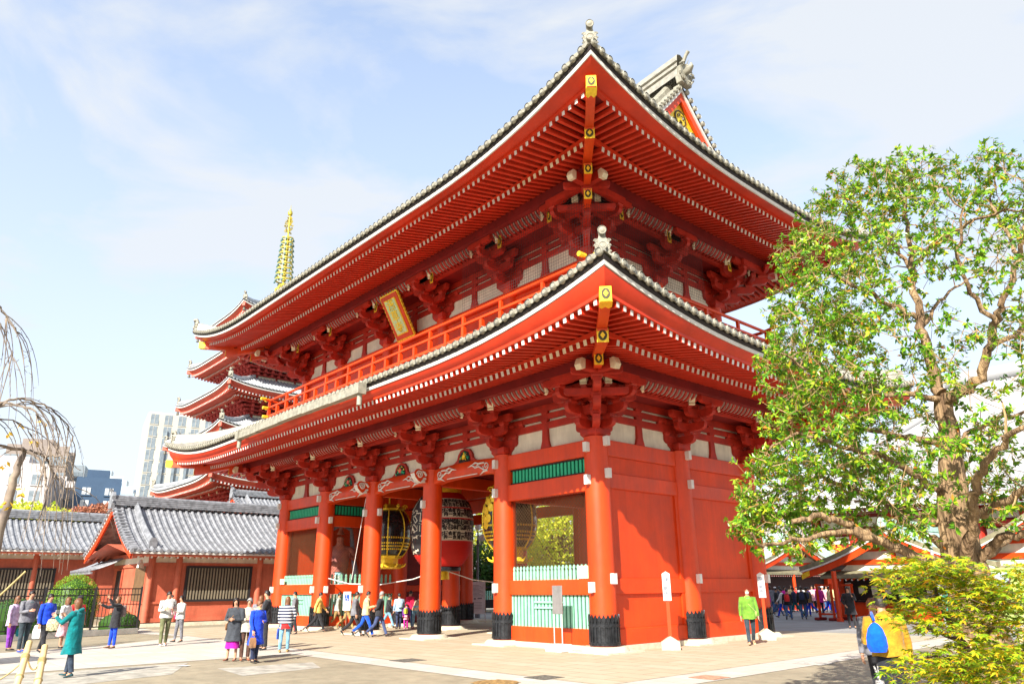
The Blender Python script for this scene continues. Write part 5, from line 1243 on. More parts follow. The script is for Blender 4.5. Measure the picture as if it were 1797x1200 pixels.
for k, (a, r_, z) in enumerate(((0, .55, 4.7), (2.1, .55, 4.7), (4.2, .55, 4.7), (0, 0, 5.35))):
    q = MB(); q.lathe([(0, -.22), (.14, -.16), (.21, 0), (.14, .16), (0, .22)], (lp.x+r_*math.cos(a), lp.y+r_*math.sin(a), z), 14); q.build('globe', WHITE, root, smooth=60)
sb = at(838, 1073, 43); q = MB(); root = empty('sign_board', (sb.x, sb.y, 0), R(51), 'white standing sign board with small writing, seen through the gate', 'sign')
q.box(-.42, .42, -.02, .02, .35, 2.05); q.build('board', mat('white_board', (.72, .77, .80), .5), root, world=False); q = MB()
for x in (-.42, .42): q.bar((x, 0, 0), (x, 0, 2.05), .04, .04)
q.build('frame', WHITE, root, world=False); q = MB()
for k in range(9): q.box(-.3, .1+.2*((k*7) % 3)/2, -.026, -.021, 1.85-k*.07, 1.87-k*.07)
q.box(-.2, -.1, -.026, -.021, 1.1, 1.2); q.box(.0, .24, -.026, -.021, 1.13, 1.2)
for k in range(5): q.box(-.3, .25, -.026, -.021, .95-k*.08, .965-k*.08)
q.build('writing', mat('grey_print', (.2, .25, .3), .6), root, world=False)
a_, b_ = at(850, 1060, 55), at(905, 1060, 58); q = MB(); root = empty('picket_rail', (a_.x, a_.y, 0), 0, 'pale green low fence with dark rail seen through the gate', 'fence')
fence(root, (a_.x, a_.y, 0), (b_.x+3, b_.y+3, 0), .9, 1.5, m=MINT); q.bar((a_.x-3, a_.y-3, 1.75), (b_.x+3, b_.y+3, 1.75), .12, .12); q.bar((a_.x-3, a_.y-3, .6), (b_.x+3, b_.y+3, .6), .3, .6); q.build('rail', DARK, root)

# ================================================================ right side: booths, main hall
COP = mat('green_copper_roof', (.36, .52, .44), .55, .12, 1.2, .05, 10, stretch=(1, 1, 1)); COPD = mat('bark_roof_edge', (.22, .20, .12), .7, .2, 3)
def booth(name, O, rz, hw, Ld, ze, zr, lb, bodyw, counter=True, group='booths in the temple precinct', wall0=.7):
    """gable to the front (local -y); ridge runs back along +y"""
    root = empty(name, (O[0], O[1], 0), rz, lb, 'booth', group); cv = 1.1; f = lambda u: lerp(ze, zr, u*(1-cv*.42*(1-u)))
    q, e_, b_ = MB(), MB(), MB()
    for s in (-1, 1):
        us = [i/9 for i in range(10)]
        q.grid([[(s*hw*(1-u), y, f(u)) for y in (-.9, Ld+.4)] for u in us], 0)
        n = 8
        e_.grid([[(s*hw*(1-u), -.9, f(u)), (s*hw*(1-u), -.9, f(u)-.26)] for u in us], 0); e_.grid([[(s*hw*(1-u), -.9, f(u)-.26), (s*hw*(1-u), Ld+.4, f(u)-.26)] for u in us], 0)
        e_.grid([[(s*hw, y, ze), (s*hw, y, ze-.26)] for y in (-.9, Ld+.4)], 0)
        b_.grid([[(s*hw*(1-u)*.985, -.93, f(u)-.30), (s*hw*(1-u)*.985, -.93, f(u)-.22), (s*hw*(1-u)*.985, -.80, f(u)-.22), (s*hw*(1-u)*.985, -.80, f(u)-.30)] for u in us], 1, close=True)
        b_.grid([[(s*hw*(1-u)*.97, -.88, f(u)-.62), (s*hw*(1-u)*.97, -.88, f(u)-.30), (s*hw*(1-u)*.97, -.78, f(u)-.30), (s*hw*(1-u)*.97, -.78, f(u)-.62)] for u in us], 0, close=True)
        b_.prism([(-.22, -.2), (.22, -.1), (.22, .14), (-.22, .06)], (s*hw*.93, -.90, f(.06)-.46), (-s, 0, .25), (0, 0, 1), (0, -1, 0), .05, 2)
    rf = q.build('roof', COP, root, world=False, smooth=40); e_.build('roof_edge', COPD, root, world=False, smooth=40); b_.build('barge_board', [RED, WHITE, GOLD], root, world=False)
    q = MB(); q.box(-.16, .16, -.95, Ld+.45, zr-.03, zr+.26); q.tube([(0, -1.0, zr+.3), (0, Ld+.5, zr+.3)], .12, 8); q.build('ridge', COP, rf, world=False)
    q = MB(); q.prism([(-bodyw, ze-.35), (bodyw, ze-.35), (bodyw*.5, lerp(ze, zr, .42)), (0, zr-.7), (-bodyw*.5, lerp(ze, zr, .42))], (0, .0, 0), (1, 0, 0), (0, 0, 1), (0, -1, 0), .08); q.build('gable_wall', PLAST, root, world=False)
    q = MB(); q.bar((-bodyw, -.06, ze+.15), (bodyw, -.06, ze+.15), .14, .24); q.bar((-.0, -.06, ze+.1), (0, -.06, zr-.5), .14, .2, up=(1, 0, 0)); q.bar((-bodyw*.45, -.06, ze+.75), (bodyw*.45, -.06, ze+.75), .12, .18); q.build('gable_struts', RED, root, world=False)
    q = MB(); q.grid([[(x, -.9, ze-.62), (x, -.9, ze-.50), (x, .05, ze-.22)] for x in (-bodyw-.6, bodyw+.6)], 0); q.grid([[(x, -.9, ze-.62), (x, .05, ze-.34)] for x in (-bodyw-.6, bodyw+.6)], 0); q.build('pent_roof', COPD, root, world=False)
    q = MB()
    for k in range(int(bodyw*2/.3)): q.bar((-bodyw+.1+k*.3, -.86, ze-.70), (-bodyw+.1+k*.3, .0, ze-.5), .07, .08, 0, endm=1)
    q.build('pent_rafters', [RED, WHITE], root, world=False)
    for x in (-bodyw, bodyw):
        for y in (.0, Ld-.3): q = MB(); q.bar((x, y, 0), (x, y, ze-.2), .2, .2, up=(1, 0, 0)); q.build('post', RED, root, world=False)
    q = MB(); q.box(-bodyw, bodyw, .1, Ld-.3, 0, wall0); q.box(-bodyw, bodyw, Ld-.5, Ld-.4, wall0, ze-.2); q.box(-bodyw, -bodyw+.06, .1, Ld-.4, wall0, ze-.2); q.box(bodyw-.06, bodyw, .1, Ld-.4, wall0, ze-.2); q.build('wall', RED, root, world=False)
    q = MB(); q.box(-bodyw-.05, bodyw+.05, -.1, .5, wall0+.002, wall0+.09); q.box(-bodyw+.1, bodyw-.1, .2, .24, wall0+.1, ze-.4); q.build('counter', DARK, root, world=False)
    q = MB(); r4 = random.Random(int(O[0]*7)+3)
    for k in range(9): x = -bodyw+.3+k*(2*bodyw-.6)/8; q.box(x-.14, x+.14, .15, .19, wall0+.2+r4.random()*.3, wall0+.6+r4.random()*.4); q.build('notice', mat('pale_notice', (.7, .66, .55), .7), root, world=False); q = MB()
    return root
booth('fortune_booth', (-.6, 22.4), 0, 4.6, 6.0, 2.62, 4.42, 'red booth with steep green copper gable roof behind the tree trunk', 2.9, wall0=.85)
booth('copper_roof_hall', (-13.5, 36), R(90), 7.0, 12, 3.0, 5.0, 'long hall with wide pale green roof behind the crowd', 5.5, wall0=.4)
bk_ = at(1745, 1060, 37); booth('amulet_booth', (bk_.x+1.6, bk_.y+3, 0), R(-8), 5.0, 7.0, 2.7, 4.7, 'red booth with pale green roof beside the yellow-green notice cabinet', 3.2, wall0=.8)
bk_ = at(1378, 975, 78); booth('small_shrine_roof', (bk_.x, bk_.y, 0), 0, 4.2, 8, bk_.z-.9, bk_.z+1.5, 'distant little red gable with a brown roof behind the long green roof', 2.6)
# tall red posts and frames of the stall in front of the crowd
for k, (px, py, lb) in enumerate(((1453, 1088, 'red timber hanging frame left of the thick red post'), (1490, 1088, 'red timber hanging frame beside the black-clad visitor'))):
    p = gnd(px, py); root = empty('hanging_frame', (p.x, p.y, 0), R(-12), lb, 'frame', 'red frames for tying paper fortunes'); q = MB()
    for x in (-.42, .42): q.bar((x, 0, .08), (x, 0, 1.75), .09, .09)
    for z in (.3, 1.68): q.bar((-.5, 0, z), (.5, 0, z), .07, .09)
    q.build('frame', RED, root, world=False); q = MB()
    for x in (-.42, .42): q.box(x-.12, x+.12, -.35, .35, 0, .14)
    q.build('foot', REDM, root, world=False, bevel=.03)
for k, (px, py, h, lb) in enumerate(((1475, 1090, 2.35, 'thick red post at the front corner of the fortune booth'), (1400, 1070, 2.4, 'red post of the long hall behind the crowd'))):
    p = gnd(px, py); q = MB(); q.lathe([(.17, 0), (.17, .12), (.12, .15), (.12, h)], (p.x, p.y, 0), 14); tag(q.build('red_post', RED, smooth=40), lb, 'post', 'red posts in the precinct')
# main hall
mh = empty('main_hall', (0, 66, 0), 0, 'enormous pale-roofed main hall standing behind the big tree', 'temple hall')
HR = mat('silvery_hall_roof', (.33, .33, .335), .5, .05, .15, .0); 
q = MB(); X0, X1, Y0, ZE, ZR, Yr = -31., 34., 58., 9.2, 24.8, 82.
def hz(t): return lerp(ZE, ZR, t*(.62+.38*t))
rows = []
for i in range(13):
    t = i/12; rows.append([(lerp(X0+18*min(t, .8)/.8*.9, X1, u), lerp(Y0, Yr, t), hz(t)+1.1*abs(2*u-1)**5*(1-t)) for u in [j/24 for j in range(25)]])
q.grid(rows, 0)
q.grid([[(lerp(X0+18*min(t, .8)/.8*.9, X0+18*min(t, .8)/.8*.9, 0), lerp(Y0, Yr, t), hz(t)+(1.1*(1-t))), (X0+18*min(t, .8)/.8*.9, 2*Yr-lerp(Y0, Yr, t), hz(t)+1.1*(1-t))] for t in [i/12 for i in range(13)]], 0)
q.build('roof', HR, mh, smooth=40)
q = MB()
for k in range(107): x = X0+1+k*.6; t1 = 1 if x > X0+17 else max(.05, (x-X0)/20.5*.8/.8*.98); q.tube([(x, lerp(Y0-.03, Yr, t), hz(t)+.03+1.1*abs(2*(x-X0)/(X1-X0)-1)**5*(1-t)) for t in [t1*j/5 for j in range(6)]], .13, 6)
q.build('roof_ribs', HR, mh, smooth=50)
q = MB(); q.tube([(X0+18*min(t, .8)/.8*.9, lerp(Y0, Yr, t), hz(t)+.3+1.1*(1-t)) for t in [i/8 for i in range(9)]], .5, 8); q.tube([(X0+16, Yr, ZR+.5), (X1, Yr, ZR+.5)], 1.0, 8); q.build('ridges', HR, mh, smooth=50)
q = MB(); q.grid([[(lerp(X0, X1, u), y, z+1.1*abs(2*u-1)**5) for u in [j/24 for j in range(25)]] for y, z in ((Y0+.1, ZE-.5), (Y0+4, ZE-.4))], 0)
for k in range(150): x = X0+.6+k*.43; q.bar((x, Y0+.4, ZE-.65+1.1*abs(2*(x-X0)/(X1-X0)-1)**5), (x, Y0+3.5, ZE-.5), .18, .22, 0, endm=1)
q.build('eave_rafters', [REDM, WHITE], mh); q = MB(); q.grid([[(lerp(X0, X1, u), Y0-.02, z+1.1*abs(2*u-1)**5) for u in [j/24 for j in range(25)]] for z in (ZE-.42, ZE-.05)], 0); q.build('white_edge_board', WHITE, mh)
q = MB(); q.box(-23.8, 30, 62, 100, 0, 8.6); q.build('wall', REDM, mh)
q = MB()
for x0 in [-23.2+k*3.9 for k in range(13)]:
    q.box(x0, x0+3.2, 61.9, 61.99, 7.3, 8.2); q.box(x0, x0+3.2, 61.9, 61.99, 5.7, 6.4)
q.build('plaster_panels', PLAST, mh)
for k in range(14):
    x = -23.8+k*3.9; q = MB(); q.tube([(x, 61.8, 0), (x, 61.8, 8.5)], .42, 14); q.build('pillar', REDD, mh, smooth=40)
q = MB(); q.box(-24, 30, 61.6, 61.95, 6.6, 7.1); q.box(-24, 30, 61.62, 61.94, 4.8, 5.4); q.build('tie_beams', REDD, mh)
for (px, D_, w_, h, lb, m) in ((1352, 120, 12, 12.0, 'pale pink modern building far behind the crowd', WP), (1395, 150, 16, 14.8, 'white modern building with slanted roof far behind', mat('white_render', (.70, .70, .70), .6, .04, .3)), (1432, 135, 7, 11.5, 'grey-blue building far behind the yellow tree', mat('grey_blue_slate', (.30, .34, .40), .6, .1, .3))):
    block('apartment_block', px, D_, w_, 10, h, R(-14), lb, m, GLS, max(2, int(w_/3)), 4, 1.2, 1.1, faces=('f',))
tp = at(1425, 968, 84); bush('ginkgo_tree', (tp.x, tp.y, tp.z-.6), (3.8, 3.8, 1.9), 4000, YLM, 'yellow ginkgo tree over the long green roof', 'tree', leaf=.25, clump=14, zmin=0)
# small things on the right
p = gnd(1700, 1092, .0); p = at(1688, 1090, 38); q = MB(); q.prism([(-.45, 0), (.45, 0), (.55, 1.25), (-.55, 1.25)], (p.x, p.y, .1), (.95, .3, 0), (0, 0, 1), (.3, -.95, 0), .7); q.bar((p.x-.45, p.y-.1, 1.4), (p.x+.5, p.y+.2, 1.4), .75, .06)
tag(q.build('recycling_bin', mat('emerald_plastic', (.01, .30, .20), .4), bevel=.03), 'tapered green bin standing behind the leaning post', 'bin')
p = at(1662, 1100, 31); q = MB(); q.tube([(p.x, p.y, 0), (p.x-.05, p.y, 3.4)], .055, 10); tag(q.build('support_pole', mat('grey_steel', (.3, .32, .34), .5), smooth=40), 'thin grey steel pole rising behind the maple leaves', 'pole')
p = at(1757, 1090, 34); root = empty('notice_cabinet', (p.x, p.y, 0), R(-20), 'yellow-green notice cabinet behind the trunk on the right', 'cabinet'); q = MB(); q.box(-1.1, 1.1, -.3, .3, .35, 2.25); q.build('cabinet_body', mat('lime_panel', (.45, .60, .16), .5), root, world=False, bevel=.03)
q = MB(); q.box(-.95, -.1, -.34, -.3, 1.0, 2.1); q.box(.1, .9, -.34, -.3, 1.3, 2.1); q.build('poster', mat('pale_poster', (.62, .70, .68), .6, .3, 3, col2=(.25, .35, .4)), root, world=False)
q = MB(); q.box(-1.0, 1.0, -.25, .25, 0, .35); q.build('plinth', STONEG, root, world=False)
# ================================================================ big evergreen tree
def seedr(n): return random.Random(n)
TR_ = empty('evergreen_tree', (11.5, -6.1, 0), 0, 'big spreading evergreen tree with ribbed bark, in front of the main hall', 'tree')
LEAF = leafmat('glossy_leaf', [(0, (.045, .15, .008)), (.95, (.40, .46, .02)), (.35, (.10, .27, .012)), (.72, (.24, .40, .016)), (1, (.70, .22, .04))], rough=.3, trans=.28)
def poly(pts, dd, r0, r1, sub=4, seed=0, jit=.035):
    """limb through pixels (px, py) at distances drifting from dd[0] to dd[1]"""
    P_ = [at(x, y, lerp(dd[0], dd[1], i/(len(pts)-1))) for i, (x, y) in enumerate(pts)]
    rr = seedr(seed+5); out_ = []
    for i in range(len(P_)-1):
        a, b, c, d = P_[max(i-1, 0)], P_[i], P_[i+1], P_[min(i+2, len(P_)-1)]
        for j in range(sub):
            t = j/sub; q = .5*((2*b)+(c-a)*t+(2*a-5*b+4*c-d)*t*t+(-a+3*b-3*c+d)*t**3); out_.append(q+rv(rr)*jit*min(1, i+j))
    out_.append(P_[-1]); n = len(out_)
    return out_, [lerp(r0, r1, (i/(n-1))**.8) for i in range(n)]
tm = MB(); nodes = []
def limb(pts, dd, r0, r1, seed, nside=8):
    p, r_ = poly(pts, dd, r0*.84, r1*.9, seed=seed); tm.tube(p, r_, nside)
    for a, b in zip(p, r_): nodes.append((a, b))
T_ = 11.0
pt, rt = poly([(1762, 1290), (1748, 1220), (1728, 1130), (1706, 1050), (1692, 985), (1680, 925), (1672, 870), (1667, 800), (1662, 745), (1652, 690)], (T_, T_+.1), .36, .125, seed=1, jit=.02)
_k = [.36, .33, .30, .27, .245, .21, .18, .14, .12, .11]; rt = [lerp(_k[min(8, i//4)], _k[min(9, i//4+1)], (i % 4)/4) for i in range(len(pt))]
tm.tube(pt, rt, 18)
for a, b in zip(pt, rt): nodes.append((a, b))
limb([(1652, 690), (1632, 640), (1620, 590), (1608, 530), (1602, 470), (1598, 420), (1590, 360), (1600, 305)], (T_, T_+.6), .10, .02, 2, 12)
limb([(1655, 700), (1690, 688), (1722, 660), (1738, 612), (1748, 560), (1762, 520), (1790, 450), (1805, 380), (1800, 320)], (T_, T_-.7), .10, .02, 3, 12)
limb([(1685, 1000), (1640, 988), (1590, 966), (1540, 946), (1500, 930), (1476, 914), (1430, 906), (1390, 915)], (T_, T_-1.6), .10, .03, 4, 10)
limb([(1540, 946), (1480, 935), (1430, 940), (1380, 948), (1345, 958), (1318, 935)], (T_-.8, T_-2.2), .05, .014, 5)
limb([(1678, 965), (1640, 948), (1620, 935), (1590, 918), (1570, 900), (1545, 892), (1500, 880)], (T_, T_+1.5), .075, .02, 6)
limb([(1668, 930), (1630, 908), (1590, 898), (1560, 884), (1500, 858), (1440, 838), (1380, 850), (1330, 880)], (T_, T_+.9), .085, .016, 7)
limb([(1668, 868), (1632, 852), (1600, 826), (1560, 806), (1510, 790), (1460, 775), (1400, 762), (1350, 790)], (T_, T_-1.3), .08, .014, 8)
limb([(1665, 785), (1610, 772), (1560, 758), (1500, 754), (1440, 738), (1390, 706), (1360, 680)], (T_, T_+1.6), .07, .013, 9)
limb([(1645, 700), (1600, 696), (1545, 688), (1500, 690), (1450, 664), (1400, 640), (1370, 620)], (T_, T_-1.9), .055, .012, 10)
limb([(1614, 560), (1560, 532), (1500, 500), (1440, 470), (1400, 452), (1385, 430)], (T_+.3, T_-.9), .05, .012, 11)
limb([(1604, 480), (1570, 432), (1530, 392), (1490, 352), (1452, 338)], (T_+.4, T_+1.8), .04, .010, 12)
limb([(1602, 470), (1640, 425), (1700, 392), (1765, 372), (1830, 360)], (T_+.4, T_-1.0), .045, .012, 13)
limb([(1696, 1000), (1704, 945), (1708, 885), (1722, 835), (1748, 792), (1800, 748), (1880, 720)], (T_-.25, T_-2.0), .10, .02, 14, 10)
limb([(1712, 985), (1750, 948), (1797, 936), (1860, 930), (1940, 915)], (T_, T_-.8), .085, .02, 15)
limb([(1705, 975), (1735, 972), (1760, 950), (1790, 925), (1850, 900)], (T_+.1, T_+1.5), .085, .02, 16)
limb([(1708, 905), (1742, 892), (1800, 862), (1870, 850), (1950, 820)], (T_-.2, T_-1.8), .08, .02, 17)
limb([(1668, 805), (1690, 772), (1730, 742), (1800, 722), (1880, 690)], (T_, T_+1.4), .06, .014, 18)
limb([(1748, 565), (1702, 512), (1682, 455), (1690, 385), (1662, 330)], (T_-.4, T_-1.4), .045, .010, 19)
limb([(1790, 450), (1762, 402), (1742, 345), (1752, 290)], (T_-.5, T_+.8), .035, .010, 20)
limb([(1738, 612), (1780, 590), (1840, 560), (1920, 540)], (T_-.4, T_+.6), .05, .012, 21)
limb([(1614, 580), (1650, 530), (1690, 500), (1740, 470)], (T_+.3, T_+1.6), .04, .010, 22)
r6 = seedr(77); OUT = [(1300, 880), (1312, 820), (1350, 780), (1345, 720), (1340, 640), (1362, 590), (1345, 560), (1372, 490), (1368, 440), (1385, 405), (1425, 385), (1440, 345), (1490, 300), (1560, 268), (1640, 276), (1700, 262), (1800, 272), (1880, 300), (1960, 420), (2000, 600), (1990, 800), (1940, 940), (1850, 990), (1797, 985), (1740, 930), (1680, 900), (1640, 900), (1560, 960), (1470, 955), (1400, 975), (1320, 960), (1292, 925)]
def inside(x, y, P_):
    c = False; n = len(P_)
    for i in range(n):
        x0, y0 = P_[i]; x1, y1 = P_[(i+1) % n]
        if (y0 > y) != (y1 > y) and x < (x1-x0)*(y-y0)/(y1-y0)+x0: c = not c
    return c
DENS = [(1400, 430, 70, 1.5), (1400, 660, 85, 1.5), (1395, 765, 80, 1.3), (1350, 900, 70, 2.2), (1480, 720, 80, .8), (1500, 860, 70, .7), (1460, 600, 80, .5), (1640, 290, 80, .7), (1560, 300, 70, .7), (1740, 300, 90, .7), (1500, 350, 60, .7), (1430, 500, 55, 1.2), (1400, 560, 50, .9), (1450, 400, 50, 1.9), (1410, 400, 40, 1.6), (1480, 380, 45, 1.2), (1720, 820, 60, .5), (1780, 560, 70, .5), (1470, 810, 80, .7)]
att = []; tries = 0
while len(att) < 960 and tries < 60000:
    tries += 1; x, y = r6.uniform(1285, 1990), r6.uniform(255, 995)
    if not inside(x, y, OUT): continue
    dn = .30
    for (a, b, s_, w_) in DENS: dn += w_*math.exp(-((x-a)**2+(y-b)**2)/(2*s_*s_))
    if x > 1830: dn *= .35
    if r6.random()*2.2 > dn: continue
    e_ = math.hypot((x-1640)/370, (y-620)/370); w_ = 2.4*math.sqrt(max(.08, 1-min(1, e_)**2))
    att.append(at(x, y, T_+r6.uniform(-w_, w_*.9)))
def nearest(p, ns):
    best = None; bd = 1e9
    for i, (q, r_) in enumerate(ns):
        d = (p-q).length_squared
        if d < bd: bd = d; best = i
    return best, bd
order = sorted(att, key=lambda p: nearest(p, nodes)[1])
tw_ = MB(); lf = MB(); tips = []
for p in order:
    i, d2 = nearest(p, nodes); q, r_ = nodes[i]; d = math.sqrt(d2)
    if d > 2.2: continue
    n = max(2, int(d/.16)); rr0 = min(r_*.55, .010+.012*d); off = rv(r6)*d*.12; pts = []
    for k in range(n+1):
        t = k/n; pts.append(q.lerp(p, t)+off*math.sin(PI*t)+Vector((0, 0, .05*d*math.sin(PI*t))))
    rad = [lerp(rr0, .0045, k/n) for k in range(n+1)]; tw_.tube(pts, rad, 5)
    for k in range(1, n+1): nodes.append((pts[k], max(.006, rad[k])))
    tips.append((p, (pts[-1]-pts[-2]).normalized()))
for p, d in tips:
    for k in range(r6.randint(4, 6)):                   # side shoots carrying whorls of leaves
        o = p+rv(r6)*r6.uniform(.04, .25) if k else p; dd = (d+rv(r6)*.9+Vector((0, 0, .2))).normalized(); e_ = o+dd*r6.uniform(.05, .14)
        tw_.tube([p, o.lerp(e_, .3), e_], [.005, .004, .002], 3, cap=False)
        for j in range(r6.randint(8, 12)):
            a = r6.uniform(0, 2*PI); s_ = dd.orthogonal().normalized(); u = dd.cross(s_); rad = s_*math.cos(a)+u*math.sin(a); base = o.lerp(e_, r6.uniform(.2, 1.05))
            ld = (rad+dd*r6.uniform(-.1, .7)+Vector((0, 0, -.28))).normalized(); leafquad(lf, base, ld, dd+Vector((0, 0, .6)), r6.uniform(.055, .095), r6.uniform(.027, .040))
tm.build('trunk', BARK, TR_, smooth=60); tw_.build('twigs', mat('twig_bark', (.32, .20, .09), .8, .25, 6), TR_, smooth=60); lf.build('crown', LEAF, TR_)
# ---- maple in front of it
MP = empty('maple', (13.3, -10.6, 0), 0, 'small maple with yellow-green star leaves at the foot of the evergreen', 'maple tree')
MLEAF = leafmat('maple_leaf', [(0, (.08, .20, .008)), (.9, (.62, .42, .015)), (.3, (.22, .36, .010)), (.6, (.40, .46, .012)), (1, (.66, .26, .02))], rough=.5, trans=.35)
def starleaf(mb, c, n_, d, s):
    c, n_ = Vector(c), Vector(n_).normalized(); d = (d-n_*d.dot(n_)).normalized(); u = n_.cross(d)
    for a, l in ((0, 1.), (.75, .88), (-.75, .88), (1.5, .62), (-1.5, .62), (2.2, .35), (-2.2, .35)):
        v = d*math.cos(a)+u*math.sin(a); w_ = n_.cross(v)*(.13*s*l+.02*s); b = len(mb.v)
        mb.v.extend([tuple(c), tuple(c+v*s*l*.45+w_), tuple(c+v*s*l-n_*s*.10), tuple(c+v*s*l*.45-w_)]); mb.f.append([b, b+1, b+2, b+3]); mb.m.append(0)
r8 = seedr(5); ml = MB(); ms_ = MB(); 
def mlimb(pts, D0, D1, r0, r1, s):
    p, r_ = poly(pts, (D0, D1), r0, r1, seed=s, jit=.008); ms_.tube(p, r_, 7); return p
mlimb([(1735, 1290), (1712, 1200), (1700, 1150), (1668, 1095), (1650, 1060), (1642, 1030)], 6.5, 6.1, .045, .010, 1); mlimb([(1702, 1150), (1690, 1125), (1650, 1112), (1620, 1100), (1580, 1085)], 6.4, 5.8, .020, .005, 2)
mlimb([(1706, 1170), (1735, 1110), (1760, 1060), (1775, 1010)], 6.4, 6.7, .022, .006, 3); mlimb([(1710, 1195), (1680, 1160), (1640, 1150), (1600, 1160)], 6.4, 5.7, .016, .004, 4); mlimb([(1720, 1215), (1760, 1160), (1797, 1140)], 6.5, 6.2, .02, .006, 5)
# leaf sprays: (px, py, half width px, half height px, distance, sprays)
for (x, y, wx, wy, D_, n) in ((1650, 1000, 62, 22, 6.1, 30), (1600, 1015, 55, 20, 6.0, 22), (1700, 1020, 60, 26, 6.3, 30), (1735, 1045, 50, 26, 6.5, 22), (1612, 1075, 48, 24, 5.9, 18), (1650, 1105, 50, 14, 5.9, 10), (1740, 1090, 50, 22, 6.4, 16), (1780, 1080, 30, 60, 6.2, 24), (1790, 1010, 20, 16, 6.6, 6), (1650, 1168, 58, 24, 5.8, 22), (1700, 1185, 70, 25, 5.9, 22), (1770, 1160, 50, 36, 6.0, 30), (1720, 1140, 55, 20, 6.1, 14), (1850, 1120, 50, 80, 6.3, 24), (1680, 1055, 60, 22, 6.1, 20), (1620, 1180, 30, 14, 5.7, 8)):
    for k in range(n):
        a = r8.uniform(0, 2*PI); q = math.sqrt(r8.random()); c = at(x+wx*q*math.cos(a), y+wy*q*math.sin(a), D_+r8.uniform(-.35, .35)); o = (Vector((c.x-13.3, c.y+10.6, .1))).normalized()
        e_ = c+o*.12+Vector((0, 0, -.03)); ms_.tube([c-o*.10+Vector((0, 0, -.02)), c, e_], [.002, .0015, .001], 3, cap=False)
        for j in range(r8.randint(7, 11)):
            p = c-o*.14+o*r8.uniform(0, .30)+rv(r8)*.055; nn = (Vector((0, 0, 1))+rv(r8)*.55).normalized(); starleaf(ml, p, nn, o+rv(r8)*.8+Vector((0, 0, -.3)), r8.uniform(.042, .070))
ml.build('crown', MLEAF, MP); ms_.build('trunk', mat('dark_maple_bark', (.12, .07, .05), .8, .3, 10), MP, smooth=60)
for k, (px, w_, D_, top) in enumerate(((1692, .055, 9.2, 1120), (1800, .05, 9.0, 1100))):
    a = at(px, top, D_); q = MB(); q.tube([(a.x, a.y, 0), (a.x, a.y, a.z)], w_, 10); q.tube([(a.x-.02, a.y-.2, a.z-.1), (a.x+.02, a.y+.2, a.z-.06)], .03, 6); tag(q.build('support_stake', BAMB, smooth=50), ('pale wooden tree stake below the maple leaves left of the trunk', 'pale wooden tree stake nearest the notice cabinet')[k], 'stake', 'stakes holding the big tree')
# ================================================================ left foreground: weeping cherry, posts, flowers
WC_ = empty('weeping_cherry', (7.2, -14.6, 0), 0, 'bare weeping cherry with drooping twigs and a leaning pale trunk', 'tree')
q = MB(); r9 = seedr(11)
p, r_ = poly([(-70, 1230), (-35, 1080), (-8, 960), (10, 900), (22, 850), (34, 810), (42, 790)], (8.2, 8.2), .055, .026, seed=3, jit=.01); q.tube(p, r_, 10)
def arcb(pts, D0, D1, r0, r1, s, ntw=6):
    p, r_ = poly(pts, (D0, D1), r0, r1, seed=s, jit=.012); q.tube(p, r_, 6)
    for k in range(ntw):
        i = int(len(p)*r9.uniform(.25, .98)); i = min(i, len(p)-2); d = (p[min(i+1, len(p)-1)]-p[i]).normalized(); o = p[i]; v = (d+rv(r9)*.35).normalized(); pts2 = [o]
        Ln = r9.uniform(.35, 1.0); 
        for j in range(7): v = (v+Vector((0, 0, -.30))+rv(r9)*.05).normalized(); o = o+v*Ln/7; pts2.append(o)
        q.tube(pts2, [.005-.0035*j/7 for j in range(8)], 4)
        for j in range(1, 7):
            if r9.random() < .7: q.tube([pts2[j], pts2[j]+rv(r9)*.035], [.003, .0015], 3)
arcb([(42, 790), (15, 785), (-20, 782), (-60, 800)], 8.2, 7.6, .02, .008, 31, 4)
arcb([(42, 790), (62, 800), (78, 822), (82, 850), (78, 880), (66, 915)], 8.2, 8.0, .018, .004, 32, 4)
arcb([(50, 790), (75, 800), (92, 822), (104, 845), (118, 860)], 8.2, 8.5, .018, .004, 33, 5)
arcb([(72, 800), (95, 800), (112, 802), (128, 815), (142, 825)], 8.2, 8.0, .010, .003, 34, 5)
arcb([(-60, 740), (-20, 718), (10, 705), (40, 700), (70, 708), (95, 722), (115, 742), (128, 772), (132, 800)], 7.4, 8.0, .016, .003, 35, 12)
arcb([(-60, 735), (-10, 712), (30, 710), (60, 722), (78, 750), (86, 790)], 7.6, 7.4, .014, .003, 36, 9)
arcb([(-60, 760), (-10, 735), (20, 738), (48, 752), (60, 770)], 7.6, 7.9, .010, .003, 37, 7)
arcb([(-60, 730), (0, 715), (50, 706), (90, 730), (105, 760), (100, 790)], 7.9, 8.4, .010, .003, 38, 9)
arcb([(-60, 500), (-20, 520), (0, 540), (20, 570), (36, 585)], 7.0, 7.2, .010, .003, 39, 8)
arcb([(-60, 520), (-20, 545), (5, 575), (18, 610), (21, 632)], 7.0, 7.0, .008, .002, 40, 6)
q.build('trunk', mat('cherry_bark', (.34, .27, .20), .75, .4, 4, col2=(.08, .06, .055)), WC_, smooth=60)
lf2 = MB()
for (x, y) in ((58, 775), (62, 778), (35, 745), (10, 812), (8, 818), (40, 858), (36, 865), (12, 880), (20, 886), (15, 760), (78, 742)):
    for k in range(3): c = at(x+r9.uniform(-3, 3), y+r9.uniform(-4, 4), 8.0); leafquad(lf2, c, rv(r9)+Vector((0, 0, -.6)), rv(r9), .06, .028)
lf2.build('leaves', YLM, WC_)
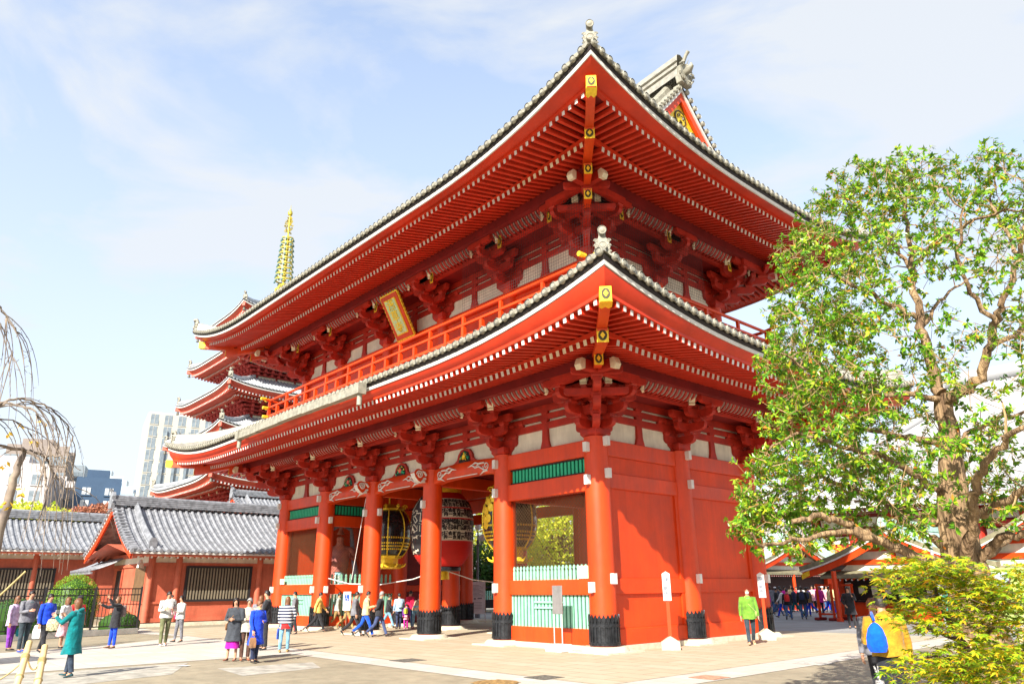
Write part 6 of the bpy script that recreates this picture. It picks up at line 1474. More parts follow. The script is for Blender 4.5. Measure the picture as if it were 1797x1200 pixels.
for k, (x0, y0, x1, y1) in enumerate(((52, 1126, 26, 1215), (79, 1133, 62, 1220))):
    a = at(x0, y0, 9.0); b = at(x1, y1, 8.6); b.z = 0 if b.z < 0 else b.z; d = (a-b).normalized(); root = empty('bamboo_post', (a.x, a.y, 0), 0, ('taller bamboo post with a rope round it by the flower bed', 'shorter bamboo post with a rope, right of the taller one')[k], 'post', 'bamboo posts of the flower bed')
    q = MB(); q.tube([a-d*1.3, a-d*.9, a-d*.88, a-d*.45, a-d*.43, a], [.029, .028, .031, .028, .031, .027], 14); q.build('post', BAMB, root, smooth=50)
    q = MB()
    for j in range(3): c = a-d*(.16+j*.018); q.lathe([(.029, -.01), (.038, 0), (.029, .01)], c, 14, ax=d)
    c = a-d*.4; q.lathe([(.029, -.012), (.038, 0), (.029, .012)], c, 14, ax=d); q.build('rope_binding', mat('straw_rope', (.45, .33, .14), .8, .2, 20), root, smooth=50)
pa, pb_ = at(52, 1130, 9)-Vector((0, 0, .12)), at(79, 1137, 9)-Vector((0, 0, .10)); q = MB(); pc = at(-60, 1190, 9)
def rope(a, b, sag): return [a.lerp(b, t/10)-Vector((0, 0, sag*math.sin(PI*t/10))) for t in range(11)]
q.tube(rope(pc, pa, .12), .007, 6); q.tube(rope(pa, pb_, .10), .007, 6); q.tube(rope(pc-Vector((0, 0, .2)), pa-Vector((0, 0, .24)), .10), .007, 6); q.tube(rope(at(-80, 1110, 8), at(45, 1002, 8), .02), .010, 6); tag(q.build('rope', mat('straw_rope', (.45, .33, .14))), 'straw ropes slung between the bamboo posts beside the flower bed', 'rope')
FL = [leafmat('magenta_petal', [(0, (.45, .01, .08)), (1, (.75, .03, .22))], trans=.3), leafmat('pale_pink_petal', [(0, (.7, .35, .4)), (1, (.8, .7, .65))], trans=.3), leafmat('bed_leaf', [(0, (.05, .13, .02)), (1, (.30, .33, .05))])]
q = MB()
for k in range(1500):
    t = r9.random(); x = r9.uniform(-90, 74); D_ = r9.uniform(7.8, 9.6); g_ = at(x, 1180, D_); hgt = (.80-.34*max(0, (x+5)/75))*r9.uniform(.3, 1.0)
    base = Vector((g_.x, g_.y, max(.05, hgt))); q.m
    if t < .10: m_ = 0 if r9.random() < .7 else 1; [leafquad(q, base+Vector((0, 0, .05)), rv(r9)+Vector((0, 0, .3)), rv(r9), .035, .035, m_) for _ in range(6)]
    else: [leafquad(q, base, rv(r9), rv(r9), r9.uniform(.05, .10), .022, 2) for _ in range(5)]
    if t < .12: q.tube([(base.x, base.y, 0), tuple(base)], [.006, .004], 3, 2)
tag(q.build('flower_bed', FL), 'bed of pink and magenta flowers behind the bamboo posts', 'flower bed', kind='stuff')
# ================================================================ people
SKIN = mat('skin', (.47, .25, .155), .5, .05, 4, spec=.3); HAIRB = mat('black_hair', (.018, .013, .011), .45, .3, 12, .3, 60); HAIRN = mat('brown_hair', (.16, .065, .025), .45, .3, 12, .3, 60); HAIRG = mat('grey_hair', (.25, .24, .23), .5, .2, 12, .3, 60)
def cloth(name, c, **k):
    m = mat('cloth_'+name, c, .85, .22, 6, .9, 7, sheen=.15, spec=.2, **k)
    for n_ in m.node_tree.nodes:
        if n_.type == 'BUMP': n_.inputs['Distance'].default_value = .05
    return m
EYEM = mat('eye_dark', (.02, .012, .01), .3); LIP = mat('lip', (.45, .13, .10), .5); SOLE = mat('shoe_black', (.02, .02, .022), .45)
def vlen(v, l): v = Vector(v); return v.normalized()*l
STRP = mat('striped_knit', (.03, .035, .07), .85)
_n = STRP.node_tree; _w = _n.nodes.new('ShaderNodeTexWave'); _w.bands_direction = 'Z'; _w.inputs['Scale'].default_value = 3.6; _w.inputs['Distortion'].default_value = .4
_t = [n for n in _n.nodes if n.type == 'TEX_COORD'][0]; _n.links.new(_t.outputs['Object'], _w.inputs['Vector']); _r = _n.nodes.new('ShaderNodeValToRGB'); _r.color_ramp.interpolation = 'CONSTANT'; _r.color_ramp.elements[0].color = (.03, .035, .07, 1); _r.color_ramp.elements[1].position = .62; _r.color_ramp.elements[1].color = (.55, .55, .53, 1)
_n.links.new(_w.outputs['Fac'], _r.inputs[0]); _n.links.new(_r.outputs[0], _n.nodes['Principled BSDF'].inputs['Base Color'])
ARMS = {'down': ((.22, .02, -1), (.06, .22, -1)), 'fwd': ((.18, .45, -1), (-.05, .75, -.8)), 'back': ((.2, -.45, -1), (.1, -.1, -1)), 'phone': ((.25, .55, -.62), (-.35, .85, .55)),
        'clasp': ((.25, .12, -1), (-.75, .62, .05)), 'behind': ((.34, -.30, -1), (-.72, -.42, -.30)), 'carry': ((.18, .10, -1), (.02, .45, -.9)), 'hip': ((.40, .05, -1), (-.45, .5, -.6)), 'up': ((.3, .8, .15), (-.1, .6, 1.)), 'point': ((.25, .95, -.15), (-.05, 1, .45)), 'hold': ((.2, .3, -1), (-.5, .9, .15))}
def skinmesh(V, E_, Rd, sub=1):
    me = bpy.data.meshes.new('tmp'); me.from_pydata([tuple(v) for v in V], E_, []); o = bpy.data.objects.new('tmp', me); COL.objects.link(o)
    o.modifiers.new('s', 'SKIN'); sv = me.skin_vertices[0].data
    for i, r_ in enumerate(Rd): sv[i].radius = r_ if isinstance(r_, tuple) else (r_, r_)
    sv[0].use_root = True
    m2 = o.modifiers.new('u', 'SUBSURF'); m2.levels = sub; m2.render_levels = sub
    dg = bpy.context.evaluated_depsgraph_get(); dg.update(); nm = bpy.data.meshes.new_from_object(o.evaluated_get(dg)); bpy.data.objects.remove(o); bpy.data.meshes.remove(me)
    nm.polygons.foreach_set('use_smooth', [True]*len(nm.polygons)); return nm
def person(loc, head, h, lb, legs=((0, 0), (0, 0)), arms=('down', 'down'), lean=0., look=(0, 0), top=None, toplen=.50, bottom=None, skirt=None, shoes=SOLE, hair=HAIRB, hairlen=0, bag=None, hat=None, sleeve=1., wide=1.1, group='visitors in front of the gate', hands=True, mask=False, scarf=None, stripes=None, fat=1., apron=None, bare=False, hood=False, cuff=None, cap=None):
    """front is local +y; head = compass heading (radians, world) the person faces"""
    root = empty('person', (loc[0], loc[1], loc[2] if len(loc) > 2 else 0), head-PI/2, lb, 'person', group)
    J = {}; TH, SH = .245*h, .235*h
    zs = []
    for sd, (hp, kn) in ((1, legs[0]), (-1, legs[1])):
        a = R(hp); k_ = R(hp-kn); J['hip', sd] = Vector((sd*.052*h, 0, 0)); J['knee', sd] = J['hip', sd]+Vector((sd*.006*h, math.sin(a)*TH, -math.cos(a)*TH)); J['ank', sd] = J['knee', sd]+Vector((0, math.sin(k_)*SH, -math.cos(k_)*SH)); zs.append(J['ank', sd].z)
    dz = .045*h-min(zs); off = Vector((0, 0, dz))
    for k in list(J): J[k] = J[k]+off
    L_ = R(lean); spn = Vector((0, math.sin(L_), math.cos(L_))); pel = off+Vector((0, 0, .01*h))
    wst = pel+spn*.09*h; chs = pel+spn*.20*h; nck = pel+spn*.295*h; hb = nck+Vector((0, .012*h, .034*h))+Vector((0, math.sin(L_)*.02*h, 0)); hc = hb+Vector((0, .012*h, .055*h))
    yw, pt_ = R(look[0]), R(look[1]); fwd = Vector((-math.sin(yw)*math.cos(pt_), math.cos(yw)*math.cos(pt_), math.sin(pt_))); hs_ = fwd.cross(Vector((0, 0, 1))).normalized(); hu = hs_.cross(fwd)
    for i, sd in enumerate((1, -1)):
        u, f = ARMS[arms[i]] if isinstance(arms[i], str) else arms[i]; u = Vector((u[0]*sd, u[1], u[2])); f = Vector((f[0]*sd, f[1], f[2])); s_ = nck+Vector((sd*.098*h*wide, 0, -.036*h)); e_ = s_+vlen(u, .165*h); w_ = e_+vlen(f, .145*h)
        J['sh', sd], J['el', sd], J['wr', sd], J['fd', sd] = s_, e_, w_, f.normalized()
    V, E_, Rd = [], [], []
    def add(p, r_, par=None):
        V.append(Vector(p)); Rd.append(r_ if isinstance(r_, tuple) else r_); i = len(V)-1
        if par is not None: E_.append((par, i))
        return i
    i0 = add(pel, .060*h); i1 = add(wst, .052*h, i0); i2 = add(chs, .062*h, i1); i3 = add(nck-Vector((0, 0, .012*h)), .038*h, i2); i4 = add(hb, .028*h, i3); i5 = add(hc-hu*.012*h, (.040*h, .046*h), i4); i6 = add(hc+hu*.032*h-fwd*.004*h, (.040*h, .046*h), i5)
    nz_ = add(hc-hu*.012*h+fwd*.050*h, .006*h, i5)
    for sd in (1, -1):
        a = add(J['hip', sd]-Vector((0, 0, .01*h)), .046*h, i0); b = add(J['knee', sd], .030*h, a); c = add(J['ank', sd], .020*h, b); d = add(J['ank', sd]+Vector((sd*.01*h, .055*h, -.028*h)), (.020*h, .013*h), c)
        a = add(J['sh', sd], .029*h, i2); b = add(J['el', sd], .021*h, a); w_ = add(J['wr', sd], .0145*h, b); fd = J['fd', sd]; sv = fd.cross(Vector((sd, .2, .3))).normalized(); pn = fd.cross(sv)
        pm = add(J['wr', sd]+fd*.030*h, (.020*h, .012*h), w_)
        if hands:
            for j in range(4):
                o = (j-1.5)*.0125*h; l_ = (.036, .043, .040, .031)[j]*h; k1 = add(J['wr', sd]+fd*(.050*h)+sv*o, .0055*h, pm); k2 = add(V[k1]+fd*l_*.55+pn*.006*h*sd, .005*h, k1); add(V[k2]+(fd+pn*.7*sd).normalized()*l_*.5, .004*h, k2)
            k1 = add(J['wr', sd]+fd*.022*h-sv*.022*h, .006*h, pm); add(V[k1]+(fd-sv*.5).normalized()*.028*h, .005*h, k1)
    if fat != 1: Rd = [tuple(x*fat for x in q_) if isinstance(q_, tuple) else q_*fat for q_ in Rd]
    me = skinmesh(V, E_, Rd, 1); me.materials.append(SKIN); b = bpy.data.objects.new('body', me); COL.objects.link(b); b.parent = root
    def B(mb, nm, m, sm=60): return mb.build(nm, m, root, smooth=sm, world=False) if mb.v else None
    # face
    q = MB()
    for sd in (1, -1): c = hc+hu*.006*h+hs_*(sd*.017*h)+fwd*.044*h; q.lathe([(0, -.002*h), (.0055*h, 0), (0, .004*h)], c, 8, 0, ax=fwd, ref=hs_); q.bar(c+hu*.010*h-hs_*.008*h, c+hu*.011*h+hs_*.008*h, .003*h, .003*h, 0)
    if not mask: c = hc-hu*.030*h+fwd*.043*h; q.bar(c-hs_*.011*h, c+hs_*.011*h, .005*h, .004*h, 1)
    B(q, 'face_features', [EYEM, LIP])
    q = MB()
    for sd in (1, -1): c = hc-hu*.004*h+hs_*(sd*.041*h)-fwd*.002*h; q.lathe([(0, -.003*h), (.009*h, 0), (.012*h, .003*h), (0, .006*h)], c, 8, 0, ax=hs_*sd, ref=hu)
    B(q, 'ears', SKIN)
    if mask: q = MB(); q.lathe([(0, .012*h), (.018*h, .008*h), (.028*h, -.004*h), (.034*h, -.02*h)], hc-hu*.028*h+fwd*.038*h, 10, 0, ax=fwd, ref=hs_); B(q, 'face_mask', WHITE)
    # hair
    if hair:
        q = MB(); rows = []; nA = 16
        for i in range(9):
            t = i/8; row = []
            for j in range(nA):
                a = 2*PI*j/nA; back = .5-.5*math.cos(a)                     # 0 at the face, 1 at the back
                lowz = lerp(.030, -.035-hairlen, back**.6 if hairlen == 0 else min(1, back*2.0)**1.2); zz = lerp(.062, lowz, t**1.15)
                el_ = max(0., 1-(max(-.02, zz-.0)/.064)**2 if zz > 0 else 1.); rr_ = math.sqrt(el_); flare = 1+(.10 if hairlen else 0)*max(0, -zz)*8
                row.append(hc+hu*((zz+.006)*h)+hs_*(math.sin(a)*.050*h*rr_*flare)+fwd*(math.cos(a)*.056*h*rr_*flare-.003*h)+Vector(rv(r9))*.0015*h)
            rows.append(row)
        q.grid(rows, 0, close=True); q.add([tuple(p) for p in rows[0]], [tuple(range(nA))]); B(q, 'hair', hair)
    if hat is not None: q = MB(); q.lathe([(.054*h, .0), (.056*h, .02*h), (.048*h, .045*h), (.02*h, .06*h), (0, .062*h)], hc+hu*.018*h-fwd*.004*h, 16, 0, ax=hu, ref=hs_); B(q, 'hat', hat)
    if cap is not None: q = MB(); q.lathe([(.054*h, .0), (.052*h, .03*h), (.03*h, .05*h), (0, .054*h)], hc+hu*.022*h, 16, 0, ax=hu, ref=hs_); q.prism([(-.03*h, 0), (.03*h, 0), (.024*h, .05*h), (-.024*h, .05*h)], hc+hu*.026*h+fwd*.04*h, hs_, fwd, hu, .006*h); B(q, 'cap', cap)
    # trousers / skirt
    if bottom:
        q = MB()
        for sd in (1, -1):
            hp, kn, an = J['hip', sd], J['knee', sd], J['ank', sd]; q.tube([hp+Vector((-sd*.012*h, 0, .04*h)), hp-Vector((0, 0, .03*h)), hp.lerp(kn, .5), kn, kn.lerp(an, .45), an+Vector((0, 0, .012*h))], [.050*h, .056*h, .047*h, .037*h, .034*h, .031*h if not bare else .024*h], 12)
        rows = [[pel+Vector((math.sin(a)*rx*h, math.cos(a)*ry*h, z*h)) for a in [2*PI*j/16 for j in range(16)]] for z, rx, ry in ((-.075, .060, .050), (-.045, .096, .064), (0, .098, .067), (.05, .090, .060), (.075, .084, .056))]
        q.grid(rows, 0, close=True); B(q, 'trousers', bottom)
    def shell(spec, m, nm, ws=1.):
        q = MB(); rows = []
        for z, rx, ry in spec:
            c = pel+spn*z*h if z > 0 else pel+Vector((0, 0, z*h)); rows.append([c+Vector((math.sin(a)*rx*h*ws*1.03, math.cos(a)*ry*h*1.10+(0 if z > 0 else 0), math.sin(a*5+z*9)*.004*h if z < .05 else 0)) for a in [2*PI*j/20 for j in range(20)]])
        q.grid(rows, 0, close=True); return q
    if skirt: B(shell(((-skirt[1], .118, .096), (-.12, .096, .070), (0, .092, .062), (.06, .080, .055)), skirt[0], 'skirt'), 'skirt', skirt[0])
    if top:
        lo = .53-toplen if toplen else 0; hem = -(toplen-.41)
        sp_ = [(hem, .110+max(0, -hem-.06)*.13, .084+max(0, -hem-.06)*.13), (hem*.5+.0, .110, .082), (.03, .106, .077), (.10, .099, .072), (.18, .107, .073), (.235, .108, .068), (.262, .092, .058), (.284, .052, .046), (.300, .034, .038)]
        q = shell(sp_, top, 'top', wide)
        for sd in (1, -1):
            s_, e_, w_ = J['sh', sd], J['el', sd], J['wr', sd]; ee = e_.lerp(w_, .96*sleeve) if sleeve > .5 else e_
            q.tube([s_+Vector((-sd*.03*h, 0, -.005*h)), s_, s_.lerp(e_, .5), e_, e_.lerp(ee, .5), ee], [.036*h, .041*h, .037*h, .031*h, .027*h, .025*h], 12)
        if hood: q.tube([nck+Vector((-.05*h, -.03*h, -.01*h)), nck+Vector((0, -.055*h, .005*h)), nck+Vector((.05*h, -.03*h, -.01*h))], [.02*h, .032*h, .02*h], 8)
        tops = [top]
        B(q, 'jacket', tops)
        if apron:
            q = MB()
            for sd in (-.028, .028): pass
            rows = [[pel+spn*z*h+Vector((x*h, y*h, 0)) for x in (-w2, 0, w2)] for z, w2, y in ((-.02, .03, .073), (.1, .032, .069), (.2, .03, .073), (.27, .022, .062))]; q.grid(rows, 0); B(q, 'shirt_front', apron)
    if scarf: q = MB(); q.lathe([(.040*h, -.02*h), (.052*h, 0), (.040*h, .022*h)], nck+Vector((0, .006*h, .012*h)), 14); B(q, 'scarf', scarf)
    q = MB()
    for sd in (1, -1):
        a = J['ank', sd]; kn = J['knee', sd]; sk = (a-kn).normalized(); fo = Vector((sd*.12, -sk.z, sk.y)).normalized() if abs(sk.y) < .95 else Vector((0, .3, -1)).normalized(); heel = a+sk*.022*h; rows = []
        for t, w_, hh in ((-.024, .014, .030), (-.010, .020, .046), (.025, .021, .036), (.060, .024, .024), (.088, .018, .018), (.098, .006, .012)):
            c = heel+fo*t*h-sk*.0; lat = fo.cross(sk).normalized(); rows.append([c+lat*(w_*h*math.sin(b_))-sk*(hh*h*.5*(1+math.cos(b_))) +sk*.018*h for b_ in [2*PI*j/10 for j in range(10)]])
        q.grid(rows, 0, close=True); q.add([tuple(p) for p in rows[-1]], [tuple(range(10))]); q.add([tuple(p) for p in rows[0]], [tuple(range(10))])
    B(q, 'shoes', shoes)
    if bag:
        kind, m_ = bag[0], bag[1]; q = MB()
        if kind == 'backpack':
            c = pel+spn*.17*h+Vector((0, -.115*h, 0)); rows = [[c+Vector((math.sin(a)*w_*h, math.cos(a)*d_*h, z*h)) for a in [2*PI*j/14 for j in range(14)]] for z, w_, d_ in ((-.12, .03, .02), (-.11, .075, .045), (-.03, .085, .055), (.06, .078, .048), (.10, .045, .03), (.105, .01, .01))]; q.grid(rows, 0, close=True)
            for sd in (1, -1): q.tube([c+Vector((sd*.05*h, .03*h, -.09*h)), c+Vector((sd*.085*h, .12*h, .0)), c+Vector((sd*.07*h, .155*h, .07*h)), c+Vector((sd*.055*h, .10*h, .115*h)), c+Vector((sd*.04*h, .02*h, .09*h))], .009*h, 6)
        elif kind in ('hand', 'both'):
            sd = bag[2] if len(bag) > 2 else 1; c = J['wr', sd]+J['fd', sd]*.06*h+Vector((0, 0, -.12*h)); s_ = bag[3] if len(bag) > 3 else 1
            rows = [[c+Vector((math.sin(a)*.022*s_*h, math.cos(a)*w_*s_*h, z*s_*h)) for a in [2*PI*j/12 for j in range(12)]] for z, w_ in ((-.07, .03), (-.065, .065), (0, .07), (.05, .055), (.055, .02))]; q.grid(rows, 0, close=True); q.add([tuple(p) for p in rows[-1]], [tuple(range(12))])
            for y in (-1, 1): q.tube([c+Vector((0, y*.035*h*s_, .05*h*s_)), J['wr', sd]+J['fd', sd]*.045*h+Vector((0, y*.008*h, 0)), ], .005*h, 5)
        elif kind == 'cross':
            sd = bag[2] if len(bag) > 2 else 1; c = pel+Vector((sd*.115*h, .03*h, .0)); rows = [[c+Vector((math.sin(a)*.02*h, math.cos(a)*w_*h, z*h)) for a in [2*PI*j/12 for j in range(12)]] for z, w_ in ((-.06, .02), (-.05, .05), (.02, .055), (.04, .03))]; q.grid(rows, 0, close=True)
            q.tube([c+Vector((0, .02*h, .03*h)), pel+spn*.16*h+Vector((0, .078*h, 0)), nck+Vector((-sd*.05*h, .035*h, -.005*h)), nck+Vector((-sd*.055*h, -.035*h, -.01*h)), pel+spn*.16*h+Vector((0, -.078*h, 0)), c+Vector((0, -.02*h, .03*h))], .008*h, 5)
        B(q, 'bag', m_)
    root['_wr'] = 0; del root['_wr']
    return root, J, dict(h=h, pel=pel, nck=nck, hc=hc)
def hd(tx, ty): return math.atan2(ty, tx)
BK = cloth('black', (.022, .022, .026)); NVY = cloth('navy', (.03, .04, .09)); GRY = cloth('grey', (.16, .16, .18)); CRM = cloth('cream', (.66, .52, .26)); KHK = cloth('khaki', (.36, .24, .09)); JNS = cloth('denim', (.06, .13, .28)); JNL = cloth('light_denim', (.18, .36, .50)); BLU = cloth('royal_blue', (.01, .06, .62)); TEAL = cloth('teal', (.0, .16, .17)); OLV = cloth('olive', (.14, .15, .07)); WHT = cloth('white', (.68, .68, .66)); PNK = cloth('magenta', (.62, .02, .30)); LPK = cloth('pale_pink', (.75, .38, .42)); REDC = cloth('red', (.62, .03, .03)); LIME = cloth('lime', (.13, .29, .03)); MUS = cloth('mustard', (.42, .22, .015)); BRB = cloth('brown_bag', (.22, .11, .05)); GRN = cloth('check_grey', (.36, .38, .34), ); CYN = cloth('cyan', (.02, .40, .42)); PUR = cloth('purple', (.20, .04, .35))
toL = hd(-.35, -1); toCam = lambda p: hd(CAM.x-p[0], CAM.y-p[1])
def G_(px, py, z=0): g = gnd(px, py, z); return (g.x, g.y, z)
ad = lambda p, deg: toCam(p)+R(deg)
# -- left group
p = G_(36, 1144); person(p, ad(p, 28), 1.82, 'man in grey jacket and sunglasses holding a white shopping bag', ((5, 2), (-6, 0)), ('hold', 'carry'), 0, (0, 8), GRY, .47, cloth('slate', (.035, .05, .06)), shoes=cloth('blue_shoe', (.03, .06, .4)), bag=('hand', WHT, -1, 1.7), apron=TEAL)
p = G_(12, 1141); person(p, ad(p, 60), 1.66, 'person in pale lilac top half hidden behind the man with sunglasses', ((4, 0), (0, 0)), ('down', 'carry'), 0, (0, 0), cloth('lilac', (.55, .42, .62)), .5, PUR, hair=HAIRN, hairlen=.05, bag=('hand', CYN, -1, 1.3))
p = G_(72, 1145); person(p, ad(p, 40), 1.74, 'man in royal blue and black jacket leaning with legs apart', ((14, 2), (-16, 2)), ('down', 'down'), -4, (0, 5), BLU, .46, BK, shoes=BK)
p = G_(104, 1137); person(p, ad(p, 60), 1.60, 'woman in white and pink behind the woman in the teal coat', ((4, 0), (-2, 0)), ('down', 'hold'), 0, (0, 0), WHT, .46, None, skirt=(LPK, .30), hair=HAIRN, hairlen=.12)
p = G_(126, 1133); person(p, ad(p, 30), 1.62, 'person in red jacket and black hat hidden behind the teal coat', ((0, 0), (0, 0)), ('down', 'down'), 0, (0, 0), REDC, .48, BK, hat=BK)
p = G_(118, 1187); w_teal, Jt, it = person(p, ad(p, -120), 1.64, 'woman in teal coat holding up a phone, seen from behind', ((8, 2), (-7, 4)), ('phone', 'phone'), 0, (0, 8), TEAL, .66, cloth('charcoal_navy', (.03, .045, .07)), shoes=cloth('dark_green_shoe', (.02, .06, .07)), hair=HAIRN, hairlen=.035, bag=('hand', mat('patterned_cream', (.6, .55, .35), .7, .4, 40, col2=(.12, .10, .05)), -1, 1.2), hood=True)
p = G_(195, 1137); person(p, ad(p, -75), 1.62, 'woman in black jacket and blue trousers reaching up with a phone', ((4, 0), (-3, 0)), ('point', 'up'), -4, (0, 12), BK, .56, BLU, shoes=cloth('brown_boot', (.14, .06, .03)), hair=HAIRN, hairlen=.10, bag=('backpack', cloth('taupe', (.16, .12, .11))), bare=True)
p = G_(285, 1133); pc1, Jc, ic = person(p, ad(p, 12), 1.76, 'man in pale shirt and olive trousers holding a small child', ((10, 4), (-10, 3)), ('hold', 'hold'), 0, (10, -4), cloth('pale_grey', (.50, .50, .46)), .44, OLV, shoes=WHT)
c_ = Vector(p)+Vector((math.cos(toCam(p)+R(12)), math.sin(toCam(p)+R(12)), 0))*.30; person((c_.x-.02, c_.y+.05, .92), ad(p, 150), .80, 'toddler in spotted black and white hooded top held in arms', ((70, 60), (60, 50)), ('fwd', 'fwd'), 0, (0, 0), mat('spotted_black_white', (.6, .6, .6), .8, .3, 60, col2=(.01, .01, .01)), .5, LPK, shoes=WHT, wide=1.15)
p = G_(311, 1126); person(p, ad(p, -60), 1.60, 'woman in grey top with a pink shoulder bag behind the man with a child', ((6, 2), (-6, 2)), ('fwd', 'hold'), 0, (0, 0), cloth('pale_grey', (.50, .50, .46)), .46, GRY, hair=HAIRB, hairlen=.03, bag=('cross', cloth('hot_pink', (.75, .02, .12)), 1), bare=True)
# -- three women and the man behind them
p = G_(405, 1159); person(p, ad(p, -28), 1.58, 'woman in long charcoal coat over a magenta skirt with a tan bag', ((3, 0), (-3, 0)), ('clasp', 'clasp'), 0, (20, 0), cloth('charcoal', (.045, .05, .06)), .64, None, skirt=(cloth('magenta_skirt', (.42, .01, .30)), .34), shoes=cloth('brown_shoe', (.16, .05, .03)), hair=HAIRB, hairlen=.05, bag=('cross', BRB, 1))
p = G_(428, 1158); person(p, ad(p, 10), 1.57, 'older woman in beige cardigan and brown trousers in the middle of three', ((3, 0), (-4, 0)), ('clasp', 'down'), 0, (-30, 0), cloth('beige', (.48, .43, .36)), .50, cloth('brown_trouser', (.10, .05, .035)), shoes=cloth('tan_shoe', (.30, .09, .04)), hair=HAIRG, hairlen=0)
p = G_(445, 1162); person(p, ad(p, 38), 1.52, 'woman in bright blue long coat with a brown handbag', ((3, 0), (-5, 0)), ('carry', 'clasp'), 0, (25, 0), BLU, .66, NVY, hair=HAIRN, bag=('hand', BRB, 1, 1.3), scarf=CRM)
p = G_(462, 1140); person(p, ad(p, -95), 1.76, 'man in black jacket with sunglasses on his head behind the blue coat', ((3, 0), (-4, 0)), ('down', 'hold'), 0, (0, 4), BK, .48, BK, shoes=BK, bag=('cross', OLV, 1))
p = G_(450, 1137); person(p, ad(p, 170), 1.60, 'brown-haired woman mostly hidden between the blue coat and the man in black', ((0, 0), (0, 0)), ('down', 'down'), 0, (0, 0), GRY, .5, BK, hair=HAIRN, hairlen=.03)
p = G_(497, 1144); person(p, ad(p, 165), 1.58, 'long-haired woman in striped jumper carrying a blue bag and a white bag', ((6, 0), (-6, 0)), ('hip', 'carry'), 2, (0, 0), STRP, .44, JNL, shoes=KHK, hair=HAIRN, hairlen=.14, bag=('hand', cloth('bag_blue', (.03, .08, .40)), -1, 1.5), skirt=(REDC, .12))
p = G_(514, 1112); person(p, ad(p, -100), 1.70, 'man in dark grey jumper behind the long-haired woman', ((8, 0), (-8, 4)), ('down', 'down'), 0, (0, 0), GRY, .45, BK)
p = G_(511, 1108); person(p, ad(p, 150), 1.30, 'child in a red coat with arm out beside the long-haired woman', ((12, 0), (-12, 8)), ('fwd', 'down'), 0, (0, 0), REDC, .50, REDC, group='visitors in front of the gate')
# -- line walking to the right
gr_ = 'people walking to the right in front of the columns'
WK = ((24, 6), (-22, 26)); WK2 = ((-20, 24), (22, 4))
for (px, py, h, lb, lg, ar, tp_, tl, bt, hr_, kw) in (
    (556, 1108, 1.70, 'man in yellow shirt and black trousers striding right', WK, ('back', 'fwd'), cloth('yellow', (.75, .50, .12)), .46, BK, HAIRB, {}),
    (590, 1104, 1.68, 'man in checked grey jacket and khaki trousers', WK2, ('down', 'back'), GRN, .44, KHK, HAIRB, {}),
    (608, 1104, 1.66, 'man in khaki behind the accessible sign post', WK, ('fwd', 'down'), KHK, .45, KHK, HAIRB, {}),
    (620, 1115, 1.72, 'man in dark grey suit beside the cream jacket', WK, ('down', 'fwd'), GRY, .48, BK, HAIRB, {}),
    (640, 1117, 1.74, 'man in cream jacket and bright blue jeans walking right', WK, ('hold', 'down'), CRM, .46, cloth('blue_jean', (.01, .08, .50)), HAIRB, {}),
    (664, 1117, 1.72, 'man in black blazer with hands clasped behind his back', WK2, ('behind', 'behind'), BK, .48, cloth('slate_blue', (.05, .07, .16)), HAIRG, {}),
    (680, 1101, 1.55, 'woman in black top and pale jeans beyond the black blazer', WK, ('fwd', 'down'), BK, .46, JNL, HAIRB, {})):
    p = G_(px, py); person(p, hd(.60, .80), h, lb, lg, ar, 3, (0, 0), tp_, tl, bt, hair=hr_, group=gr_, shoes=BK if bt is not KHK else KHK, **kw)
p = G_(718, 1101); person(p, ad(p, 140), 1.66, 'person in crimson down jacket by the column left of the children', ((4, 0), (-4, 0)), ('down', 'down'), 0, (0, 0), cloth('crimson', (.55, .01, .06)), .46, JNS, group='family by the central column')
p = G_(699, 1103); person(p, ad(p, 200), 1.56, 'person with a pale blue backpack beside the crimson jacket', ((4, 0), (-4, 0)), ('down', 'down'), 0, (0, 0), cloth('sky', (.3, .42, .55)), .46, NVY, bag=('backpack', cloth('sky', (.3, .42, .55))), group='family by the central column')
p = G_(712, 1103); person(p, ad(p, 170), 1.10, 'small child in purple top and pink tutu with a yellow bag', ((3, 0), (-3, 0)), ('down', 'down'), 0, (0, 0), PUR, .40, PNK, skirt=(LPK, .17), shoes=LPK, bag=('backpack', cloth('neon', (.7, .8, .05))), group='family by the central column')
p = G_(729, 1102); person(p, ad(p, 150), 1.60, 'woman in beige jacket and pink headscarf bending forward', ((10, 8), (-5, 4)), ('fwd', 'fwd'), 38, (0, -30), cloth('tan_jacket', (.55, .42, .28)), .46, JNL, shoes=LPK, hair=None, hat=LPK, scarf=LPK, group='family by the central column')
# -- right side
p = G_(1320, 1131); person(p, ad(p, 8), 1.73, 'bald man in lime green jacket and face mask walking beside the gate', ((16, 4), (-12, 18)), ('down', 'down'), 0, (0, 0), LIME, .50, cloth('dark_jean', (.03, .045, .06)), shoes=cloth('tan_shoe2', (.55, .42, .22)), hair=None, mask=True, bag=('cross', cloth('olive_bag', (.30, .42, .10)), -1), apron=GRY, group='visitors right of the gate')
p = G_(1497, 1102); person(p, ad(p, -5), 1.66, 'woman all in black standing with her hands to her face', ((2, 0), (-3, 0)), ('hip', 'phone'), 0, (0, 0), BK, .62, BK, hair=HAIRB, shoes=cloth('dark_shoe', (.03, .03, .03)), bare=True, group='visitors right of the gate')
pm_ = at(1562, 1150, 10.9); mn, Jm, im = person((pm_.x, pm_.y, 0), ad(pm_, 195), 1.66, 'person in mustard jacket carrying a bright blue drawstring bag, seen from behind', ((4, 2), (-4, 2)), ('down', 'hold'), 4, (0, 0), MUS, .40, cloth('black_trouser', (.02, .022, .03)), shoes=BK, hair=HAIRB, wide=1.12, group='visitors right of the gate', hood=True)
q = MB(); h = 1.60; c = im['pel']+Vector((-.11*h, -.125*h, .17*h)); S_ = .80
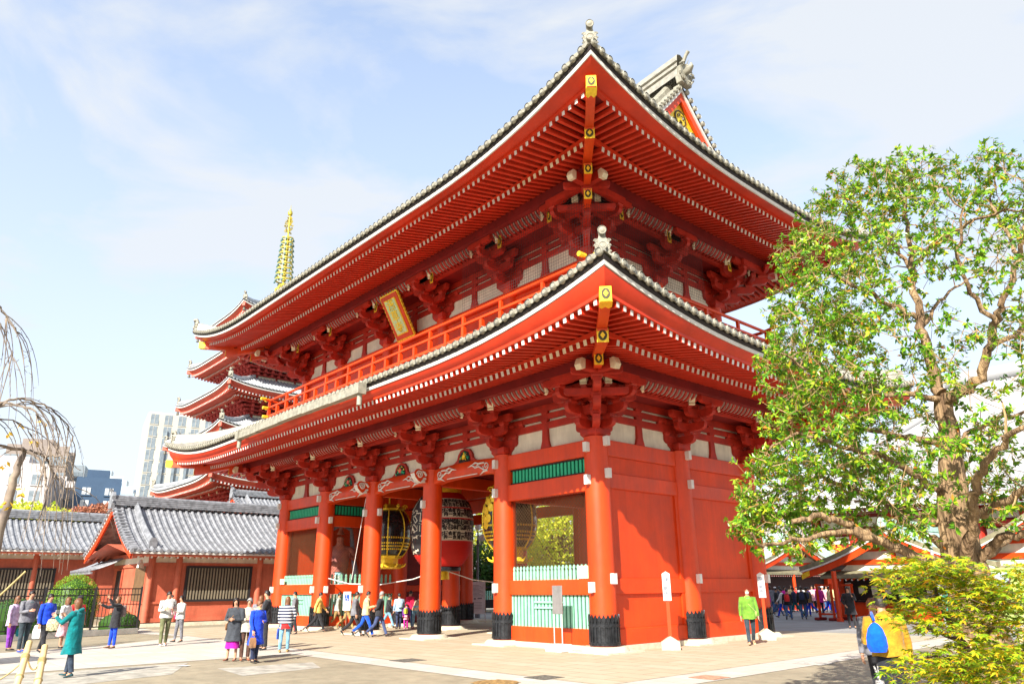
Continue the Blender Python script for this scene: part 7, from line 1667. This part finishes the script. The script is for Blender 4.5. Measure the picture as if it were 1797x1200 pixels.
rows = [[c+Vector((math.sin(a)*w_*h*S_*(1+.06*math.sin(7*a)), math.cos(a)*d_*h*S_*(1+.06*math.cos(5*a)), z*h*S_)) for a in [2*PI*j/28 for j in range(28)]] for z, w_, d_ in ((-.165, .02, .01), (-.16, .07, .035), (-.11, .092, .05), (-.03, .088, .052), (.05, .065, .04), (.09, .035, .022), (.105, .012, .01))]
q.grid(rows, 0, close=True); q.tube([c+Vector((.0, 0, .10*h)), c+Vector((.01*h, .08*h, .155*h)), c+Vector((.02*h, .15*h, .10*h))], .016, 6); tag(q.build('drawstring_bag', cloth('vivid_blue', (.0, .09, .75)), mn, world=False, smooth=60))
q = MB(); b_ = Vector((-.12*h, -.06*h, .36*h)); q.grid([[b_+Vector((math.sin(a)*.032*h, math.cos(a)*.04*h, z*h)) for a in [2*PI*j/12 for j in range(12)]] for z in (-.13, -.12, 0, .03)], 0, close=True); q.tube([b_+Vector((0, .02, .02)), b_+Vector((.01, .03, .13*h))], .008, 5); q.tube([b_+Vector((0, -.02, .02)), b_+Vector((-.03, .03, .13*h))], .012, 5)
q.build('spotted_bag', mat('spotted_fabric', (.62, .60, .58), .8, .3, 60, col2=(.03, .03, .03)), mn, world=False, smooth=60)
pw_ = at(1543, 1150, 12.8); person((pw_.x, pw_.y, 0), ad(pw_, 10), 1.57, 'dark-haired woman facing the camera behind the blue drawstring bag', ((0, 0), (0, 0)), ('down', 'down'), 0, (0, 0), GRY, .46, BK, hair=HAIRN, hairlen=.0, group='visitors right of the gate')
# -- crowd in the precinct beyond: a few figures built, then copied with other clothes
proto = []
for k, (lg, ar, kw) in enumerate(((WK, ('fwd', 'back'), dict(bag=('backpack', REDC))), (((3, 0), (-3, 0)), ('down', 'down'), dict(bag=('backpack', NVY))), (((2, 0), (-4, 2)), ('clasp', 'down'), dict(hairlen=.06)), (WK2, ('down', 'fwd'), dict()), (((4, 0), (-2, 0)), ('hold', 'down'), dict(hairlen=.10)), (((2, 0), (-2, 0)), ('down', 'carry'), dict(hat=WHT)))):
    proto.append(person((0, 0, 0), 0, 1.66, 'x', lg, ar, 0, (0, 0), BK, .46+.03*(k % 3), JNS, hands=True, group='crowd in the precinct beyond the gate', **kw)[0])
cols_ = [('black', BK), ('magenta', PNK), ('white', WHT), ('navy', NVY), ('pale pink', LPK), ('khaki', KHK), ('red', REDC), ('grey', GRY), ('cream', CRM), ('purple', PUR), ('teal', TEAL), ('royal blue', BLU)]
KN = ['striding visitor with a %s backpack', 'standing visitor with a dark backpack', 'visitor with folded arm', 'walking visitor', 'long-haired visitor', 'visitor in a white hat']
crowd = [(1386, 1087, 0, 0, 175), (1412, 1086, 1, 0, 180), (1398, 1082, 3, 3, 250), (1372, 1079, 3, 3, 90), (1366, 1080, 3, 0, 80), (1347, 1084, 4, 1, 20), (1356, 1076, 2, 7, 200), (1420, 1081, 1, 5, 185), (1381, 1075, 2, 1, 40), (1430, 1074, 2, 4, 0), (1437, 1073, 4, 1, 330), (1448, 1073, 5, 4, 20), (1455, 1072, 2, 2, 10), (1463, 1074, 5, 8, 340), (1470, 1073, 4, 4, 0), (1478, 1074, 2, 1, 20), (1486, 1075, 3, 1, 90), (1392, 1073, 2, 8, 30), (1402, 1072, 4, 6, 0), (1410, 1073, 1, 2, 190), (1352, 1074, 2, 10, 20), (1364, 1073, 5, 7, 40), (1511, 1086, 2, 5, 15), (1518, 1087, 4, 8, 260), (1503, 1080, 2, 1, 30), (1340, 1078, 2, 9, 0), (1459, 1077, 3, 8, 80), (1443, 1079, 5, 1, 30), (1376, 1083, 3, 2, 260), (1424, 1076, 3, 11, 280)]
used = set()
WHERE = {0: 'by the gate corner', 1: 'before the long hall', 2: 'left of the red frames', 3: 'between the red frames', 4: 'by the fortune booth'}
HOW = {}
for n_, (px, py, k, c, dg_) in enumerate(crowd):
    g = gnd(px, py); o = proto[k] if k not in used else dup(proto[k]); used.add(k); o.location = (g.x, g.y, 0); o.rotation_euler = (0, 0, ad(g, dg_)-PI/2); s_ = .97+.06*((n_*37) % 7)/6; o.scale = (s_, s_, s_)
    c2 = (c*5+n_*3+1) % len(cols_)
    for ch in o.children:
        if ch.name.startswith('jacket') or ch.name.startswith('trousers'):
            m_ = cols_[c][1] if ch.name.startswith('jacket') else (cols_[c2][1] if cols_[c2][0] not in ('magenta', 'red', 'pale pink', 'cream') else JNS); ch.material_slots[0].link = 'OBJECT'; ch.material_slots[0].material = m_
    z_ = 0 if px < 1370 else 1 if px < 1425 else 2 if px < 1447 else 3 if px < 1495 else 4
    lb_ = ('%s in a %s top, %s' % ((KN[k] % 'red') if '%s' in KN[k] else KN[k], cols_[c][0], WHERE[z_])); HOW[lb_] = HOW.get(lb_, 0)+1; o['label'] = lb_ if HOW[lb_] == 1 else lb_+', the farther one'; o['category'] = 'person'
# ================================================================ guardian statue in the left room
SM = mat('statue_red_lacquer', (.55, .17, .10), .5, .3, 2.5, .2, 10, col2=(.28, .09, .08)); ST = mat('statue_teal_drape', (.20, .55, .60), .55, .3, 3, .1, 8, col2=(.45, .42, .30))
st_, Js, is_ = person((-19.0, 1.9, .55), hd(.85, -.6), 3.95, 'fierce red guardian statue with flowing ribbons in the left room', ((14, 4), (-10, 8)), (((.5, .2, -.8), (-.5, .6, .1)), ((.4, .1, -.9), (-.3, .8, .3))), 0, (0, -6), None, .5, None, skirt=(ST, .40), shoes=ST, hair=None, wide=1.45, group=None, fat=1.45)
st_['category'] = 'statue'; st_.name = 'guardian_statue'; pass
for ch in st_.children:
    if ch.name.split('.')[0] in ('body', 'ears'): ch.material_slots[0].link = 'OBJECT'; ch.material_slots[0].material = SM
q = MB(); h = 3.95; n_ = is_['nck']; c = is_['pel']
q.grid([[c+Vector((math.sin(a)*rx*h, math.cos(a)*ry*h, z*h)) for a in [2*PI*j/18 for j in range(18)]] for z, rx, ry in ((-.02, .10, .085), (.06, .115, .095), (.14, .125, .085), (.20, .14, .08), (.25, .12, .07), (.29, .05, .05))], 0, close=True); q.build('chest', SM, st_, world=False, smooth=60)
q = MB()
for sd in (1, -1):
    q.tube([c+Vector((sd*.14*h, .02*h, -.25*h)), c+Vector((sd*.22*h, .05*h, -.05*h)), c+Vector((sd*.17*h, .0, .16*h)), n_+Vector((sd*.14*h, -.06*h, .05*h)), n_+Vector((sd*.12*h, -.08*h, .20*h)), n_+Vector((0, -.08*h, .26*h))], [.03*h, .035*h, .03*h, .028*h, .022*h, .02*h], 8)
q.build('ribbon', mat('statue_grey_ribbon', (.22, .26, .33), .6, .2, 3), st_, world=False, smooth=60)
q = MB(); q.lathe([(.05*h, 0), (.03*h, .04*h), (.018*h, .075*h), (.03*h, .09*h), (0, .11*h)], is_['hc']+Vector((0, -.01*h, .045*h)), 12); q.build('topknot', SM, st_, world=False, smooth=60)
q = MB(); q.tube([c+Vector((.28*h, .12*h, -.3*h)), c+Vector((.20*h, .12*h, .15*h))], .015*h, 8); q.build('gilded_staff', GOLD, st_, world=False, smooth=60)
q = MB(); q.box(-20.2, -17.9, .8, 3.0, .1, .55); tag(q.build('statue_rock_base', mat('dark_rock', (.08, .075, .07), .8, .3, 3, .4, 8), bevel=.08), 'dark rock base under the guardian statue', 'statue base')
# ================================================================ small props in front
p = (-1.0, -.85, 0); root = empty('info_panel', p, R(0), 'small grey metal panel on two thin legs with a white foot', 'panel', None); q = MB(); q.box(-.20, .20, -.02, .02, 1.0, 1.78); q.build('panel', mat('brushed_steel', (.30, .28, .27), .35, .1, 4, metal=.5), root, world=False, bevel=.01); q = MB()
for x in (-.16, .16): q.tube([(x, 0, .2), (x, 0, 1.05)], .014, 8)
q.build('leg', WHITE, root, world=False); q = MB(); q.box(-.32, .32, -.24, .24, 0, .2); q.build('foot', WHITE, root, world=False, bevel=.02)
for (px, py, lb, zt) in (((.88, 1.85), 0, 'white wooden notice post in a stone block by the middle side column', 2.28), ((.9, 7.1), 0, 'white wooden notice post in a stone block behind the man in lime', 2.28)):
    p = (px[0], px[1], 0); root = empty('notice_post', p, R(38), lb, 'notice post', 'notice posts in stone blocks'); q = MB(); q.box(-.05, .05, -.04, .04, .3, 1.5); q.build('post', RED, root, world=False)
    q = MB(); q.prism([(-.115, 1.45), (.115, 1.45), (.115, 2.20), (0, 2.27), (-.115, 2.20)], (0, -.055, -.12), (1, 0, 0), (0, 0, 1), (0, -1, 0), .03); bo = q.build('board', WHITE, root, world=False); q = MB()
    for k in range(2):
        text_mesh('\n'.join('国宝重要文化財'[k*3:k*3+4]), .13, (1, 0, 0), (0, 0, 1), (-.045+k*.09, -.074, 1.73), .004, 0, q)
    q.build('lettering', mat('blue_black_ink', (.05, .08, .15), .6), bo, world=False)
    q = MB(); q.prism([(-.26, 0), (.26, 0), (.26, .20), (0, .37), (-.26, .20)], (0, 0, 0), (1, 0, 0), (0, 0, 1), (0, -1, 0), .46); q.build('stone_block', STONE, root, world=False, bevel=.03)
p = G_(606, 1107); root = empty('accessible_sign', p, R(42), 'white sign with a blue wheelchair symbol on a thin pole', 'sign'); q = MB(); q.tube([(0, 0, 0), (0, 0, 1.6)], .022, 8); q.lathe([(0, .03), (.16, .02), (.18, 0)], (0, 0, 0), 14); q.build('pole', mat('brown_pole', (.2, .11, .06), .6), root, world=False)
q = MB(); q.box(-.17, .17, -.035, -.02, .85, 1.62); bd = q.build('board', WHITE, root, world=False); q = MB()
q.box(-.11, .11, -.040, -.036, 1.22, 1.50); q.build('blue_field', mat('sign_blue', (.01, .06, .5), .5), bd, world=False); q = MB()
q.tube([(-.02+.06*math.cos(a), -.046, 1.30+.06*math.sin(a)) for a in [R(110)+j*R(260)/12 for j in range(13)]], .008, 5); q.tube([(-.03, -.046, 1.42), (-.02, -.046, 1.34), (.04, -.046, 1.33), (.065, -.046, 1.26)], .010, 5); q.lathe([(0, .003), (.018, 0)], (-.03, -.046, 1.455), 10, ax=(0, -1, 0), ref=(1, 0, 0)); q.build('wheelchair_symbol', WHITE, bd, world=False)
q = MB(); q.add([(-5.2, -9.9, .004), (-4.9, -9.8, .004), (-4.95, -9.65, .01), (-5.25, -9.72, .004)], [(0, 1, 2, 3)]); tag(q.build('paper_scrap', WHITE), 'scrap of white paper lying on the asphalt near the teal coat', 'paper')

for root_, J_, I_, sd in ((w_teal, Jt, it, 1),):
    q = MB(); c = (J_['wr', 1]+J_['wr', -1])/2+Vector((0, .10, .10)); q.box(c.x-.075, c.x+.075, c.y-.006, c.y+.006, c.z-.04, c.z+.04); q.build('phone', WHITE, root_, world=False, bevel=.004)
